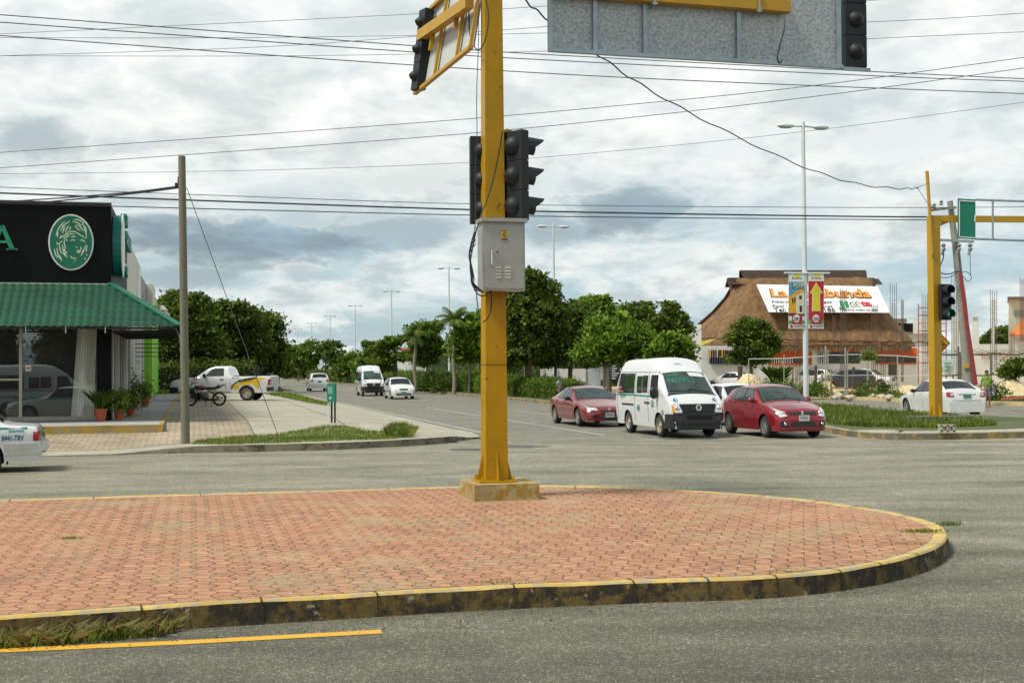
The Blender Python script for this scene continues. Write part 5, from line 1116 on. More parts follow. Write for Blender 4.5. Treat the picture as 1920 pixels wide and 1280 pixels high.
lp0 = lamp(AV(LD, LT0, .13), where[0]); lamps = [lp0]
for k in range(1, 9): lamps.append(copy_tree(lp0, AV(LD, LT0 + LS * k, .13), label=where[k]))
# banners on the nearest lamp
bl = AV(LD, LT0, 0); BY = bl.y - .12
def BN(px, py, d=0.): return P(px, py, BY - d)
bar = MB(); bar.tube([BN(1470, 511.5), BN(1556, 512)], .035, 6); tag(bar.build('banner_rail', lampw, loc=BN(1511, 512)), 'white rail across the nearest lamp pole holding both banners', 'rail')
bw = pm('banner_white', (.66, .68, .64), .7, var=.05); bred = pm('banner_red', (.42, .015, .02), .6, var=.05); bsky = pm('banner_blue', (.10, .28, .42), .6); bor = pm('banner_ochre', (.62, .33, .03), .6); bcr = pm('banner_cream', (.62, .57, .46), .6); bgr = pm('banner_green', (.08, .30, .08), .6); byel = pm('banner_arrow', (.62, .55, .02), .6); bdk = pm('banner_ink', (.03, .03, .03), .7); btl = pm('banner_teal', (.0, .10, .12), .6)
def banner(x0, x1, y0, y1, label):
    r = thing('banner', BN((x0 + x1) / 2, y1), label, 'banner'); m = MB(); m.prism([BN(x0, y0), BN(x1, y0), BN(x1, y1), BN(x0, y1)], (0, .01, 0)); m.build('cloth', bw, r); return r
def bq(r, name, pts, mat, d=.004):
    m = MB(); m.prism([BN(x, y, d) for x, y in pts], (0, d * .8, 0)); return m.build(name, mat, r)
def rect(x0, y0, x1, y1): return [(x0, y0), (x1, y0), (x1, y1), (x0, y1)]
def circ(cx, cy, rx, ry, n=20): return [(cx + rx * math.cos(2 * math.pi * i / n), cy + ry * math.sin(2 * math.pi * i / n)) for i in range(n)]
bL = banner(1478.5, 1508.5, 513, 616, 'left banner on the nearest lamp, with an ochre house picture and ACCESO heading')
bR = banner(1515.5, 1544.8, 513, 616, 'right banner on the nearest lamp, red with a big yellow arrow')
for r, x0, x1 in ((bL, 1479, 1508.3), (bR, 1516, 1544.5)):
    c = (x0 + x1) / 2
    bq(r, 'tree_mark', circ(c + 1, 516.5, 5.5, 4), byel, .006); txt('Bonanza', .16, BN(c - 9, 525), (1, 0, 0), UZ, bdk, 'lettering', r, .002, sx=.8)
    bq(r, 'green_field', rect(x0, 600, x1, 607.5), bgr, .006)
    bq(r, 'red_field', rect(x0, 591, x1, 600) if r == bR else rect(x0 + 6, 590, x1 - 4, 607.5), bred, .009)
    if r == bR: bq(r, 'red_panel', rect(x0, 527, x1, 591), bred, .005); bq(r, 'red_panel', rect(x0 + 6, 600, x1 - 4, 607.5), bred, .010)
    bq(r, 'seal', circ(c, 597, 8.6, 9.2), bred, .013); bq(r, 'seal_centre', circ(c, 597, 6.6, 7.2), bw, .018)
    txt('Seguro', .12, BN(c - 5, 598, .024), (1, 0, 0), UZ, bdk, 'lettering', r, .002); txt('Social', .12, BN(c - 5, 602, .024), (1, 0, 0), UZ, bdk, 'lettering', r, .002)
    bq(r, 'emblem', circ(x0 + 5, 611.8, 2.6, 2.8), bred, .01); txt('inmobiliaria', .15, BN(x0 + 9, 614, .012), (1, 0, 0), UZ, bdk, 'lettering', r, .002, sx=.72)
bq(bL, 'sky_picture', rect(1479, 528, 1508.3, 590), bsky, .005)
bq(bL, 'house_wall', [(1479, 556), (1493, 548), (1493, 586), (1479, 588)], bor, .009); bq(bL, 'house_wall', [(1493, 553), (1508, 545), (1508, 588), (1493, 588)], bcr, .010); bq(bL, 'house_top', [(1490, 547), (1499, 543), (1508, 542), (1508, 547), (1493, 553)], bor, .013)
bq(bL, 'picture_ground', rect(1479, 587, 1508.3, 592), bdk, .008)
for x, y, w_, h_ in ((1485, 559, 2.6, 9), (1489, 558, 2.6, 9), (1498.5, 554, 5, 7), (1499, 573, 5, 12)): bq(bL, 'picture_window', rect(x, y, x + w_, y + h_), bdk, .014)
bq(bL, 'heading_box', [(1484, 532), (1508, 532), (1508, 541), (1484, 541), (1486, 536)], btl, .009)
txt('ACCESO', .17, BN(1487, 537.5, .014), (1, 0, 0), UZ, bw, 'lettering', bL, .002, bold=.006); txt('CONTROLADO', .09, BN(1487, 541, .014), (1, 0, 0), UZ, bw, 'lettering', bL, .002)
arr = [(1530.3, 531), (1540, 547), (1535.5, 548), (1536.5, 582), (1524, 582), (1525, 548), (1520.8, 547)]
bq(bR, 'arrow_outline', [(1530.3, 529), (1542.5, 549.5), (1537.5, 550), (1538.5, 583.5), (1522, 583.5), (1523, 550), (1518.3, 549.5)], pm('banner_pale', (.62, .6, .38), .6), .008); bq(bR, 'arrow', arr, byel, .014)
# small banner pair on the sixth lamp
q = AV(LD, LT0 + LS * 5, 0); YB = q.y - .2
for x0, x1, lab, cm in ((604.5, 610.5, 'tiny white and dark banner, left of the pair on the sixth lamp', bsky), (612, 620, 'tiny orange and white banner, right of the pair on the sixth lamp', bor)):
    r = thing('banner', P(x0, 690, YB), lab, 'banner'); m = MB(); m.prism([P(x0, 657, YB), P(x1, 657, YB), P(x1, 691, YB), P(x0, 691, YB)], (0, .03, 0)); m.build('cloth', bw, r)
    m = MB(); m.prism([P(x0, 661, YB - .05), P(x1, 661, YB - .05), P(x1, 680, YB - .05), P(x0, 680, YB - .05)], (0, .03, 0)); m.build('picture', cm, r)
# ================================================================ corner shop
SC = P(208, 790, 39.0); D0, T0 = toAV(SC)
PZ = .48
ztopS = P(208, 384, 39).z; zfas = P(208, 531, 39).z
def SH(D, t, z): return AV(D0 + D, T0 + t, z)
shop = thing('corner_shop', SH(-6, 5, PZ), 'corner cafe with black fascia, green tiled canopy and glass front', 'shop')
blk = pm('fascia_black', (.0045, .0048, .006), .55, var=.3, scale=1.2, spec=.12); shg = pm('sign_green_letters', (.01, .25, .14), .4)
LEN = 14
def wallbox(mb, D_a, D_b, t_a, t_b, z0, z1, mi=0):
    vs = [SH(D, t, z) for z in (z0, z1) for D, t in ((D_a, t_a), (D_b, t_a), (D_b, t_b), (D_a, t_b))]; mb.add(vs, [(0, 3, 2, 1), (4, 5, 6, 7), (0, 1, 5, 4), (1, 2, 6, 5), (2, 3, 7, 6), (3, 0, 4, 7)], mi)
m = MB(); wallbox(m, -LEN, 0, 0, 9.6, zfas, ztopS); m.build('fascia', blk, shop)
for D in (-3.3, -6.6, -9.9): m = MB(); wallbox(m, D, D + .02, -.012, .0, zfas, ztopS); m.build('panel_seam', pm('seam_grey', (.03, .03, .032), .5), shop)
m = MB(); wallbox(m, -LEN, .02, -.05, .02, ztopS, ztopS + .06); m.build('coping', pm('coping', (.05, .05, .055), .4), shop)
m = MB(); wallbox(m, -LEN, .012, -.03, -.002, zfas - .10, zfas - .01); m.build('flashing', pm('flashing', (.45, .45, .42), .5), shop)
m = MB(); wallbox(m, -LEN, -.05, .05, .2, PZ, PZ + .12); m.build('sill', pm('sill', (.35, .33, .28), .6), shop)
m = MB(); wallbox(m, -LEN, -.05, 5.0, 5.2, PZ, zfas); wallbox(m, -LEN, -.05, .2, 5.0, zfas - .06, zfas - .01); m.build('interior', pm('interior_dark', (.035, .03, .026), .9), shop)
m = MB(); wallbox(m, -.42, 0.01, .0, .42, PZ, zfas - .01); m.build('corner_column', blk, shop)
alum = pm('window_frame_alu', (.42, .40, .32), .45, .3)
# glass
def glassmat():
    mm_, t, b, N, L = nt('shop_glass'); tr = N.new('ShaderNodeBsdfTransparent'); tr.inputs[0].default_value = (.95, .95, .94, 1); gl = N.new('ShaderNodeBsdfGlossy'); gl.inputs['Roughness'].default_value = .01; gl.inputs[0].default_value = (.9, .95, .95, 1)
    ms_ = N.new('ShaderNodeMixShader'); ms_.inputs[0].default_value = .075; L.new(tr.outputs[0], ms_.inputs[1]); L.new(gl.outputs[0], ms_.inputs[2]); L.new(ms_.outputs[0], N['Material Output'].inputs[0]); return mm_
sg_ = glassmat(); zw = 3.55
m = MB(); wallbox(m, -LEN, -.45, .10, .115, PZ + .12, zw); m.build('shop_window', sg_, shop)
fr = MB()
px_frames = (-7.0, -3.10)
xs_fr = []
for pxx in (43.5,):
    q = P(pxx, 700, 39); xs_fr.append(toAV(q)[0] - D0)
for D in [xs_fr[0], xs_fr[0] - 3.3, xs_fr[0] - 6.6, xs_fr[0] - 9.9]: wallbox(fr, D - .045, D + .045, .05, .16, PZ + .12, zw)
wallbox(fr, -LEN, -.45, .05, .16, zw, zw + .08); wallbox(fr, -LEN, xs_fr[0] - .045, .06, .15, 1.72, 1.78); fr.build('window_frame', alum, shop)
m = MB(); wallbox(m, -LEN, -.45, .03, .3, zw + .08, zfas); m.build('transom_panel', pm('transom', (.06, .055, .045), .7), shop)
# canopy: hip of pressed tiles
OV, OS = 1.85, 2.05; zt_, ze = zfas - .06, 3.30
tileg = pm('canopy_green', (.002, .066, .030), .55, var=.35, scale=.9, dirt=(.012, .09, .045), dscale=2, dthr=.6)
tileg2 = pm('canopy_ridge_green', (.012, .15, .085), .5)
def canopy(mb, front=True, length=LEN, nv=48, du=.028):
    nu = int((length + (OS if front else OV)) / du); rows = []
    for i in range(nv + 1):
        v = i / nv; stepn = 7; f = (v * stepn) % 1.0; st = .085 * f + (0 if f < .9999 else 0); row = []
        for j in range(nu + 1):
            if front:
                uend = OS * v; D = -length + (length + uend) * j / nu; wv = .035 * abs(math.sin(math.pi * D / .23)) ; row.append(SH(D, -.02 - OV * v, zt_ - (zt_ - ze) * v + wv + st))
            else:
                uend = OV * v; t_ = 9.6 - (9.6 + uend) * j / nu; wv = .035 * abs(math.sin(math.pi * t_ / .23)); row.append(SH(.02 + OS * v, t_, zt_ - (zt_ - ze) * v + wv + st))
        rows.append(row)
    mb.grid(rows)
m = MB(); canopy(m); m.build('tile_canopy', tileg, shop, smooth=35)
m = MB(); canopy(m, False); m.build('tile_canopy', tileg, shop, smooth=35)
m = MB(); a = SH(.0, -.0, zt_ + .06); e_ = SH(OS + .03, -OV - .03, ze + .07); m.beam(a, e_, .26, .05); m.build('hip_ridge', tileg2, shop)
m = MB()
for k in range(8): D = -LEN + 1 + k * 1.6 * 1.05; m.beam(SH(D, -.02, ze - .1), SH(D, -OV + .1, ze - .06), .05, .06)
m.beam(SH(-LEN, -OV + .1, ze - .03), SH(OS - .1, -OV + .1, ze - .03), .05, .06); m.beam(SH(OS - .1, -OV + .1, ze - .03), SH(OS - .1, 9.6, ze - .03), .05, .06)
for k in range(10): m.beam(SH(.05, k * 1.0 - .6, ze - .10), SH(OS - .1, k * 1.0 - .6, ze - .06), .04, .05)
m.build('canopy_frame', black, shop)
m = MB()
rr_ = random.Random(5)
for k in range(9): 
    D = -8.3 + k * 1.02 + rr_.uniform(-.1, .1); m.beam(SH(D, -OV + .05, ze + .02), SH(D, -OV + .05, ze - .18), .02, .02)
m.build('drip_hook', lampw, shop)
# fringe on the far side of the canopy
m = MB()
for k in range(30): t_ = -1.7 + k * .16; m.add([SH(OS + .06, t_, ze - .02), SH(OS + .06, t_ + .14, ze - .02), SH(OS + .02, t_ + .13, ze - .30 - .15 * rr_.random()), SH(OS + .02, t_ + .02, ze - .26 - .15 * rr_.random())], [(0, 1, 2, 3)])
m.build('canopy_fringe', pm('fringe_grey', (.38, .38, .36), .8), shop)
# letter A and round emblem on front fascia
def FR(px, py): # point on the fascia front plane
    d = ray(px, py); n = UA; c = SH(0, -.0, 0); k = (c - CAM).dot(n) / d.dot(n); return CAM + d * k
q0 = FR(-33, 468); q1 = FR(33, 423); hA = q1.z - q0.z
o = FR(-4, 468) ; q = MB()
def serifA(px0, px1, py0, py1):
    def f(x, y): return FR(px0 + (px1 - px0) * x, py0 + (py1 - py0) * y) - UA * .08
    for poly in ([(.10, 1), (.22, 1), (.53, .12), (.47, 0), (.43, 0)], [(.43, 0), (.56, 0), (.92, 1), (.74, 1)], [(.27, .62), (.73, .62), (.75, .72), (.25, .72)], [(0, .95), (.34, .95), (.34, 1), (0, 1)], [(.62, .95), (1, .95), (1, 1), (.62, 1)]):
        m2 = [f(x, y) for x, y in poly]; q.prism(m2, UA * .07)
serifA(-24, 34, 423, 469)
q.build('letter', shg, shop)
q = MB()
for k, ch in enumerate('CAFETERI'[::-1]): txt(ch, 1.0, FR(-30 - 52 * (k + 1), 469) - UA * .06, UC, UZ, shg, 'letter', None, .03, mb=q, bold=.02)
q.build('letter', shg, shop)
cE = FR(133.5, 454.5); rx = (FR(176, 454) - FR(91, 454)).length / 2; rz_ = (FR(133, 402).z - FR(133, 507).z) / 2
emb = MB(); emb.prism(disc(cE - UA * .05, UC, UZ, rx, rz_, 40), UA * .05); ef = emb.build('emblem_rim', pm('emblem_white', (.72, .74, .68), .5), shop)
emb = MB(); emb.prism(disc(cE - UA * .062, UC, UZ, rx - .045, rz_ - .045, 40), UA * .012); emb.build('emblem_disc', pm('emblem_green', (.0, .15, .085), .4), ef)
# strokes of hair and face, in the crop's coordinates of the oval
stk = MB()
def stroke(pts, w0=.02):
    P3 = [cE - UA * .072 + UC * ((x - 609) / 190 * rx) + UZ * (-(y - 432) / 238 * rz_) for x, y in pts]; P3 = smoothp(P3, 2); n = len(P3)
    L_, R_ = [], []
    for i, p in enumerate(P3):
        d = (P3[min(i + 1, n - 1)] - P3[max(i - 1, 0)]).normalized(); nn = d.cross(UA); w = w0 * math.sin(math.pi * (.08 + .88 * i / (n - 1))) ; L_.append(p + nn * w); R_.append(p - nn * w)
    stk.grid([L_, R_])
for s_ in ([(560, 255), (520, 290), (490, 350), (485, 385)], [(600, 250), (570, 275), (530, 300)], [(630, 240), (680, 240), (720, 275)], [(620, 255), (670, 265), (700, 295)], [(700, 270), (735, 310), (738, 345)], [(570, 275), (535, 310), (520, 345)], [(560, 300), (545, 330), (540, 360)], [(590, 290), (570, 320), (562, 350)], [(610, 300), (590, 330)], [(640, 290), (665, 320), (690, 335)], [(650, 280), (690, 300), (715, 340)], [(560, 355), (600, 338), (650, 342), (690, 375), (735, 400)], [(525, 400), (555, 370), (600, 358), (645, 362)], [(530, 375), (520, 395), (515, 405)], [(545, 405), (570, 385), (600, 375)], [(715, 300), (735, 350), (740, 395)], [(500, 350), (497, 395)], [(605, 420), (625, 410), (645, 418)], [(610, 388), (630, 380), (650, 388)], [(685, 410), (710, 415), (730, 430)], [(690, 470), (695, 490), (688, 500)], [(650, 470), (662, 478)], [(655, 508), (672, 500), (690, 506)], [(660, 516), (678, 518), (690, 510)], [(555, 410), (550, 450), (570, 490)], [(565, 400), (580, 425)], [(490, 430), (500, 450), (525, 440)], [(500, 440), (490, 455)], [(510, 450), (515, 500), (540, 535)], [(535, 455), (545, 510), (575, 555)], [(550, 480), (560, 510), (580, 530)], [(470, 490), (480, 540), (500, 570)], [(490, 480), (500, 540), (520, 580)], [(510, 540), (535, 590)], [(540, 520), (560, 545), (580, 562)], [(600, 550), (620, 568), (660, 570)], [(635, 588), (645, 590)], [(745, 455), (735, 500), (745, 510)], [(735, 450), (715, 510), (690, 550)], [(725, 480), (700, 520)], [(740, 530), (742, 545)], [(725, 560), (730, 580)], [(700, 370), (720, 395), (735, 395)], [(520, 430), (535, 425)]): stroke(s_, .017)
stk.build('emblem_drawing', pm('emblem_lines', (.62, .70, .52), .5), ef)
# green sign on the side wall, seen edge on
m = MB(); cS = SH(.35, 1.6, (ztopS + zfas) / 2 + .1); m.prism(disc(SH(.02, 1.15, cS.z - .05), UA, UZ, .85, .98, 30), UC * .26); sdn = m.build('side_emblem', pm('side_sign_green', (.0, .17, .13), .4), shop)
m = MB(); m.prism(disc(SH(.282, 1.15, cS.z - .05), UA, UZ, .89, 1.02, 30), UC * .03); m.build('emblem_rim', lampw, sdn)
q = MB(); 
for k, (wd, z, h) in enumerate((('THE', .75, .5), ('CAFETERIA', .1, .62), ('CAFE', -.9, .4))): txt(wd, h, SH(.12, 3.0, cS.z + z), UA, UZ, shg, 'x', None, .10, mb=q, sx=1.1, bold=.02)
q.build('letter', shg, shop)
m = MB(); m.prism([SH(.1, 3.4, cS.z - .75), SH(.1, 6.0, cS.z - .75), SH(.1, 6.0, cS.z - .35), SH(.1, 3.4, cS.z - .35)], UC * .12); m.build('side_panel', lampw, shop)
# curtains
cur = thing('curtain', SH(-2, .3, PZ), 'long pale pleated curtain behind the right end of the shop window', 'curtain')
def FW(px, py, off=.3):
    d = ray(px, py); c = SH(0, off, 0); k = (c - CAM).dot(UA) / d.dot(UA); return CAM + d * k
rows = []
for v in range(9):
    f = v / 8; row = []
    for j in range(97):
        u = j / 96; xt = 146 + (183 - 146) * u; xb = 133 + (177 - 133) * u; a_ = FW(xt, 615); b_ = FW(xb, 789); p_ = a_.lerp(b_, f); row.append(p_ + UA * .06 * math.sin(u * 62 + math.sin(u * 9) * 2) - UA * .08)
    rows.append(row)
m = MB(); m.grid(rows); m.build('pleats', pm('curtain_cloth', (.93, .93, .88), .9, var=.12, scale=6, stretch=(3, 3, .2)), cur, smooth=60)
cur.location = cur.location
# table and chairs inside
chr_ = pm('chair_wood', (.30, .17, .07), .6)
def chair(loc, rz, label):
    r = thing('wooden_chair', loc, label, 'chair', rz, 'wooden chairs inside the cafe'); m = MB(); m.box((0, 0, .45), (.42, .42, .04)); m.build('seat', chr_, r, local=True)
    m = MB(); m.box((0, .2, .85), (.42, .03, .10)); m.box((0, .2, .68), (.42, .02, .06)); m.build('backrest', chr_, r, local=True)
    for sx in (-1, 1):
        for sy, h in ((-1, .45), (1, .9)): m = MB(); m.box((sx * .19, sy * .2, h / 2), (.035, .035, h)); m.build('leg', chr_, r, local=True)
    return r
c1 = chair(SH(-4.6, 1.1, PZ), R(20), 'wooden chair inside the cafe glass, nearer the curtain'); c2 = copy_tree(c1, SH(-5.9, 1.5, PZ), R(-70), 'wooden chair inside the cafe glass, further from the curtain')
tb = thing('cafe_table', SH(-5.2, 1.4, PZ), 'small dark table between the chairs inside the cafe', 'table'); m = MB(); m.box(SH(-5.2, 1.4, PZ + .74), (.8, .8, .04), AZ); m.build('table_top', chr_, tb); m = MB(); m.tube([SH(-5.2, 1.4, PZ), SH(-5.2, 1.4, PZ + .72)], .04, 8); m.build('leg', black, tb)
m = MB(); q = FW(53, 690, .09); m.box(q, (.16, .012, .19), basis(UC)); nt_ = tag(m.build('notice', pm('notice_white', (.7, .68, .64), .7), loc=q), 'small white notice stuck on the cafe window beside the frame', 'notice')
m = MB(); m.box(q - UA * .008, (.10, .006, .05), basis(UC)); m.box(q - UA * .008 - UZ * .06, (.08, .006, .02), basis(UC)); m.build('printing', pm('notice_red', (.5, .05, .04), .7), nt_)
# ---------------- the strip of units behind the corner shop
side = thing('shop_row', SH(-3, 30, PZ), 'row of white and lime green shop units receding behind the corner cafe', 'shops')
cream = pm('wall_cream', (.62, .60, .52), .8, var=.1); lime = pm('wall_lime', (.22, .52, .03), .7, var=.08)
yy = [9.6, 20, 22.5, 27.5, 30.5, 41, 46]
def uw(name, a_, b_, z0, z1, mat, x1=0.): m = MB(); wallbox(m, -10, x1, a_, b_, z0, z1); m.build(name, mat, side)
uw('upper_wall', 9.62, 19.0, zfas - .3, ztopS - .1, cream); uw('upper_wall', 19.02, 22.0, zfas - .3, ztopS - .2, wallw, .03); uw('window_panel', 22.02, 31, zfas - .3, ztopS - .5, pm('panel_dark', (.05, .05, .055), .4)); uw('upper_wall', 31.02, 36, zfas - .3, ztopS - .4, cream, .3); uw('upper_wall', 36.02, 50, PZ, ztopS - .5, lime, .10)
m = MB()
for t_ in (28, 34, 40): m.tube([SH(.05, t_, 5.4), SH(.9, t_, 5.4)], .05, 6); m.lathe([(.05, 0), (.28, -.25), (.28, -.3)], SH(.9, t_, 5.45), n=12)
m.build('wall_lamp', pm('lamp_cream', (.5, .48, .36), .6), side)
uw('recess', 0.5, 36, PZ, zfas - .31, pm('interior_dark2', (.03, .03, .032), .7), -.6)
cols = [(.9, .20, cream), (1.9, .06, alum), (3.0, .07, lampw), (3.9, .28, cream), (5.6, .12, alum), (7.0, .1, alum), (9.2, .3, wallw), (12, .2, alum), (15.5, .4, wallw), (18, .3, cream), (22, .45, wallw), (26, .3, cream), (30, .4, lime), (34, .5, lime)]
for t_, w_, mt in cols: m = MB(); wallbox(m, -.6, .02 + (.15 if mt is lime else 0), t_, t_ + w_, PZ, zfas - .32); m.build('pillar', mt, side)
m = MB(); wallbox(m, -.05, .0, 2, 14, 1.0, 1.06); m.build('rail', alum, side)
m = MB(); 
for k in range(4): m.beam(SH(.3, 9.7, 2.55 + .16 * k), SH(OS + .2, 9.7, 2.55 + .16 * k), .03, .03)
m.build('awning_slat', black, side)
# platform and yellow edge
plat = MB(); 
pf = [FWp for FWp in ()]
E0 = toAV(G(305, 800, .42)); Df, Tf = E0[0] - D0, E0[1] - T0
wallbox(plat, -LEN - 6, Df - .12, Tf + .14, 40, .2, PZ - .01); po = plat.build('shop_platform', asphalt('platform_concrete', .36, .06, 20, (1, .97, .9), .2)); tag(po, kind='structure')
m = MB(); wallbox(m, -LEN - 6, Df + .0, Tf, Tf + .135, .0, PZ + .005); wallbox(m, Df - .115, Df + .002, Tf + .137, 38, .0, PZ + .006); tag(m.build('platform_kerb', pm('kerb_yellow_clean', (.38, .25, .05), .8, var=.3, scale=2, dirt=(.30, .25, .15), dscale=2.5, dthr=.48)), kind='structure')
m = MB()
for k in range(12): wallbox(m, -.0, Df - .13, 1.6 + k * 2.2, 1.63 + k * 2.2, PZ - .02, PZ - .006)
tag(m.build('paving_joint', jm), kind='structure')
# ================================================================ thatched building
YT = 122.0
def TP(px, py, Y=YT): return P(px, py, Y)
th = thing('thatched_building', TP(1525, 720), 'big building under a steep brown thatched roof with a white banner', 'building')
thatch = pm('thatch', (.18, .10, .043), .95, var=.45, scale=1.1, stretch=(1.6, 1.6, .35), bump=1.0, bscale=7, dirt=(.10, .06, .03), dscale=1.4, dthr=.52)
thatchd = pm('thatch_dark', (.045, .028, .018), .95, var=.4, scale=1.5, bump=.8)
def thatch_roof():
    # section levels: (z, left x, right x, front y offset) ; ridge runs along screen x
    Z = lambda py: TP(0, py).z
    X = lambda px, Y=YT: TP(px, 650, Y).x
    lv = [  # py, xl, xr, depth offset toward camera (m)
        (657, 1308, 1742, 7.6), (649, 1308, 1742, 8.0), (640, 1312, 1736, 7.7), (624, 1314, 1722, 7.1), (604, 1332, 1700, 6.2), (580, 1357, 1678, 5.2), (555, 1375, 1660, 3.9), (535, 1382, 1651, 2.6), (524, 1378, 1648, 1.9)]
    mb = MB(); rings = []
    for k, (py, xl, xr, off) in enumerate(lv):
        z = TP(960, py, YT - off).z; xl = TP(xl, py, YT - off).x; xr = TP(xr, py, YT - off).x; row = []; n = 60
        for i in range(n + 1): # front from left to right
            u = i / n; x = xl + (xr - xl) * u; bul = .35 * math.sin(u * 17 + k) * .3; e = min(1, min(u, 1 - u) * 9); row.append(Vector((x, YT - off * (.35 + .65 * e ** .5) + bul * .4 + .15 * mnoise.noise(Vector((x, k, 0))), z + .10 * mnoise.noise(Vector((x * .8, k * 3, 0))))))
        for i in range(1, n + 1):
            u = i / n; x = xr + (xl - xr) * u; e = min(1, min(u, 1 - u) * 9); row.append(Vector((x, YT + off * (.35 + .65 * e ** .5), z)))
        rings.append(row)
    mb.grid(rings); return mb
thatch_roof().build('roof', thatch, th, smooth=60)
m = MB(); rf_ = random.Random(9)
for k in range(1500):
    u = rf_.random(); e = min(1, min(u, 1 - u) * 9); x = TP(1308, 655, YT - 7.6).x * (1 - u) + TP(1742, 655, YT - 7.6).x * u; yy_ = YT - 7.75 * (.35 + .65 * e ** .5) - rf_.uniform(-.1, .15); z = TP(960, 654, YT - 7.6).z + rf_.uniform(-.1, .3); h_ = rf_.uniform(.25, .6); w_ = .05
    m.add([(x - w_, yy_, z), (x + w_, yy_, z), (x + rf_.uniform(-.1, .1), yy_ - .05, z - h_)], [(0, 1, 2)])
m.build('eave_fringe', pm('thatch_fringe', (.22, .15, .08), .95, var=.4, scale=3), th)
# ridge: two stepped caps with overhanging ends
m = MB(); 
def cap(xl, xr, y0, y1, half, lean=6):
    a = [TP(xl, y0), TP(xl + lean, y1), TP(xr - lean, y1), TP(xr, y0)]
    for sg in (-1, 1): m.prism([p + Vector((0, sg * (half if p.z < a[0].z - .3 else .35), 0)) for p in a], Vector((0, -sg * .3, 0)))
cap(1387, 1622, 507, 528, 1.6, 4); cap(1364, 1645, 523, 536, 2.2, 2)
m.build('ridge_cap', thatchd, th)
# left gable hood
m = MB()
g_ = [TP(1362, 522, YT - 2.2), TP(1390, 524, YT - 2.6), TP(1392, 545, YT - 3.6), TP(1372, 565, YT - 4.4)]
m.prism([TP(1362, 522), TP(1396, 522), TP(1392, 548), TP(1370, 566), TP(1369, 545)], Vector((0, -1.2, 0))); m.build('gable_hood', pm('thatch_red', (.10, .05, .035), .9, var=.3), th)
for k, (p, q_) in enumerate(((( 1312, 634), (1736, 642)),)):
    pts = [TP(p[0] + (q_[0] - p[0]) * i / 50, p[1] + (q_[1] - p[1]) * i / 50 + 1.2 * math.sin(i * 1.9), YT - 7.95) for i in range(51)]
    m = MB(); m.tube(pts, .05, 5); m.build('thatch_line', thatchd, th)
YW = YT - 6.6
def WP(px, py, d=0): return P(px, py, YW - d)
def wq(name, x0, y0, x1, y1, mat, d=0., parent=None): m = MB(); m.prism([WP(x0, y0, d), WP(x1, y0, d), WP(x1, y1, d), WP(x0, y1, d)], (0, .25, 0)); return m.build(name, mat, parent or th)
orange = pm('wall_orange', (.62, .10, .012), .7, var=.15, dirt=(.45, .07, .01)); 
wq('wall', 1316, 650, 1738, 731, wallw); wq('orange_band', 1440, 655, 1522, 684, orange, .06); wq('orange_band', 1641, 652, 1719, 672, orange, .06); wq('orange_band', 1534, 655, 1612, 661, orange, .06)
gd = pm('window_dark_green', (.035, .05, .045), .3)
for x0, y0, x1, y1 in ((1446, 672, 1518, 681), (1534, 661, 1612, 681), (1642, 668, 1718, 681)): wq('window', x0, y0, x1, y1, gd, .12)
wq('window_sill', 1440, 681, 1522, 684.5, orange, .18); wq('window_sill', 1641, 680, 1719, 682.5, orange, .18)
for (x0, x1, y0, y1) in ((1447, 1490, 672, 681), (1535, 1556, 657, 681)):
    m = MB()
    for k in range(int((x1 - x0) / 4.2)): xx = x0 + k * 4.2; m.prism([WP(xx, y0, .2), WP(xx + 1.6, y0, .2), WP(xx + 1.6, y1, .2), WP(xx, y1, .2)], (0, .05, 0))
    m.build('window_bar', lampw, th)
wq('doorway', 1666, 676, 1682, 715, gd, .05)
# roof banner
BNr = lambda u, v, d=.0: None
c4 = [TP(1418, 535, YT - 4.3), TP(1645, 539, YT - 4.3), TP(1668, 588, YT - 7.6), TP(1441, 587, YT - 7.6)]
up_ = ((c4[0] - c4[3]) + (c4[1] - c4[2])).normalized(); rt_ = (c4[2] - c4[3]).normalized(); up_ = (c4[0] - c4[3]) - rt_ * (c4[0] - c4[3]).dot(rt_); up_.normalize(); nb_ = rt_.cross(up_)
if nb_.y > 0: nb_ = -nb_
rb = thing('roof_banner', c4[3], 'white banner lettered La Vagabunda lying on the thatched roof', 'banner')
off_ = nb_ * .1
m = MB(); m.prism([p + off_ for p in c4], nb_ * .03); m.build('cloth', pm('banner_cloth', (.74, .75, .72), .8, var=.05, scale=.5), rb)
def onB(px, py, d=.06):   # pixel to banner plane
    dd = ray(px, py); o_ = c4[3] + off_ + nb_ * d; k = (o_ - CAM).dot(nb_) / dd.dot(nb_); return CAM + dd * k
def btxt(s_, px, py, hpx, wpx, mat, d=.06, bold=0., name='lettering'):
    o_ = onB(px, py, d); hh = (onB(px, py - hpx, d) - o_).length; ww = (onB(px + wpx, py, d) - o_).length
    mb = MB(); txt(s_, hh * 1.25, o_, rt_, up_, mat, name, None, .01, mb=mb, bold=bold * hh)
    xs_ = [(Vector(v) - o_).dot(rt_) for v in mb.v]; k = ww / max(xs_); mb.v = [tuple(Vector(v) + rt_ * ((Vector(v) - o_).dot(rt_)) * (k - 1)) for v in mb.v]
    return mb.build(name, mat, rb)
borg = pm('letter_orange', (.75, .27, .04), .6); bink = pm('letter_ink', (.05, .06, .06), .7)
btxt('La Vagabunda', 1446, 561, 17, 190, bink, .055, .065); btxt('La Vagabunda', 1447, 560.5, 17, 188, borg, .10, .03)
btxt('Alberca · Musica · Juegos', 1447, 569, 5.4, 113, bink); btxt('Pool · Snack Bar · Area', 1449, 577, 5, 113, bink); btxt('Tel: 044 998 1 186', 1452, 586, 8, 115, bink, bold=.02)
btxt('Abierto todos los dias', 1580, 583.5, 4.5, 66, bink)
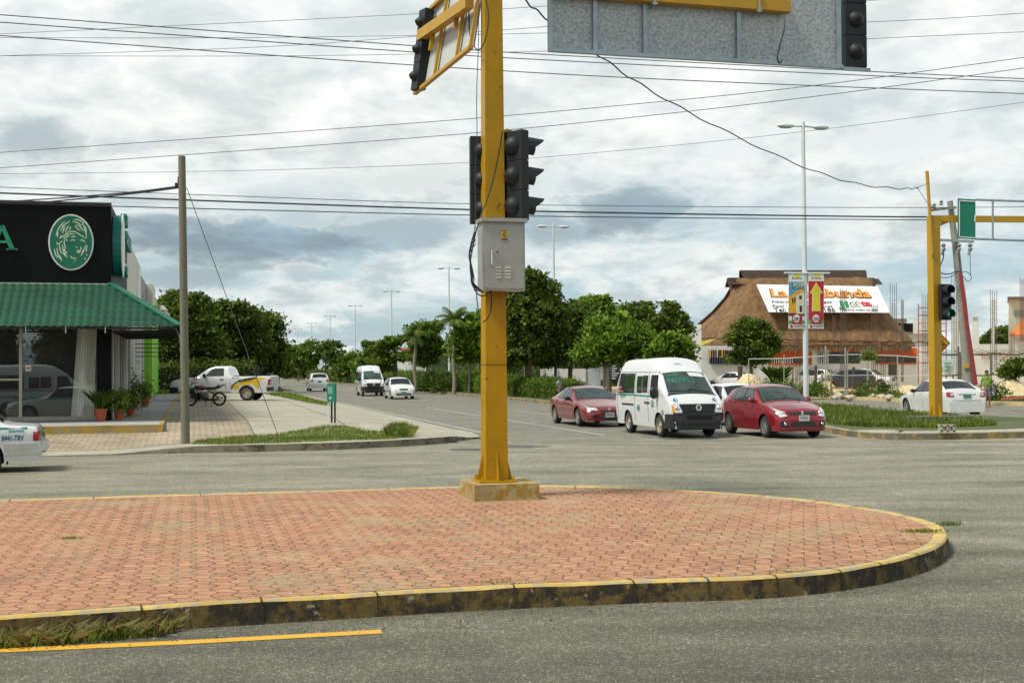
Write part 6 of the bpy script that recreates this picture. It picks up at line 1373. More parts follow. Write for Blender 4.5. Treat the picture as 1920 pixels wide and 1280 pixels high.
btxt('Ji', 1577, 579, 13, 17, pm('letter_green', (.0, .25, .10), .6), .08, .05); btxt('es', 1596, 577, 12, 19, bink, .075, .075); btxt('es', 1597, 577, 11, 18, bw, .10, .02); btxt('ta', 1617, 576, 11, 19, pm('letter_red', (.55, .05, .05), .6), .08, .05)
# white sign wall and pillar left of it, slatted window wall
sw_ = thing('sign_wall', G(1270, 728, 0), 'white wall with orange lettering and a tall pillar left of the thatched building', 'wall')
Ys = 104.
def QP(px, py, Y=Ys): return P(px, py, Y)
def q4(parent, name, x0, y0, x1, y1, mat, Y=Ys, th_=.3): m = MB(); dv = ray(x0 if x0 > 960 else x1, 690); dv.z = 0; m.prism([QP(x0, y0, Y), QP(x1, y0, Y), QP(x1, y1, Y), QP(x0, y1, Y)], dv * (th_ / dv.y)); return m.build(name, mat, parent)
q4(sw_, 'sign_panel', 1222, 612, 1293, 650, wallw); q4(sw_, 'pillar', 1292, 608, 1315, 732, pm('wall_white_bright', (.78, .78, .76), .8), Ys - .6, .9); q4(sw_, 'lower_wall', 1160, 690, 1292, 732, pm('wall_warm_grey', (.42, .36, .30), .8))  # lower wall in its own warm grey
m = MB(); q = QP(1226, 629, Ys - .05); ol = pm('letter_red_orange', (.72, .08, .02), .6)
txt('La Vagabunda', .75, q, (1, 0, 0), UZ, ol, 'lettering', sw_, .02, bold=.02, sx=.62)
m = MB(); m.prism([QP(1316, 640, Ys - 3), QP(1344, 635, Ys - 5), QP(1316, 647, Ys - 3)], (0, .8, .0)); tag(m.build('awning', pm('awning_yellow', (.75, .62, .08), .6), loc=QP(1330, 640, Ys - 3)), 'small yellow pointed awning at the left eave of the thatched roof', 'awning')
sl = thing('slatted_wall', QP(1380, 720, 108), 'low white wall with a long dark slatted window in front of the thatched roof', 'wall')
q4(sl, 'wall', 1315, 648, 1441, 722, pm('wall_pale_grey', (.60, .60, .56), .8, var=.08), 108); q4(sl, 'window', 1330, 656, 1406, 682, darkin, 107.8, .1)
scol = [(.6, .35, .05), (.45, .08, .05), (.08, .16, .25), (.62, .5, .3), (.04, .04, .04)]
for k in range(17):
    m = MB(); x = 1331 + k * 4.4; m.prism([QP(x, 656, 107.6), QP(x + 2.0, 656, 107.6), QP(x + 2.0, 670, 107.6), QP(x, 670, 107.6)], (0, .1, 0)); m.build('slat', pm(f'slat_tone_{k % 5}', scol[k % 5], .6), sl)
    m = MB(); m.prism([QP(x, 670.2, 107.6), QP(x + 2.0, 670.2, 107.6), QP(x + 2.0, 682, 107.6), QP(x, 682, 107.6)], (0, .1, 0)); m.build('slat', pm('slat_tone_low', (.03, .05, .08), .6), sl)
# lantern post by the sign wall
lt = thing('lantern_post', G(1286, 731, 0), 'slim black lantern post with a three-pane glass head before the white sign wall', 'lamp post')
q = G(1286, 733, 0); YL = 100.
m = MB(); m.beam(P(1286, 735, YL), P(1286, 650, YL), .36, .36, up=Vector((0, 1, 0))); m.build('post', black, lt)
for k in range(3): m = MB(); m.box(P(1286, 625.5 + 9 * k, YL), (.24, .24, .34)); m.build('lantern_pane', pm('lantern_glass', (.35, .38, .36), .3), lt)
m = MB(); m.box(P(1286, 618, YL), (.36, .36, .12)); m.build('cap', black, lt)
q4(lt, 'red_banner', 1277, 652, 1282, 668, ol, YL + .4, .05)
# white perimeter wall, panels and price board behind the left-hand trees
pw = thing('perimeter_wall', G(1090, 735, 0), 'long low white wall behind the trees left of the minibus', 'wall')
q4(pw, 'wall', 1013, 691, 1124, 730, pm('wall_warm_white', (.66, .64, .60), .8, var=.06), 98.)
for x in (1020, 1045, 1065, 1098): q4(pw, 'wall_joint', x, 691, x + 1, 730, pm('joint_grey', (.4, .4, .38), .8), 97.9, .08)
q4(pw, 'return_wall', 1104, 690, 1126, 731, pm('wall_grey_white', (.5, .52, .54), .8), 97.5, .2)
ms_ = thing('menu_sign', P(1138, 700, 97), 'colourful picture menu board by the white wall, left of the minibus roof', 'sign')
q4(ms_, 'board', 1126, 678, 1146, 712, pm('board_white', (.6, .58, .54), .6), 97., .1)
rr_ = random.Random(3)
for k in range(14):
    x = 1127 + rr_.random() * 14; y = 680 + rr_.random() * 28; q4(ms_, 'picture', x, y, x + 3 + rr_.random() * 3, y + 2 + rr_.random() * 3, pm(f'menu_tone_{k % 5}', [(.6, .2, .04), (.05, .2, .4), (.05, .05, .05), (.5, .35, .2), (.1, .25, .35)][k % 5], .6), 96.9 - .01 * k, .05)
pb = thing('price_board', P(1154, 700, 96), 'dark framed price board standing left of the minibus roof', 'sign')
q4(pb, 'frame', 1145, 681, 1162, 713, pm('frame_dark', (.05, .055, .06), .5), 96., .1)
for k in range(6): q4(pb, 'price_line', 1147, 684.5 + k * 4.6, 1160 - (k % 3) * 3, 687 + k * 4.6, pm('price_white', (.55, .56, .56), .6), 95.9, .05)
for x in (1146, 1161): q4(pb, 'leg', x, 713, x + 1, 735, black, 96., .08)
# shops behind the median trees
fs = thing('distant_shop', P(870, 690, 190), 'orange and white roadside shop signs behind the palms on the median', 'building')
q4(fs, 'wall', 745, 655, 800, 715, wallw, 190.); q4(fs, 'sign_band', 770, 648, 800, 657, pm('sign_orange', (.6, .2, .03), .6), 189.); q4(fs, 'sign_band', 748, 650, 772, 660, wallw, 188.8); q4(fs, 'lettering', 752, 653, 768, 657, ol, 188.4, .1)
fb = thing('distant_building', P(650, 690, 420), 'cool white flat building far down the avenue between trees', 'building')
q4(fb, 'wall', 556, 664, 720, 700, pm('wall_far', (.55, .58, .6), .8), 420., 12); q4(fb, 'roof_block', 660, 652, 700, 664, pm('wall_far', (.55, .58, .6), .8), 422., 8);  # walls in an even cool grey-white
for k in range(8): q4(fb, 'window', 570 + k * 18, 672, 578 + k * 18, 682, gd, 419.8, .2)
# ================================================================ right-hand buildings
Yb = 118.
wb = thing('white_building', P(1790, 720, Yb), 'unfinished white block behind the right-hand mast', 'building')
q4(wb, 'wall', 1650, 612, 1765, 720, pm('wall_white_a', (.66, .67, .66), .8), 132., 8); q4(wb, 'roof_slab', 1645, 597, 1700, 606, pm('slab_dark', (.20, .19, .16), .8), 131., 9); q4(wb, 'window', 1690, 606, 1712, 622, darkin, 131.5, .4)
q4(wb, 'wall', 1712, 598, 1745, 625, wallw, 131., 6); q4(wb, 'column', 1786, 595, 1803, 722, wallw, 112., 1.2); q4(wb, 'column', 1822, 602, 1836, 722, wallw, 112., 1.2); q4(wb, 'water_tank', 1824, 594, 1834, 602, pm('tank', (.4, .38, .34), .8), 112., .8); q4(wb, 'wall', 1803, 640, 1822, 722, pm('wall_white_b', (.58, .58, .56), .8), 112.5, 1.)
ww = thing('boundary_wall', P(1880, 700, 108), 'white boundary wall with red painted letters behind the man in green', 'wall')
q4(ww, 'wall', 1833, 645, 1990, 722, wallw, 108., .3); txt('TIGRE FOR', .85, P(1838, 677, 107.9), (1, 0, 0), UZ, pm('graffiti_red', (.5, .12, .08), .8, dirt=(.6, .55, .5), dscale=3, dthr=.5), 'lettering', ww, .01, sx=.62)
cbd = thing('cream_building', P(1910, 700, 96), 'cream building with an orange tiled porch at the right edge', 'building')
q4(cbd, 'wall', 1891, 558, 2100, 722, pm('wall_cream_r', (.60, .56, .42), .8, var=.08), 97., 6); q4(cbd, 'roof_edge', 1889, 556, 2100, 560, pm('roof_edge', (.16, .12, .08), .8), 96.6, 7); q4(cbd, 'porch_wall', 1894, 632, 2100, 722, pm('wall_cream_b', (.58, .58, .52), .8), 92.5, 3)
m = MB(); m.prism([P(1892, 630, 91.5), P(2100, 630, 91.5), P(2100, 600, 96.5), P(1918, 600, 96.5)], (0, 0, .12)); m.build('tile_roof', pm('tile_orange', (.58, .17, .035), .7, var=.3, scale=5, stretch=(3, .5, .5)), cbd)
q4(cbd, 'window', 1901, 582, 1920, 591, pm('win_grey', (.22, .22, .2), .5), 96.9, .1)
gh = thing('far_hall', P(1872, 680, 150), 'low white building under the far trees at the right', 'building'); q4(gh, 'wall', 1836, 648, 1895, 700, wallw, 150., 5)
# notice board near the fence
nbd = thing('notice_board', P(1778, 700, 70), 'tilted white and green notice board behind the right-hand mast', 'sign')
m = MB(); m.prism([P(1768, 674, 70), P(1788, 673, 70), P(1790, 702, 70), P(1770, 703, 70)], (0, .06, 0)); m.build('board', pm('board_pale', (.56, .62, .56), .7), nbd)
m = MB()
for y, x1 in ((680, 1784), (686, 1782), (693, 1780)): m.prism([P(1772, y, 69.9), P(x1, y - .5, 69.9), P(x1, y + 2, 69.9), P(1772, y + 2.5, 69.9)], (0, .04, 0))
m.build('lettering', pm('board_green', (.06, .3, .12), .6), nbd)
m = MB(); m.tube([P(1774, 703, 70), P(1774, 745, 70)], .04, 5); m.tube([P(1787, 702, 70), P(1787, 745, 70)], .04, 5); m.build('leg', black, nbd)
# ================================================================ leaning concrete utility pole with crossarms
YU = 62.
up = thing('utility_pole', P(1818, 735, YU), 'leaning grey concrete power pole with crossarms behind the green guide sign', 'utility pole')
conc_l = pm('pole_concrete', (.26, .25, .22), .8, var=.15)
m = MB(); m.tube([P(1818, 738, YU), P(1806, 600, YU), P(1794, 480, YU), P(1781, 377, YU)], [.27, .22, .18, .14], 12); m.build('pole', conc_l, up, smooth=60)
m = MB(); m.prism([P(1807, 681, YU - .3), P(1817, 681, YU - .3), P(1818, 690, YU - .3), P(1808, 690, YU - .3)], (0, .1, 0)); m.build('marker_band', pm('marker_orange', (.62, .33, .06), .6), up)
m = MB(); m.beam(P(1746, 394, YU - .2), P(1792, 389, YU - .2), .12, .12); m.build('crossarm', conc_l, up)
m = MB(); m.beam(P(1762, 450, YU - .25), P(1826, 453, YU - .25), .12, .12); m.build('crossarm', galvf, up)
insm = pm('insulator', (.22, .22, .22), .3)
for (x, y) in ((1752, 388), (1765, 382), (1748, 392)): m = MB(); m.lathe([(.04, 0), (.11, .05), (.05, .12), (.10, .18), (.04, .26)], P(x, y + 3, YU - .3), n=10); m.build('insulator', insm, up, smooth=60)
for x in (1769, 1798, 1819):
    m = MB(); q = P(x, 456, YU - .3); m.lathe([(.05, 0), (.13, -.1), (.06, -.2), (.12, -.3), (.05, -.42)], q, n=10); m.build('insulator', insm, up, smooth=60)
    m = MB(); m.tube([P(x, 468, YU - .3), P(x - 3, 478, YU - .3)], .07, 6); m.build('fuse', insm, up)
m = MB(); m.tube([P(1801, 512, YU - .35), P(1812, 600, YU - .4), P(1830, 722, YU - .45)], .10, 8); m.build('red_conduit', pm('conduit_red', (.28, .03, .025), .5), up, smooth=60)
for pts, r_ in (([(1768, 470), (1770, 482), (1762, 500)], .03), ([(1798, 470), (1799, 490), (1801, 510)], .02), ([(1819, 476), (1819, 492), (1820, 516)], .015), ([(1764, 512), (1778, 515), (1795, 508), (1801, 510)], .03), ([(1764, 520), (1780, 521), (1796, 510)], .02), ([(1801, 512), (1812, 508), (1824, 520), (1815, 530), (1806, 518)], .018)):
    m = MB(); m.tube(smoothp([P(x, y, YU - .4) for x, y in pts], 2), r_, 5); m.build('jumper_wire', wirem, up)
# ================================================================ rebar columns on the building site
rust = pm('rebar_rust', (.11, .07, .05), .85, var=.3, scale=6)
def rebar(px, ytop, ybot, wpx, ymid, Y, label, lean=0):
    r = thing('rebar_column', P(px, ybot, Y), label, 'rebar column', 0, 'steel rebar columns on the building site'); n = 4
    m = MB()
    for i in range(n):
        x = -wpx / 2 + wpx * i / (n - 1)
        for d in (0, .28) if i in (0, n - 1) else (0.,): m.tube([P(px + x, ybot, Y + d), P(px + x + lean, ytop + (i * 7 % 5), Y + d)], .016, 4)
    m.build('upright_bars', rust, r)
    m = MB(); k = max(4, int((ybot - ymid) / 4.2))
    for i in range(k):
        y = ymid + (ybot - ymid) * i / k; f = (ybot - y) / (ybot - ytop) * lean
        m.tube([P(px - wpx / 2 + f, y, Y), P(px + wpx / 2 + f, y, Y), P(px + wpx / 2 + f, y + .3, Y + .28), P(px - wpx / 2 + f, y + .3, Y + .28), P(px - wpx / 2 + f, y, Y)], .011, 4, cap=False)
    m.build('stirrups', rust, r); return r
RB = [(1675, 530, 738, 12, 570, 'tall rebar column against the right slope of the thatched roof'), (1734, 550, 725, 10, 585, 'rebar column just left of the right-hand yellow mast'), (1791, 515, 705, 13, 548, 'dense dark rebar column just right of the green signal'), (1820, 535, 712, 14, 575, 'slanting rebar column against the leaning concrete pole', 0),
    (1863, 543, 695, 12, 565, 'pale-cored rebar column standing alone before the far dark trees'), (1581, 540, 716, 11, 545, 'thin rebar column crossing the white roof banner'), (1640, 568, 735, 11, 575, 'rebar column right of the roof banner lettering'), (1497, 620, 716, 10, 622, 'short rebar column just left of the banner pole'),
    (1564, 590, 655, 5, 640, 'very thin rebar pair on the thatched roof beside the banner pole'), (1692, 560, 716, 4, 700, 'thin leaning rebar strand over the thatched roof edge'), (1898, 620, 700, 8, 625, 'rebar column standing in front of the cream building'), (1523, 690, 735, 10, 690, 'squat rebar cage in the weeds beside the banner pole'), (1916, 520, 640, 7, 560, 'rebar column above the cream building at the frame edge'), (1655, 655, 740, 10, 657, 'rusty rebar column in front of the dark doorway')]
for i, a_ in enumerate(RB): rebar(a_[0], a_[1], a_[2], a_[3], a_[4], 84 - (i % 3) * 3, a_[5], (-18 if i == 3 else 0))
m = MB(); m.beam(P(1862, 695, 85), P(1863, 560, 85), .16, .16, up=Vector((0, 1, 0))); tag(m.build('pale_post', wallw, loc=P(1862, 695, 85)), 'slim pale post inside the lone rebar column before the far trees', 'post')
# red scaffold
scm = pm('scaffold_red', (.38, .07, .04), .6); sc_ = thing('scaffold', P(1735, 720, 90), 'red tubular scaffold tower behind the right-hand yellow mast', 'scaffold')
m = MB()
for x in (1722, 1747, 1774): m.tube([P(x, 722, 90), P(x, 570, 90)], .04, 5)
m.build('upright', scm, sc_)
for y in (577, 591, 606, 620, 640, 660, 680): m = MB(); m.tube([P(1722, y, 90), P(1774, y + .5, 90)], .035, 5); m.build('rung', scm, sc_)
# ================================================================ fences round the building site
fpost = pm('fence_steel', (.42, .42, .38), .5, .4, var=.15); mesh = pm('fence_mesh', (.16, .20, .18), .6)
fn = thing('wire_fence', P(1560, 742, 78), 'galvanised post and rail fence before the thatched building', 'fence')
for x, yt, w_ in ((1404, 672, .03), (1548, 648, .055), (1552, 655, .03), (1585, 652, .055), (1589, 658, .04), (1627, 655, .05), (1470, 664, .03), (1683, 668, .04)):
    m = MB(); m.tube([P(x, 745, 78), P(x, yt, 78)], w_, 6); m.build('post', fpost, fn)
m = MB(); rl = [P(x, y, 78) for x, y in ((1404, 673), (1470, 672), (1548, 667), (1552, 665.5), (1585, 666), (1587, 664.5), (1627, 665), (1683, 667), (1742, 672), (1764, 676), (1800, 674))]; m.tube(rl, .03, 5); m.build('top_rail', pm('rail_white', (.6, .6, .56), .5), fn)
m = MB(); m.tube([P(x, y, 78) for x, y in ((1540, 702), (1585, 704), (1627, 703), (1690, 705), (1742, 703))], .02, 4); m.build('mid_wire', pm('rail_white', (.6, .6, .56), .5), fn)
m = MB(); m.beam(P(1560, 727, 77), P(1645, 731, 77), .04, .08); m.beam(P(1590, 735, 77), P(1660, 737, 77), .04, .08); m.build('fallen_board', pm('board_rust', (.30, .13, .05), .8), fn)
fn2 = thing('wire_fence', P(1850, 745, 74), 'dark barbed wire fence on posts behind the man in green', 'fence')
for x, yt in ((1801, 660), (1797, 650), (1858, 664), (1905, 668), (1940, 664)): m = MB(); m.tube([P(x, 752, 74), P(x, yt, 74)], .06, 6); m.build('post', pm('fence_dark_post', (.10, .11, .10), .7), fn2)
for y, w_ in ((664, .06), (703, .05)):
    m = MB(); m.tube([P(1762 + 20 * i, y + 1.5 * math.sin(i * 2.1), 74) for i in range(13)], w_, 5); m.build('rail', pm('fence_dark_rail', (.12, .10, .07), .8), fn2)
rz2 = random.Random(8); m = MB()
for k in range(5): m.tube([P(1790 + 12 * i, 659 + 5 * math.sin(i * 1.3 + k * 1.7) + k, 74) for i in range(14)], .012, 4)
m.build('barbed_wire', pm('wire_brown', (.18, .15, .11), .8), fn2)
stkm = pm('stake_wood', (.30, .22, .12), .9, var=.25, scale=4)
for i, (x, y0, y1, w_, lb) in enumerate(((1387, 686, 742, .16, 'thick dark wooden stake rising from the sand heap'), (1447, 682, 712, .06, 'thin wooden stake over the spiky palm shrub'), (1468, 676, 712, .07, 'wooden stake just right of the spiky palm shrub'), (1486, 690, 730, .06, 'short leaning stake left of the squat rebar cage'), (1529, 685, 728, .09, 'dark stake just right of the banner pole'), (1541, 698, 735, .07, 'low pale stake left of the tall fence post'), (1558, 692, 744, .08, 'pale stake right of the tall fence post'), (1600, 688, 724, .10, 'dark stake over the white sport utility vehicle'))):
    m = MB(); m.tube([P(x, y1, 80), P(x + .5, y0, 80)], w_, 7); tag(m.build('wooden_stake', pm('stake_dark', (.08, .06, .045), .9) if w_ > .085 else stkm, loc=P(x, y1, 80)), lb, 'stake', 'wooden stakes on the building site')
# sand heaps: real mounds
sand = pm('sand', (.60, .48, .28), .95, var=.22, scale=1.5, bump=.8, bscale=6)
def mound(px, py, Y, rx, ry, h, label, mat=None, seed=1):
    c = G(px, py, .13) if Y is None else P(px, py, Y); m = MB(); rows = []; n = 36
    for i in range(15):
        f = i / 14; row = []
        for j in range(n + 1):
            a = 2 * math.pi * j / n; k = 1 + .18 * mnoise.noise(Vector((math.cos(a) * 1.3, math.sin(a) * 1.3, seed))); x = rx * f * k * math.cos(a); y = ry * f * k * math.sin(a)
            z = h * (math.cos(math.pi * f) * .5 + .5) ** 1.0 * (1 + .25 * mnoise.noise(Vector((x * .8, y * .8, seed * 2.)))) - .02 * f + .05 * mnoise.noise(Vector((x * 3, y * 3, seed)))
            row.append(Vector((c.x + x, c.y + y, .12 + max(-.03, z))))
        rows.append(row)
    m.grid(rows); return tag(m.build('sand_heap', mat or sand, loc=Vector((c.x, c.y, .12)), smooth=60), label, 'sand heap', 'heaps of sand and rubble on the site')
def mnd(px, ybase, rxpx, hpx, label, seed, Y):
    c = P(px, ybase, Y); k = Y / F; m_ = mound(px, ybase, Y, rxpx * k, 2.2, hpx * k, label, seed=seed); return m_
mnd(1408, 740, 62, 42, 'big pale sand heap behind the crimson hatchback roof', 1, 79)
mnd(1552, 742, 34, 27, 'low sand heap beneath the fence posts right of the banner pole', 2, 82)
mnd(1700, 742, 60, 18, 'flat rubble heap behind the white sedan roof', 3, 82)
mnd(1895, 752, 62, 36, 'sand heap at the right edge beside the man in green', 4, 72)
mnd(1620, 748, 70, 10, 'broken limestone rubble heap just behind the yellow kerb', 5, 80)
# debris stones
rock = pm('rubble', (.52, .44, .32), .95, var=.3, scale=3)
rz3 = random.Random(4)
for i in range(16):
    x = 1560 + rz3.random() * 110; y = 738 + rz3.random() * 10; c = G(x, y, .14); m = MB(); s = .12 + rz3.random() * .25
    bm = bmesh.new(); bmesh.ops.create_icosphere(bm, subdivisions=1, radius=s)
    m.add([c + Vector((v.co.x * rz3.uniform(.8, 1.6), v.co.y, v.co.z * rz3.uniform(.4, .8) + s * .3)) for v in bm.verts], [tuple(v.index for v in f.verts) for f in bm.faces]); bm.free()
    tag(m.build('rubble_stone', rock, loc=c), 'pale limestone lump lying among the rubble behind the yellow kerb', 'stone', 'limestone lumps along the fence')
m = MB(); m.beam(G(1880, 748, .5), G(1990, 738, .9), .12, .12); tag(m.build('timber_beam', pm('timber_red', (.34, .10, .05), .8), loc=G(1880, 748, .5)), 'red-brown timber beam lying on the sand at the right edge', 'beam')
# ================================================================ people
skin = pm('skin', (.26, .13, .08), .6, var=.08); hairm = pm('hair_black', (.012, .01, .009), .6)
def skinned(name, chains, mat, parent, smooth=True):
    """chains: list of polylines [(Vector, radius)...] sharing the first vertex by value"""
    me = bpy.data.meshes.new(name); verts = []; rad = []; edges = []; idx = {}
    for ch in chains:
        prev = None
        for p, r in ch:
            key = tuple(round(c, 4) for c in p)
            if key not in idx: idx[key] = len(verts); verts.append(tuple(p)); rad.append(r)
            i = idx[key]
            if prev is not None and prev != i: edges.append((prev, i))
            prev = i
    me.from_pydata(verts, edges, []); o = bpy.data.objects.new('tmp', me); COL.objects.link(o)
    sk = o.modifiers.new('s', 'SKIN'); sk.use_smooth_shade = True
    for i, v in enumerate(me.skin_vertices[0].data): v.radius = (rad[i] if not isinstance(rad[i], tuple) else rad[i][0], rad[i] if not isinstance(rad[i], tuple) else rad[i][1]); v.use_root = (i == 0)
    sb = o.modifiers.new('d', 'SUBSURF'); sb.levels = 2; sb.render_levels = 2
    bpy.context.view_layer.update(); dg = bpy.context.evaluated_depsgraph_get(); m2 = bpy.data.meshes.new_from_object(o.evaluated_get(dg)); bpy.data.objects.remove(o)
    m2.name = name; m2.materials.clear(); m2.materials.append(mat)
    for p in m2.polygons: p.material_index = 0; p.use_smooth = True
    ob = bpy.data.objects.new(name, m2); COL.objects.link(ob); ob.parent = parent; return ob
V = Vector
def hand(w, d, s=1):
    d = V(d).normalized(); side = d.cross(V((0, 1, 0))).normalized() if abs(d.y) < .9 else V((1, 0, 0)); ch = [[(w, .028), (w + d * .05, .034), (w + d * .09, .030)]]
    for k, ln in enumerate((.065, .08, .075, .055)):
        b_ = w + d * .09 + V((0, (k - 1.5) * .018, 0)); ch.append([(w + d * .05, .034), (b_, .012), (b_ + d * ln * .5, .0095), (b_ + d * ln * .9 + V((s * -.015, 0, 0)), .008)])
    ch.append([(w + d * .02, .03), (w + d * .05 + V((0, -.04, 0)), .012), (w + d * .09 + V((0, -.05, 0)), .010)]); return ch
def person(loc, rz, label, shirt, legs_m, pose, hairc=hairm, H=1.7, legs_len='short'):
    r = thing('person', loc, label, 'person', rz); k = H / 1.72
    p = {n: V(c) * k for n, c in pose.items()}
    # facing local -Y
    body = [[(p['pel'], (.13, .10)), (p['wai'], (.12, .09)), (p['che'], (.16, .10)), (p['nck'], .05), (p['hd0'], .06), (p['hd1'], (.082, .095)), (p['hd2'], (.07, .085))]]
    for s_ in 'LR':
        body.append([(p['che'], (.16, .10)), (p['sh' + s_], .052), (p['el' + s_], .038), (p['wr' + s_], .026)]); body += hand(p['wr' + s_], p['wr' + s_] - p['el' + s_], 1 if s_ == 'L' else -1)
        body.append([(p['pel'], (.13, .10)), (p['hp' + s_], .085), (p['kn' + s_], .055), (p['an' + s_], .036), (p['an' + s_] + V((0, -.05, -.04)), .038), (p['an' + s_] + V((0, -.16, -.055)), .028)])
    skinned('body', body, skin, r)
    sh = [[(p['wai'] - V((0, 0, .06)), (.145, .115)), (p['wai'], (.14, .115)), (p['che'], (.178, .12)), (p['nck'] - V((0, 0, .02)), .065)]]
    for s_ in 'LR': e_ = p['sh' + s_].lerp(p['el' + s_], .62); sh.append([(p['che'], (.178, .12)), (p['sh' + s_], .072), (e_, .064)])
    skinned('shirt', sh, shirt, r)
    pt = [[(p['wai'] - V((0, 0, .05)), (.14, .11)), (p['pel'], (.155, .125))]]
    for s_ in 'LR': kn = p['hp' + s_].lerp(p['kn' + s_], .98); c_ = [(p['pel'], (.155, .125)), (p['hp' + s_], .10), (kn, .08)]; 
    for s_ in 'LR':
        kn = p['hp' + s_].lerp(p['kn' + s_], 1.0); c_ = [(p['pel'], (.155, .125)), (p['hp' + s_], .105), (kn, .082)]
        if legs_len == 'long': c_.append((p['an' + s_] + V((0, 0, .03)), .062))
        pt.append(c_)
    skinned('shorts' if legs_len == 'short' else 'trousers', pt, legs_m, r)
    h = MB(); c_ = p['hd2'] + V((0, .012, .028)); h.ell(c_, (.088 * k, .10 * k, .075 * k), 14, 8); h.ell(c_ + V((0, .045, -.05)), (.08, .055, .08), 12, 6); h.build('hair', hairc, r, smooth=70, local=True)
    f = MB(); hc = p['hd1']
    for sx in (-.03, .03): f.ell(hc + V((sx, -.093, .03)), (.012, .006, .007), 8, 5)
    f.build('eyes', black, r, local=True, smooth=70); f = MB(); f.ell(hc + V((0, -.10, .0)), (.013, .018, .02), 8, 5)
    for sx in (-.088, .088): f.ell(hc + V((sx, .0, .01)), (.010, .02, .03), 8, 5)
    f.build('nose_and_ears', skin, r, local=True, smooth=70); f = MB(); f.ell(hc + V((0, -.092, -.045)), (.025, .006, .007), 8, 5); f.build('mouth', pm('lips', (.16, .05, .04), .6), r, local=True, smooth=70)
    if legs_len == 'short' or True:
        for s_ in 'LR': f = MB(); a_ = p['an' + s_]; f.box((a_.x, a_.y - .06, .012), (.09, .26, .022)); f.build('sandal', pm('sandal_red', (.35, .06, .04), .6), r, local=True)
    return r
stand = dict(pel=(0, 0, .92), wai=(0, 0, 1.06), che=(0, .0, 1.30), nck=(0, .0, 1.47), hd0=(0, -.01, 1.51), hd1=(0, -.015, 1.58), hd2=(0, -.01, 1.64), shL=(.17, 0, 1.40), elL=(.25, .02, 1.14), wrL=(.21, -.16, .98), shR=(-.17, 0, 1.40), elR=(-.25, .02, 1.13), wrR=(-.27, -.05, .88),
    hpL=(.08, 0, .86), knL=(.10, -.04, .48), anL=(.11, .03, .08), hpR=(-.08, 0, .86), knR=(-.07, -.08, .48), anR=(-.04, -.05, .08))
gp = G(1851, 764, .0)
man = person(Vector((gp.x, gp.y, 0)), R(-8), 'man in a lime green T-shirt and grey shorts walking at the right, cloth in hand', pm('shirt_green', (.17, .36, .035), .9, var=.1), pm('shorts_grey', (.13, .14, .16), .9, var=.15), stand, H=1.76)
cl = MB(); rows = []
for i in range(7):
    f_ = i / 6; rows.append([Vector((.27 + .07 * math.cos(a * math.pi / 4) * (1 - .2 * f_), -.17 + .07 * math.sin(a * math.pi / 4), 1.0 - .42 * f_ + .02 * math.sin(a * 3))) for a in range(9)])
MWm = MW[man.name]; cl.grid([[MWm @ q for q in r_] for r_ in rows]); tag(cl.build('folded_cloth', pm('cloth_grey', (.20, .21, .24), .9, var=.2), loc=MWm @ Vector((.27, -.17, .8)), smooth=60), 'grey cloth draped from the hand of the man in green', 'cloth')
walk = dict(stand); walk.update(elL=(.22, .12, 1.16), wrL=(.2, -.08, 1.04), elR=(-.22, .1, 1.16), wrR=(-.18, -.1, 1.02))
gq = P(1049, 740, 70); gq.z = .0
man2 = person(gq, R(62), 'dark-haired man in a checked light blue shirt standing behind the dark red sedan', pm('shirt_check', (.28, .33, .40), .9, var=.5, scale=22), pm('jeans', (.04, .06, .10), .9), walk, legs_len='long', H=1.52)
# passenger in the minibus, elbow out of the open rear window
RV = Matrix.Rotation(van1.rotation_euler.z, 4, 'Z'); VM = Matrix.Translation(van1.location) @ RV
pr = thing('person', VM @ V((1.75, .62, .9)), 'bare-armed passenger resting an elbow out of the minibus rear window', 'person', van1.rotation_euler.z)
arm_ = [[(V((0, -.1, .15)), .13), (V((0, -.08, .42)), .15), (V((0, -.08, .62)), .05), (V((0, -.08, .76)), .085)], [(V((0, -.08, .42)), .15), (V((.05, .12, .52)), .065), (V((.10, .30, .40)), .055), (V((-.12, .33, .36)), .042), (V((-.26, .30, .37)), .03)]] + hand(V((-.26, .30, .37)), (-1, 0, 0))
skinned('body', arm_, pm('skin_warm', (.34, .15, .09), .6), pr)
m = MB(); m.ell((0, -.08, .80), (.095, .10, .09), 12, 8); m.build('hair', hairm, pr, local=True, smooth=60)
# ================================================================ motorcycle on the car park
mq = G(384, 761, .44); mo = thing('motorcycle', mq, 'dark motorcycle with a red tank on its stand in front of the pickup truck', 'motorcycle', R(4))
def wheelm(x): 
    m = MB(); m.lathe([(.22, -.05), (.29, -.05), (.31, 0), (.29, .05), (.22, .05)], (x, 0, .31), (0, 1, 0), 24, cap=False); w_ = m.build('wheel', rubber, mo, local=True, smooth=50)
    m = MB(); m.lathe([(.23, -.03), (.23, .03)], (x, 0, .31), (0, 1, 0), 24, cap=False); m.lathe([(.05, -.07), (.05, .07)], (x, 0, .31), (0, 1, 0), 10)
    for k in range(10): a_ = math.pi * 2 * k / 10; m.tube([(x, 0, .31), (x + .22 * math.cos(a_), 0, .31 + .22 * math.sin(a_))], .006, 4)
    rm_ = m.build('rim', rimm, w_, local=True)
wheelm(-.62); wheelm(.62)
eng = pm('engine_metal', (.10, .10, .10), .4, .6); mred = pm('moto_red', (.14, .012, .012), .3, coat=.6)
m = MB()
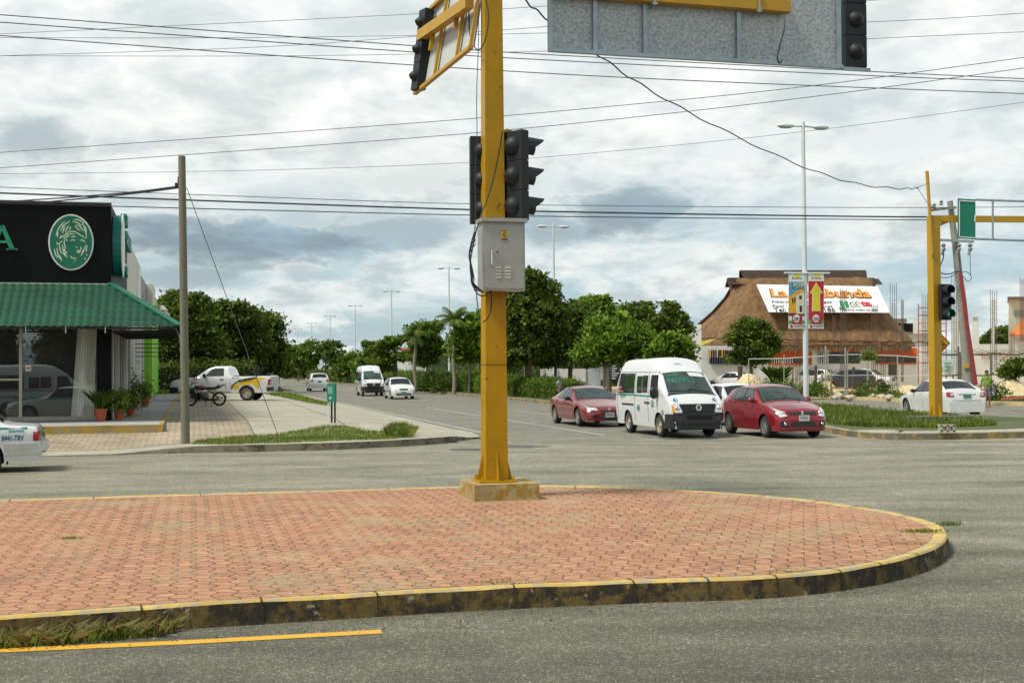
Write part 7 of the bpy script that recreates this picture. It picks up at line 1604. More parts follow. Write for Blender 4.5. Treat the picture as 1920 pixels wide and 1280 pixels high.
for a_, b_, r_ in (((-.62, .07, .31), (-.42, .06, .85), .025), ((-.62, -.07, .31), (-.42, -.06, .85), .025), ((-.42, 0, .88), (.15, 0, .72), .03), ((-.40, 0, .75), (-.05, 0, .30), .03), ((-.05, 0, .30), (.25, 0, .30), .03), ((.15, 0, .72), (.62, .08, .31), .025), ((.15, 0, .72), (.62, -.08, .31), .025), ((.1, 0, .3), (.62, .1, .31), .025), ((.05, -.02, .74), (.72, 0, .84), .025)): m.tube([a_, b_], r_, 7)
m.build('frame', black, mo, local=True, smooth=60)
m = MB(); m.ell((-.02, 0, .42), (.2, .12, .17), 12, 8); m.ell((-.12, 0, .52), (.09, .1, .12), 10, 6); m.tube([(-.1, .11, .42), (.0, .14, .25), (.45, .14, .28), (.75, .15, .36)], .035, 8); m.build('engine', eng, mo, local=True, smooth=60)
m = MB(); m.ell((-.16, 0, .80), (.26, .13, .12), 14, 8); m.build('fuel_tank', mred, mo, local=True, smooth=60)
m = MB(); m.ell((.28, 0, .78), (.34, .13, .06), 14, 6); m.ell((.58, 0, .84), (.14, .11, .05), 12, 6); m.build('seat', rubber, mo, local=True, smooth=60)
m = MB(); m.ell((.34, 0, .66), (.24, .12, .07), 12, 6); m.build('side_cover', pm('moto_silver', (.42, .40, .34), .35), mo, local=True, smooth=60)
m = MB(); m.prism([(.50, -.09, .80), (.82, -.05, .92), (.84, -.05, .90), (.56, -.09, .72)], (0, .18, 0)); m.build('tail_piece', mred, mo, local=True)
m = MB(); m.beam((.55, 0, .92), (.90, 0, .93), .16, .03); m.build('rear_rack', black, mo, local=True)
m = MB(); m.tube([(.66, 0, .62), (.88, 0, .42), (.93, 0, .36)], .04, 6); m.build('mudguard', black, mo, local=True, smooth=60); m = MB(); m.tube([(-.88, 0, .52), (-.78, 0, .62), (-.58, 0, .66), (-.40, 0, .60)], .05, 7); m.build('mudguard', black, mo, local=True, smooth=60)
m = MB(); m.tube([(-.42, -.34, 1.0), (-.46, -.12, .98), (-.46, .12, .98), (-.42, .34, 1.0)], .016, 6); m.build('handlebar', black, mo, local=True)
for sg in (-1, 1): m = MB(); m.tube([(-.44, sg * .26, 1.0), (-.40, sg * .30, 1.18)], .008, 5); m.ell((-.40, sg * .31, 1.20), (.03, .07, .045), 10, 6); m.build('mirror', black, mo, local=True, smooth=60)
m = MB(); m.ell((-.58, 0, .88), (.09, .09, .10), 12, 8); m.build('headlight', lampc, mo, local=True, smooth=60)
m = MB(); m.box((-.53, 0, .98), (.05, .24, .16)); m.build('headlight_cowl', mred, mo, local=True)
m = MB(); m.tube([(.05, .0, .28), (.02, .18, .0)], .015, 5); m.build('stand', black, mo, local=True); m = MB(); m.tube([(.28, 0, .28), (.30, .0, .0)], .014, 5); m.build('stand', black, mo, local=True)
m = MB(); m.ell((.88, 0, .84), (.03, .07, .035), 8, 5); m.build('tail_light', redl, mo, local=True, smooth=60)
# ================================================================ potted plants
terr = pm('terracotta', (.38, .09, .05), .8, var=.15, scale=4); soilm = pm('pot_soil', (.04, .03, .02), 1)
def leaves_np(centers, size, name, mat, parent=None, loc=None, seed=1, up_bias=.35, aspect=.55, droop=None, kind=None):
    """centers: (N,3) array; a bent diamond leaf at each"""
    r = np.random.default_rng(seed); n = len(centers); c = np.asarray(centers, float)
    nrm = r.normal(size=(n, 3)); nrm[:, 2] = np.abs(nrm[:, 2]) + up_bias; nrm /= np.linalg.norm(nrm, axis=1)[:, None]
    a = np.cross(nrm, r.normal(size=(n, 3))); a /= np.linalg.norm(a, axis=1)[:, None]; b = np.cross(nrm, a)
    s = size * r.uniform(.6, 1.35, size=(n, 1))
    v = np.empty((n, 4, 3)); v[:, 0] = c - a * s * .5; v[:, 1] = c + b * s * aspect * .5 + nrm * s * .08; v[:, 2] = c + a * s * .5 - np.array([0, 0, 1]) * s * .12; v[:, 3] = c - b * s * aspect * .5 + nrm * s * .08
    if loc is not None: v -= np.array(loc)
    me = bpy.data.meshes.new(name); me.vertices.add(n * 4); me.vertices.foreach_set('co', v.reshape(-1)); me.loops.add(n * 4); me.loops.foreach_set('vertex_index', np.arange(n * 4)); me.polygons.add(n); me.polygons.foreach_set('loop_start', np.arange(0, n * 4, 4)); me.update(calc_edges=True); me.validate()
    me.materials.append(mat); o = bpy.data.objects.new(name, me); COL.objects.link(o)
    if parent is not None: o.parent = parent
    elif loc is not None: o.location = loc
    return o
def blades(n, base_fn, h, w, seed, name, mat, loc=None, parent=None, lean=.5):
    r = np.random.default_rng(seed); B_ = np.array([base_fn(r) for _ in range(n)]); ang = r.uniform(0, 2 * math.pi, n); hh = h * r.uniform(.45, 1.25, n); ln = lean * r.uniform(.1, 1.1, n) * hh
    d = np.stack([np.cos(ang), np.sin(ang), np.zeros(n)], 1); sd = np.stack([-np.sin(ang), np.cos(ang), np.zeros(n)], 1) * (w / 2); z = np.array([0, 0, 1.])
    v = np.empty((n, 5, 3)); v[:, 0] = B_ - sd; v[:, 1] = B_ + sd; v[:, 2] = B_ + d * ln[:, None] * .35 + z * hh[:, None] * .6 + sd * .7; v[:, 4] = B_ + d * ln[:, None] * .35 + z * hh[:, None] * .6 - sd * .7; v[:, 3] = B_ + d * ln[:, None] + z * hh[:, None]
    if loc is not None: v -= np.array(loc)
    me = bpy.data.meshes.new(name); me.vertices.add(n * 5); me.vertices.foreach_set('co', v.reshape(-1)); me.loops.add(n * 5); me.loops.foreach_set('vertex_index', np.arange(n * 5)); me.polygons.add(n); me.polygons.foreach_set('loop_start', np.arange(0, n * 5, 5)); me.update(calc_edges=True); me.validate()
    me.materials.append(mat); o = bpy.data.objects.new(name, me); COL.objects.link(o)
    if parent is not None: o.parent = parent
    elif loc is not None: o.location = loc
    return o
def pot(px, py, rpx, hpx, plant, ph, label, seed, leaf=leafM):
    base = G(px, py, PZ); k = base.y / F; r_ = rpx * k; h = hpx * k; o = thing('potted_plant', base, label, 'potted plant', 0, 'potted plants beside the shop corner')
    m = MB(); m.lathe([(r_ * .68, 0), (r_ * .95, h * .9), (r_ * 1.06, h * .9), (r_ * 1.06, h), (r_ * .9, h), (r_ * .85, h * .9)], (0, 0, 0), n=18); m.build('pot', terr, o, local=True, smooth=40)
    m = MB(); m.lathe([(r_ * .9, h * .88), (.01, h * .9)], (0, 0, 0), n=14, cap=False); m.build('soil', soilm, o, local=True)
    if plant == 'frond': blades(130, lambda q: (q.normal() * .03, q.normal() * .03, h * .9), ph * k, .035, seed, 'foliage', leaf, parent=o, lean=1.0)
    else:
        q = np.random.default_rng(seed); c = q.normal(size=(420, 3)) * np.array([ph * k * .33, ph * k * .3, ph * k * .36]); c[:, 2] += h + ph * k * .45; c[:, 2] = np.maximum(c[:, 2], .03); leaves_np(c, .13, 'foliage', leaf, parent=o, seed=seed)
        m = MB(); m.tube([(0, 0, h * .8), (.02, 0, h + ph * k * .5)], .02, 5); m.build('stem', bark, o, local=True)
    return o
pot(189, 789, 12, 23, 'frond', 34, 'terracotta pot with a grassy palm plant, nearest the curtain', 3)
pot(223, 787, 9, 20, 'bush', 30, 'terracotta pot with trailing variegated leaves, second from the curtain', 4, leafB)
pot(245, 780, 8, 16, 'bush', 30, 'pot hidden by leafy green foliage spilling onto the walkway', 5)
pot(252, 764, 10, 18, 'bush', 44, 'dark pot with tall round dark leaves by the white pillars', 6, leafD)
pot(272, 762, 9, 18, 'bush', 26, 'dark red pot farthest along the shop walkway', 7, leafD)
# ================================================================ vegetation
def tree(px, ybase, Y, blobs, label, leaf=leafM, n=9000, ls=.26, trunk=None, tr=.16, seed=1, name='broadleaf_tree', gz_=.1, group='trees along the avenue', tm=None, fork=None, clump=.42, shell=.55):
    """blobs: (px, py, rx_px, ry_px) ellipses of the crown seen from the road, given real depth"""
    r = np.random.default_rng(seed); k = Y / F; base = P(px, ybase, Y); base.z = gz_; o = thing(name, base, label, 'tree', 0, group); pyr = random.Random(seed)
    wts = np.array([b[2] * b[3] for b in blobs], float); wts /= wts.sum(); pts = []; cs = []
    for b_, w_ in zip(blobs, wts):
        c = P(b_[0], b_[1], Y); rx, rz_ = b_[2] * k, b_[3] * k; ry = (b_[4] * k if len(b_) > 4 else rx * .9); dy = (b_[5] if len(b_) > 5 else pyr.uniform(-.5, .5) * rx); c = Vector((c.x, c.y + dy, c.z)); cs.append((c, rx, rz_))
        nc = max(6, int(n * w_ / 42)); d = r.normal(size=(nc, 3)); d /= np.linalg.norm(d, axis=1)[:, None]; rad = r.uniform(shell, 1.06, size=(nc, 1)) ** .7 + (r.random((nc, 1)) < .07) * r.uniform(.05, .25, (nc, 1))
        # uneven outline: bumps by direction noise
        bump_ = np.array([.88 + .5 * mnoise.noise(Vector(tuple(q * 2.1)) + Vector((seed, 0, 0))) for q in d])[:, None]
        cc = d * rad * bump_ * np.array([rx, ry, rz_]) + np.array(c)
        for q in cc:
            m_ = int(r.integers(14, 54)); off_ = r.normal(size=(m_, 3)) * clump * r.uniform(.45, .95) * np.array([1.1, 1.1, .5]) * min(1, rx / 1.6 + .35); pts.append(q + off_)
    pts = np.concatenate(pts); pts = pts[pts[:, 2] > gz_ + .15]
    leaves_np(pts - np.array(base), ls * 1.25, 'crown', leaf, parent=o, seed=seed)
    m = MB(); top = cs[0][0] - base; mid = Vector((top.x * .25 + pyr.uniform(-.1, .1), 0, max(.8, (cs[0][0].z - cs[0][2] * .75) - base.z)))
    if fork: mid.z = fork
    m.tube([(0, 0, 0), (mid.x * .5, 0, mid.z * .5), mid], [tr * 1.25, tr, tr * .85], 9)
    for c, rx, rz_ in cs[:9]:
        e = c - base; e = Vector((e.x, e.y, e.z)); q = mid.lerp(e, .5) + Vector((0, 0, -.15 * rz_)); m.tube([mid, q, e + Vector((0, 0, rz_ * .3))], [tr * .6, tr * .36, tr * .12], 6)
        for _ in range(3):
            a_ = pyr.uniform(0, 6.28); t_ = e + Vector((math.cos(a_) * rx * .8, math.sin(a_) * rx * .6, rz_ * pyr.uniform(-.3, .7))); m.tube([q, q.lerp(t_, .55) + Vector((0, 0, .1)), t_], [tr * .28, tr * .16, .015], 5)
    m.build('trunk', tm or bark, o, local=True, smooth=60); return o
# dark trees at the left beyond the car park
tree(350, 735, 98, [(345, 600, 42, 46), (310, 590, 32, 32), (330, 563, 26, 20), (372, 570, 22, 18), (375, 640, 40, 44), (318, 650, 36, 40)], 'big dark tree behind the wooden pole, just right of the shop', leafD, 26000, .30, seed=1, tr=.28, gz_=.3, group='dark trees beyond the car park')
tree(425, 735, 104, [(425, 625, 46, 50), (400, 588, 30, 26), (445, 590, 34, 26), (410, 670, 40, 36), (468, 640, 34, 44)], 'big dark rounded tree above the pickup truck cab', leafD, 26000, .30, seed=2, tr=.28, gz_=.3, group='dark trees beyond the car park')
tree(488, 732, 112, [(492, 640, 36, 42), (470, 600, 26, 20), (500, 612, 26, 26), (508, 668, 26, 34), (470, 680, 34, 30)], 'dark tree with a sloping right shoulder above the pickup bed', leafD, 20000, .30, seed=3, tr=.24, gz_=.3, group='dark trees beyond the car park')
tree(515, 725, 150, [(518, 670, 18, 30), (530, 685, 14, 22)], 'small dark tree at the end of the left-hand row', leafD, 3500, .36, seed=4, gz_=.3, group='dark trees beyond the car park')
tree(300, 740, 108, [(292, 655, 26, 60), (262, 665, 22, 50)], 'dark tree partly behind the lime green shop corner', leafD, 7000, .32, seed=5, gz_=.3, group='dark trees beyond the car park')
# distant median / verge trees
fd = [(560, 206, 'small far tree right of the left-hand row', [(560, 668, 22, 24), (548, 650, 10, 10)], leafM), (595, 190, 'round far tree in front of the sixth lamp', [(592, 655, 30, 24), (575, 650, 20, 14), (612, 650, 20, 15), (600, 675, 26, 16)], leafM), (628, 180, 'spreading far tree right of the sixth lamp', [(622, 655, 16, 18), (632, 672, 14, 18), (640, 688, 12, 14)], leafD),
    (655, 170, 'low far tree right of the small banners', [(652, 680, 20, 16), (665, 668, 16, 10), (645, 697, 22, 12)], leafM), (690, 160, 'dim far tree behind the distant minibus', [(690, 685, 26, 18), (715, 675, 20, 14), (700, 664, 20, 9)], leafM), (575, 240, 'tiny far tree near the avenue end', [(575, 690, 16, 14), (556, 695, 16, 10)], leafD), (538, 260, 'tiny dark tree at the avenue end', [(540, 688, 12, 18), (533, 700, 12, 8)], leafD)]
for i, (x, Y, lb, bb, lf) in enumerate(fd): tree(x, 712, Y, bb, lb, lf, 3800, .40, seed=20 + i, tr=.12, group='distant trees down the avenue', tm=barkl if i % 2 else bark)
# layered almond tree
tree(742, 733, 112, [(735, 640, 34, 8), (765, 634, 22, 9), (715, 655, 30, 8), (690, 645, 18, 7), (745, 668, 44, 8), (715, 677, 34, 7), (770, 668, 22, 8), (690, 680, 22, 8), (720, 690, 26, 5)], 'layered almond tree with flat tiers above the two distant vehicles', leafM, 9500, .30, seed=30, tr=.14, name='almond_tree', clump=.22, shell=.1)
tree(803, 735, 104, [(800, 625, 26, 24), (790, 650, 24, 18), (815, 650, 22, 18), (795, 675, 24, 12), (812, 612, 16, 12)], 'slender tree with thin grey stems between the two palms', leafM, 8500, .26, seed=31, tr=.09, tm=barkl, clump=.34, fork=2.0)
tree(880, 740, 96, [(885, 615, 30, 26), (870, 640, 26, 20), (895, 655, 26, 22), (905, 600, 18, 18), (865, 668, 20, 12)], 'bright leafy tree directly left of the big yellow mast', leafB, 9500, .28, seed=32, tr=.1, tm=barkl)
tree(955, 745, 98, [(935, 610, 28, 40), (915, 640, 24, 40), (950, 660, 30, 30)], 'dark tree behind the big yellow mast', leafD, 8000, .28, seed=33, tr=.13)
tree(993, 748, 82, [(990, 600, 58, 62), (985, 535, 32, 28), (1015, 540, 28, 24), (1035, 575, 26, 22), (960, 570, 34, 40), (965, 650, 44, 38), (1020, 640, 44, 34), (990, 520, 22, 16), (1045, 610, 20, 16)], 'tallest dark tree with a thick trunk right of the big yellow mast', leafD, 34000, .27, seed=34, tr=.26)
tree(1068, 742, 84, [(1070, 620, 44, 34), (1045, 650, 40, 26), (1095, 650, 40, 30), (1085, 590, 28, 22), (1060, 672, 38, 12)], 'dense tree above the man and the dark red sedan', leafD, 18000, .26, seed=35, tr=.15)
tree(1040, 742, 88, [(1040, 655, 40, 24), (1020, 670, 30, 14)], 'low dark tree beside the tallest trunk', leafD, 7000, .26, seed=36, tr=.11)
tree(1142, 742, 96, [(1115, 580, 26, 18), (1098, 570, 20, 12), (1130, 566, 16, 10), (1140, 600, 40, 22), (1080, 578, 16, 9)], 'big-leaved bright tree top rising above the dark red sedan', leafB, 8000, .46, seed=37, tr=.16)
tree(1185, 742, 100, [(1175, 592, 34, 20), (1200, 590, 26, 18), (1210, 582, 14, 14), (1225, 602, 16, 12), (1160, 610, 40, 20), (1200, 620, 36, 20)], 'dark spreading tree behind the bright tree over the minibus', leafD, 11000, .27, seed=38, tr=.16)
tree(1262, 740, 96, [(1258, 580, 13, 18), (1264, 600, 20, 18), (1240, 605, 20, 12), (1282, 612, 12, 10), (1262, 620, 28, 12)], 'pointed dark tree behind the lantern post', leafD, 7500, .26, seed=39, tr=.12)
tree(1132, 738, 70, [(1150, 640, 46, 28), (1130, 612, 26, 20), (1180, 632, 38, 26), (1205, 650, 26, 20), (1108, 660, 34, 18), (1145, 665, 50, 14)], 'bright young tree with forked thin trunk just left of the minibus', leafB, 19000, .20, seed=40, tr=.08, tm=barkl, fork=1.9)
tree(1262, 735, 68, [(1262, 640, 22, 18), (1245, 655, 20, 14), (1278, 652, 16, 16), (1230, 665, 18, 9), (1288, 670, 10, 12)], 'small light green tree over the minibus roof', leafB, 8000, .20, seed=41, tr=.07, tm=barkl)
tree(1410, 738, 90, [(1408, 615, 32, 22), (1385, 635, 24, 16), (1435, 632, 24, 18), (1408, 655, 38, 16), (1440, 655, 22, 12), (1390, 672, 30, 10), (1420, 675, 28, 8)], 'round dark tree in front of the thatched roof', leafD, 20000, .22, seed=42, tr=.12, name='round_tree', group='trees by the thatched building', clump=.28)
tree(1870, 720, 155, [(1858, 640, 20, 16), (1880, 630, 18, 20), (1845, 645, 16, 12), (1892, 640, 14, 14)], 'far dark trees top seen between the leaning pole and the cream building', leafD, 8000, .38, seed=43, group='trees by the thatched building')
tree(1905, 748, 72, [(1902, 692, 16, 14), (1890, 700, 10, 8), (1915, 685, 12, 12)], 'small bushy tree behind the man in green, before the cream building', leafD, 3500, .22, seed=44, tr=.05, name='shrub_tree', group='trees by the thatched building')
# palms
def palm(px, ybase, Y, ytop, label, nf=15, L=2.6, seed=1, tr=.16, droop=.9, trunkm=None):
    r = random.Random(seed); base = P(px, ybase, Y); base.z = .1; top = P(px, ytop, Y) - base; top.y = 0; o = thing('palm_tree', base, label, 'palm tree', 0, 'palms on the median'); m = MB()
    pts = [Vector((0, 0, 0)).lerp(top, i / 10) + Vector((.06 * math.sin(i), 0, 0)) for i in range(11)]; m.tube(pts, [tr * (1.3 - .5 * i / 10) * (1 + .08 * (i % 2)) for i in range(11)], 10); m.build('trunk', barkl, o, local=True, smooth=60)
    m = MB()
    for k in range(nf):
        a = 2 * math.pi * k / nf + r.uniform(-.2, .2); el = r.uniform(.1, 1.25); d = Vector((math.cos(a), math.sin(a), 0)); p = top.copy(); v = (d * math.cos(el) + UZ * math.sin(el)); seg = 12; rach = [p.copy()]
        for i in range(seg): p = p + v * (L / seg); v = (v + Vector((0, 0, -droop / seg * (1 + i * .12)))).normalized(); rach.append(p.copy())
        m.tube(rach, [.03 - .002 * i for i in range(seg + 1)], 4)
        for i in range(1, seg + 1):
            f = i / seg; ll = .62 * math.sin(math.pi * min(1, .15 + f * .8)) + .12; dd = (rach[i] - rach[i - 1]).normalized()
            for sg in (-1, 1):
                for q in (0, .5):
                    b0 = rach[i - 1].lerp(rach[i], q); sd = (dd.cross(UZ)).normalized() * sg; tip = b0 + (sd * .8 + dd * .45 - UZ * .45).normalized() * ll; w = dd * .035; m.add([b0 - w, b0 + w, tip], [(0, 1, 2)])
    m.build('fronds', leafP, o, local=True); return o
palm(778, 735, 102, 628, 'short palm with drooping fronds right of the layered almond tree', 14, 1.6, 3, .13, 1.6)
palm(851, 742, 95, 600, 'palm with upright windblown fronds left of the big yellow mast', 14, 1.65, 5, .12, 1.1)
# low palm shrub and site weeds
def shrub(px, py, Y, n, spread, h, label, leaf=leafM, ls=.16, seed=1, name='shrub', gz_=.12, grp='bushes', flat=.8, cat='shrub'):
    r = np.random.default_rng(seed); base = P(px, py, Y); base.z = gz_; o = thing(name, base, label, cat, 0, grp); cl = r.normal(size=(max(4, n // 30), 3)); cl /= np.linalg.norm(cl, axis=1)[:, None]; cl[:, 2] = np.abs(cl[:, 2])
    cl *= np.array([spread, spread * flat, h]) * r.uniform(.4, .95, size=(len(cl), 1)); pts = np.concatenate([q + r.normal(size=(30, 3)) * .16 for q in cl]); pts = pts[pts[:, 2] > .02]
    leaves_np(pts, ls, 'foliage', leaf, parent=o, seed=seed)
    m = MB(); pr_ = random.Random(seed)
    for _ in range(5): m.tube([(0, 0, 0), (pr_.uniform(-.4, .4) * spread, pr_.uniform(-.3, .3) * spread, h * .7)], [.03, .012], 5)
    m.build('stem', bark, o, local=True); return o
sp_ = thing('palm_shrub', P(1457, 735, 80), 'spiky dark palm shrub on the sand heap behind the crimson hatchback', 'shrub'); sp_.location.z = .15 + .75; MW[sp_.name] = Matrix.Translation(sp_.location)
blades(420, lambda q: (q.normal() * .12, q.normal() * .12, 0), 1.0, .06, 4, 'foliage', leafM, parent=sp_, lean=1.0)
for i, (x, y, Y, w_, h, lb, lf) in enumerate(((1424, 738, 78, .9, .8, 'low weedy bush at the right foot of the sand heap', leafM), (1442, 735, 77, .9, 1.3, 'brownish weeds left of the spiky palm shrub', leafP), (1475, 738, 78, .9, 1.2, 'leafy weeds right of the spiky palm shrub', leafM), (1500, 742, 77, 1.0, .9, 'weeds at the foot of the banner pole', leafP), (1532, 742, 77, .9, .9, 'weeds right of the banner pole under the fence', leafM), (1628, 742, 77, 1.1, .9, 'green weeds round the fence post right of the white sport utility vehicle', leafM), (1628, 668, 77, .5, .6, 'small climbing plant on top of the right fence post', leafM), (1862, 748, 66, 1.0, 1.1, 'dark bush beside the legs of the man in green', leafD), (1655, 742, 78, 1.2, .8, 'weedy bush left of the white sedan roof', leafP))):
    s_ = shrub(x, y, Y, 900, w_, h, lb, lf, .15, 60 + i, 'weed_bush', .12, 'weeds on the building site')
    if i == 6: s_.location.z = P(x, 676, Y).z
# hedges on the median: clipped box with leaves over a twig core
def hedge(D0_, D1_, ta, tb_, h, label, seed, leaf=leafM, n=9000, ls=.13, rough=.10, group='clipped hedges on the median'):
    r = np.random.default_rng(seed); base = AV((D0_ + D1_) / 2, (ta + tb_) / 2, .13); o = thing('hedge', base, label, 'hedge', 0, group)
    N_ = n; f = r.integers(0, 4, N_); D = r.uniform(D0_, D1_, N_); t = r.uniform(ta, tb_, N_); z = r.uniform(.05, h, N_)
    hh = h * (1 + .12 * np.sin(t * 1.7 + seed) + .08 * np.sin(t * 4.1)); z = np.where(f < 2, hh, z * hh / h); D = np.where(f == 2, D0_, D); t = np.where(f == 3, ta, t)
    pts = np.array([tuple(AV(a, b, c + .13)) for a, b, c in zip(D, t, z)]) + r.normal(size=(N_, 3)) * rough; leaves_np(pts - np.array(base), ls, 'foliage', leaf, parent=o, seed=seed)
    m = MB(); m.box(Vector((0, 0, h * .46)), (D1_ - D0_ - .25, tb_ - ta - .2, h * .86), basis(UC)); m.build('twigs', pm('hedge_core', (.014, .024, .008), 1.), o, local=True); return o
hl = ['clipped hedge block nearest the big mast, right of it', 'clipped hedge block left of the tallest trunk', 'clipped hedge block just left of the big mast', 'clipped hedge below the palm left of the big mast', 'hedge run behind the white hatchback', 'hedge run behind the distant minibus', 'low hedge run further down the avenue', 'last thin hedge toward the end of the avenue']
Dh = 20.6
for i, (ta, tb_, D1_, h, lf, n) in enumerate(((70.5, 77, 22.2, 1.0, leafM, 7000), (78, 85, 22.5, 1.05, leafM, 8000), (86, 93, 22.2, 1.25, leafB, 8500), (94, 103, 22.6, 1.35, leafM, 9000), (104, 122, 23, 1.3, leafD, 9000), (123, 150, 23, 1.4, leafM, 9000), (151, 200, 23, 1.5, leafM, 8000), (201, 330, 23, 1.6, leafD, 7000))):
    hedge(Dh, D1_, ta, tb_, h, hl[i], 80 + i, lf, n, .13 + .03 * (i > 3) + .1 * (i > 5), .10)
for i, (x, y, Y, w_, h, lb, lf, n) in enumerate(((838, 728, 100, 1.6, 1.9, 'round dark shrub behind the hedge left of the big mast', leafD, 2600), (812, 730, 104, 1.5, 1.8, 'bushy shrub behind the hedge between the palms', leafM, 2400), (870, 725, 102, 1.5, 1.6, 'dark shrub behind the hedge near the big mast', leafD, 2400), (780, 738, 104, 1.2, 1.1, 'low shrub at the foot of the short palm', leafM, 1500), (1085, 745, 84, .9, .7, 'low shrub behind the dark red sedan', leafM, 1000))):
    shrub(x, y, Y, n, w_, h, lb, lf, .17, 100 + i, 'shrub', .13, 'round shrubs on the median')
# screen of thin trunks and dark undergrowth behind the median
hedge(41, 43, 120, 200, 3.0, 'tall dark undergrowth across the avenue behind the palms', 95, leafD, 16000, .30, .5, 'undergrowth across the avenue')
hedge(42, 45, 201, 330, 4.5, 'tall dark undergrowth further down the far side of the avenue', 96, leafD, 12000, .45, .7, 'undergrowth across the avenue')
hedge(-24, 4.5, 96, 98, 2.3, 'dark hedge wall behind the pickup truck', 97, leafD, 16000, .22, .25, 'undergrowth beyond the car park')
hedge(-2, 6.5, 130, 260, 4.5, 'dark undergrowth at the left side of the avenue end', 98, leafD, 12000, .4, .6, 'undergrowth beyond the car park')
rz4 = random.Random(12)
for i in range(16):
    D = 39.5 + rz4.random() * 2; t_ = 95 + i * 5.2 + rz4.random() * 3; q = AV(D, t_, .1); m = MB(); m.tube([(0, 0, 0), (rz4.uniform(-.2, .2), 0, 2), (rz4.uniform(-.4, .4), 0, 4.2)], [.10, .08, .05], 6); o = m.build('sapling_trunk', barkl if i % 2 else bark, local=True); o.location = q
    tag(o, 'thin bare sapling trunk among the undergrowth across the avenue', 'sapling', 'thin trunks across the avenue')
# grass: mown strips as masses
def poly_sampler(poly, zf):
    xs = [p.x for p in poly]; ys = [p.y for p in poly]
    def ins(x, y):
        c = False; n = len(poly)
        for i in range(n):
            a, b = poly[i], poly[(i + 1) % n]
            if (a.y > y) != (b.y > y) and x < (b.x - a.x) * (y - a.y) / (b.y - a.y) + a.x: c = not c
        return c
    def f(r):
        while True:
            x = r.uniform(min(xs), max(xs)); y = r.uniform(min(ys), max(ys))
            if ins(x, y): return (x, y, zf(x, y))
    return f
pg = [G(x, y, MZ) for x, y in ((1556, 795), (1620, 800), (1760, 802), (1868, 798), (1830, 789), (1700, 776), (1555, 766), (1530, 774))]
tag(blades(42000, poly_sampler(pg, lambda x, y: MZ - .01), .14, .024, 21, 'grass', grassm, lean=.8), kind='stuff')
tag(blades(1500, poly_sampler(pg, lambda x, y: MZ - .01), .27, .03, 22, 'grass', leafmat('grass_blades_tall', (.10, .17, .03), (.34, .40, .10)), lean=.5), kind='stuff')
lz = lambda x, y: lot_z(*toAV(Vector((x, y, 0)))) - .01
pg = [G(x, y, .17) for x, y in ((360, 832), (420, 833.5), (520, 831), (640, 826.5), (735, 823), (775, 817), (765, 806), (700, 812), (640, 808), (600, 810), (520, 819), (430, 823), (372, 827))]
tag(blades(10000, poly_sampler(pg, lz), .075, .018, 23, 'grass', grassm, lean=.8), kind='stuff')
pg = [G(x, y, .17) for x, y in ((728, 820), (772, 819), (776, 808), (750, 803), (728, 810))]
tag(blades(1500, poly_sampler(pg, lz), .24, .03, 24, 'grass', grassm, lean=.9), kind='stuff')
pg = [G(x, y, 0) for x, y in ((-200, 1225), (0, 1216), (150, 1206), (300, 1192), (335, 1183), (300, 1180), (150, 1183), (0, 1190), (-200, 1205))]
tag(blades(2600, poly_sampler(pg, lambda x, y: -.01), .10, .010, 25, 'grass', grassm, lean=1.0), kind='stuff')
strawm = leafmat('straw', (.30, .24, .10), (.52, .44, .22)); tag(blades(700, poly_sampler(pg, lambda x, y: -.01), .13, .008, 26, 'dry_grass', strawm, lean=1.9), kind='stuff')
for i, (x, y, n, s_, h) in enumerate(((132, 1010, 120, .04, .03), (940, 1092, 130, .08, .02), (1733, 997, 300, .07, .035), (1480, 1072, 60, .05, .02), (1700, 1020, 60, .07, .02), (1781, 984, 120, .05, .05), (1045, 1130, 60, .03, .13), (905, 1140, 40, .05, .06))):
    c = G(x, y, IZ if i not in (5, 6, 7) else 0.0); tag(blades(n, (lambda c: lambda r: (c.x + r.normal() * s_ * 1.6, c.y + r.normal() * s_ * .8, c.z))(c), h, .010, 40 + i, 'weeds', grassm, lean=.9), kind='stuff')
pg = [AV(20, 45), AV(27.5, 47), AV(27.5, 70), AV(20, 70)]; tag(blades(12000, poly_sampler(pg, lambda x, y: MZ - .01), .25, .04, 27, 'grass', grassm, lean=.8), kind='stuff')
pg = [AV(39.5, 60), AV(42, 54), AV(50, 51), AV(60, 50.5), AV(60, 52.5), AV(48, 54), AV(42, 60), AV(41, 80), AV(39.5, 80)]; tag(blades(12000, poly_sampler(pg, lambda x, y: .12), .25, .04, 28, 'grass', grassm, lean=.8), kind='stuff')
pg = [AV(-14, 88), AV(4.5, 84), AV(5.6, 66), AV(7.0, 64), AV(7.4, 94), AV(-14, 94)]; tag(blades(7000, poly_sampler(pg, lz), .2, .05, 29, 'grass', grassm, lean=.8), kind='stuff')
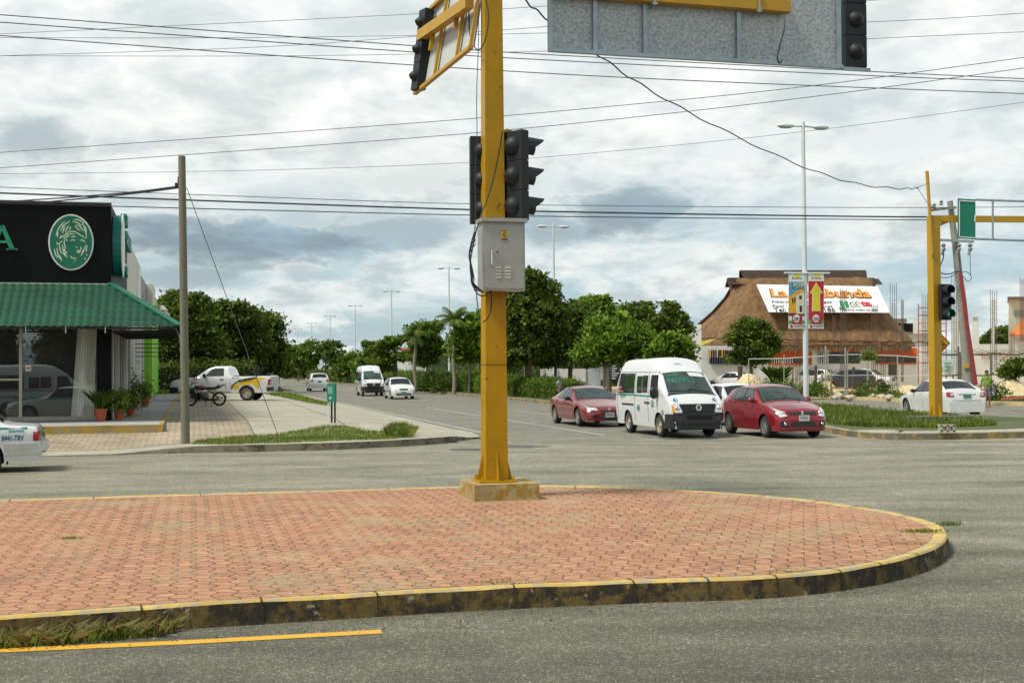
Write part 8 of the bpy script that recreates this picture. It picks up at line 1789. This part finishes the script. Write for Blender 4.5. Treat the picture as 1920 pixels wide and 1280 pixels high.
# litter and grit along the kerb
rz5 = random.Random(31); litm = [pm('litter_white', (.6, .6, .58), .7), pm('litter_dark', (.05, .04, .035), .9), pm('litter_leaf', (.28, .15, .06), .9), pm('grit_pale', (.42, .36, .26), .95)]
m = MB()
for _ in range(300):
    if rz5.random() < .35: x = 1740 + rz5.random() * 110; y = 1050 - (x - 1740) * .3 + rz5.uniform(-25, 25)
    else: x = rz5.uniform(0, 1700); y = float(np.interp(x, [0, 420, 700, 1000, 1240, 1500, 1700], [1214, 1188, 1175, 1150, 1133, 1108, 1072])) + abs(rz5.gauss(0, 6))
    c = G(x, y, .003); s_ = rz5.uniform(.003, .010); m.box(c, (s_ * rz5.uniform(.8, 2.5), s_, s_ * .6), rz5.uniform(0, 3), rz5.choice((0, 1, 1, 2, 2, 3, 3, 3)))
tag(m.build('litter', litm), kind='stuff')
m = MB()
for _ in range(160):
    x = rz5.uniform(20, 1700); y = rz5.uniform(950, 1090); c = G(x, y, IZ + .006); s_ = rz5.uniform(.004, .012); m.box(c, (s_ * 2.2, s_, .004), rz5.uniform(0, 3), rz5.choice((0, 1, 1, 2)))
tag(m.build('litter', litm), kind='stuff')
m = MB(); q = G(1775, 811, MZ + .02); 
for dx in (-.17, .17): m.box(q + Vector((dx, 0, .12)), (.05, .2, .2)); 
m.box(q + Vector((0, 0, .05)), (.42, .2, .05)); m.box(q + Vector((0, 0, .2)), (.42, .2, .05)); m.box(q + Vector((0, 0, .12)), (.05, .2, .2)); tag(m.build('concrete_block', concrete, loc=q), 'hollow concrete block lying on the kerb below the right-hand mast', 'block')

# added unseen trees darken reflections and rear sky light; passing van is only mirrored
TR = {o['label']: o for o in COL.objects if o.get('category') == 'tree'}
srcs = [TR[k] for k in TR if 'above the pickup' in k or 'behind the wooden pole' in k]
for i in range(26):
    x = -66 + i * 5.2; o = copy_tree(srcs[i % 3], Vector((x, -24 - (i * 53 % 9), -.8)), R(40 * i), 'dark tree added unseen behind the camera to darken window reflections'); o['group'] = 'unseen trees added behind the camera'
v3 = copy_tree(van1, Vector((-12.2, 20.6, 0)), R(180 + 2), 'white minibus passing just left of the frame, mirrored in the cafe window')
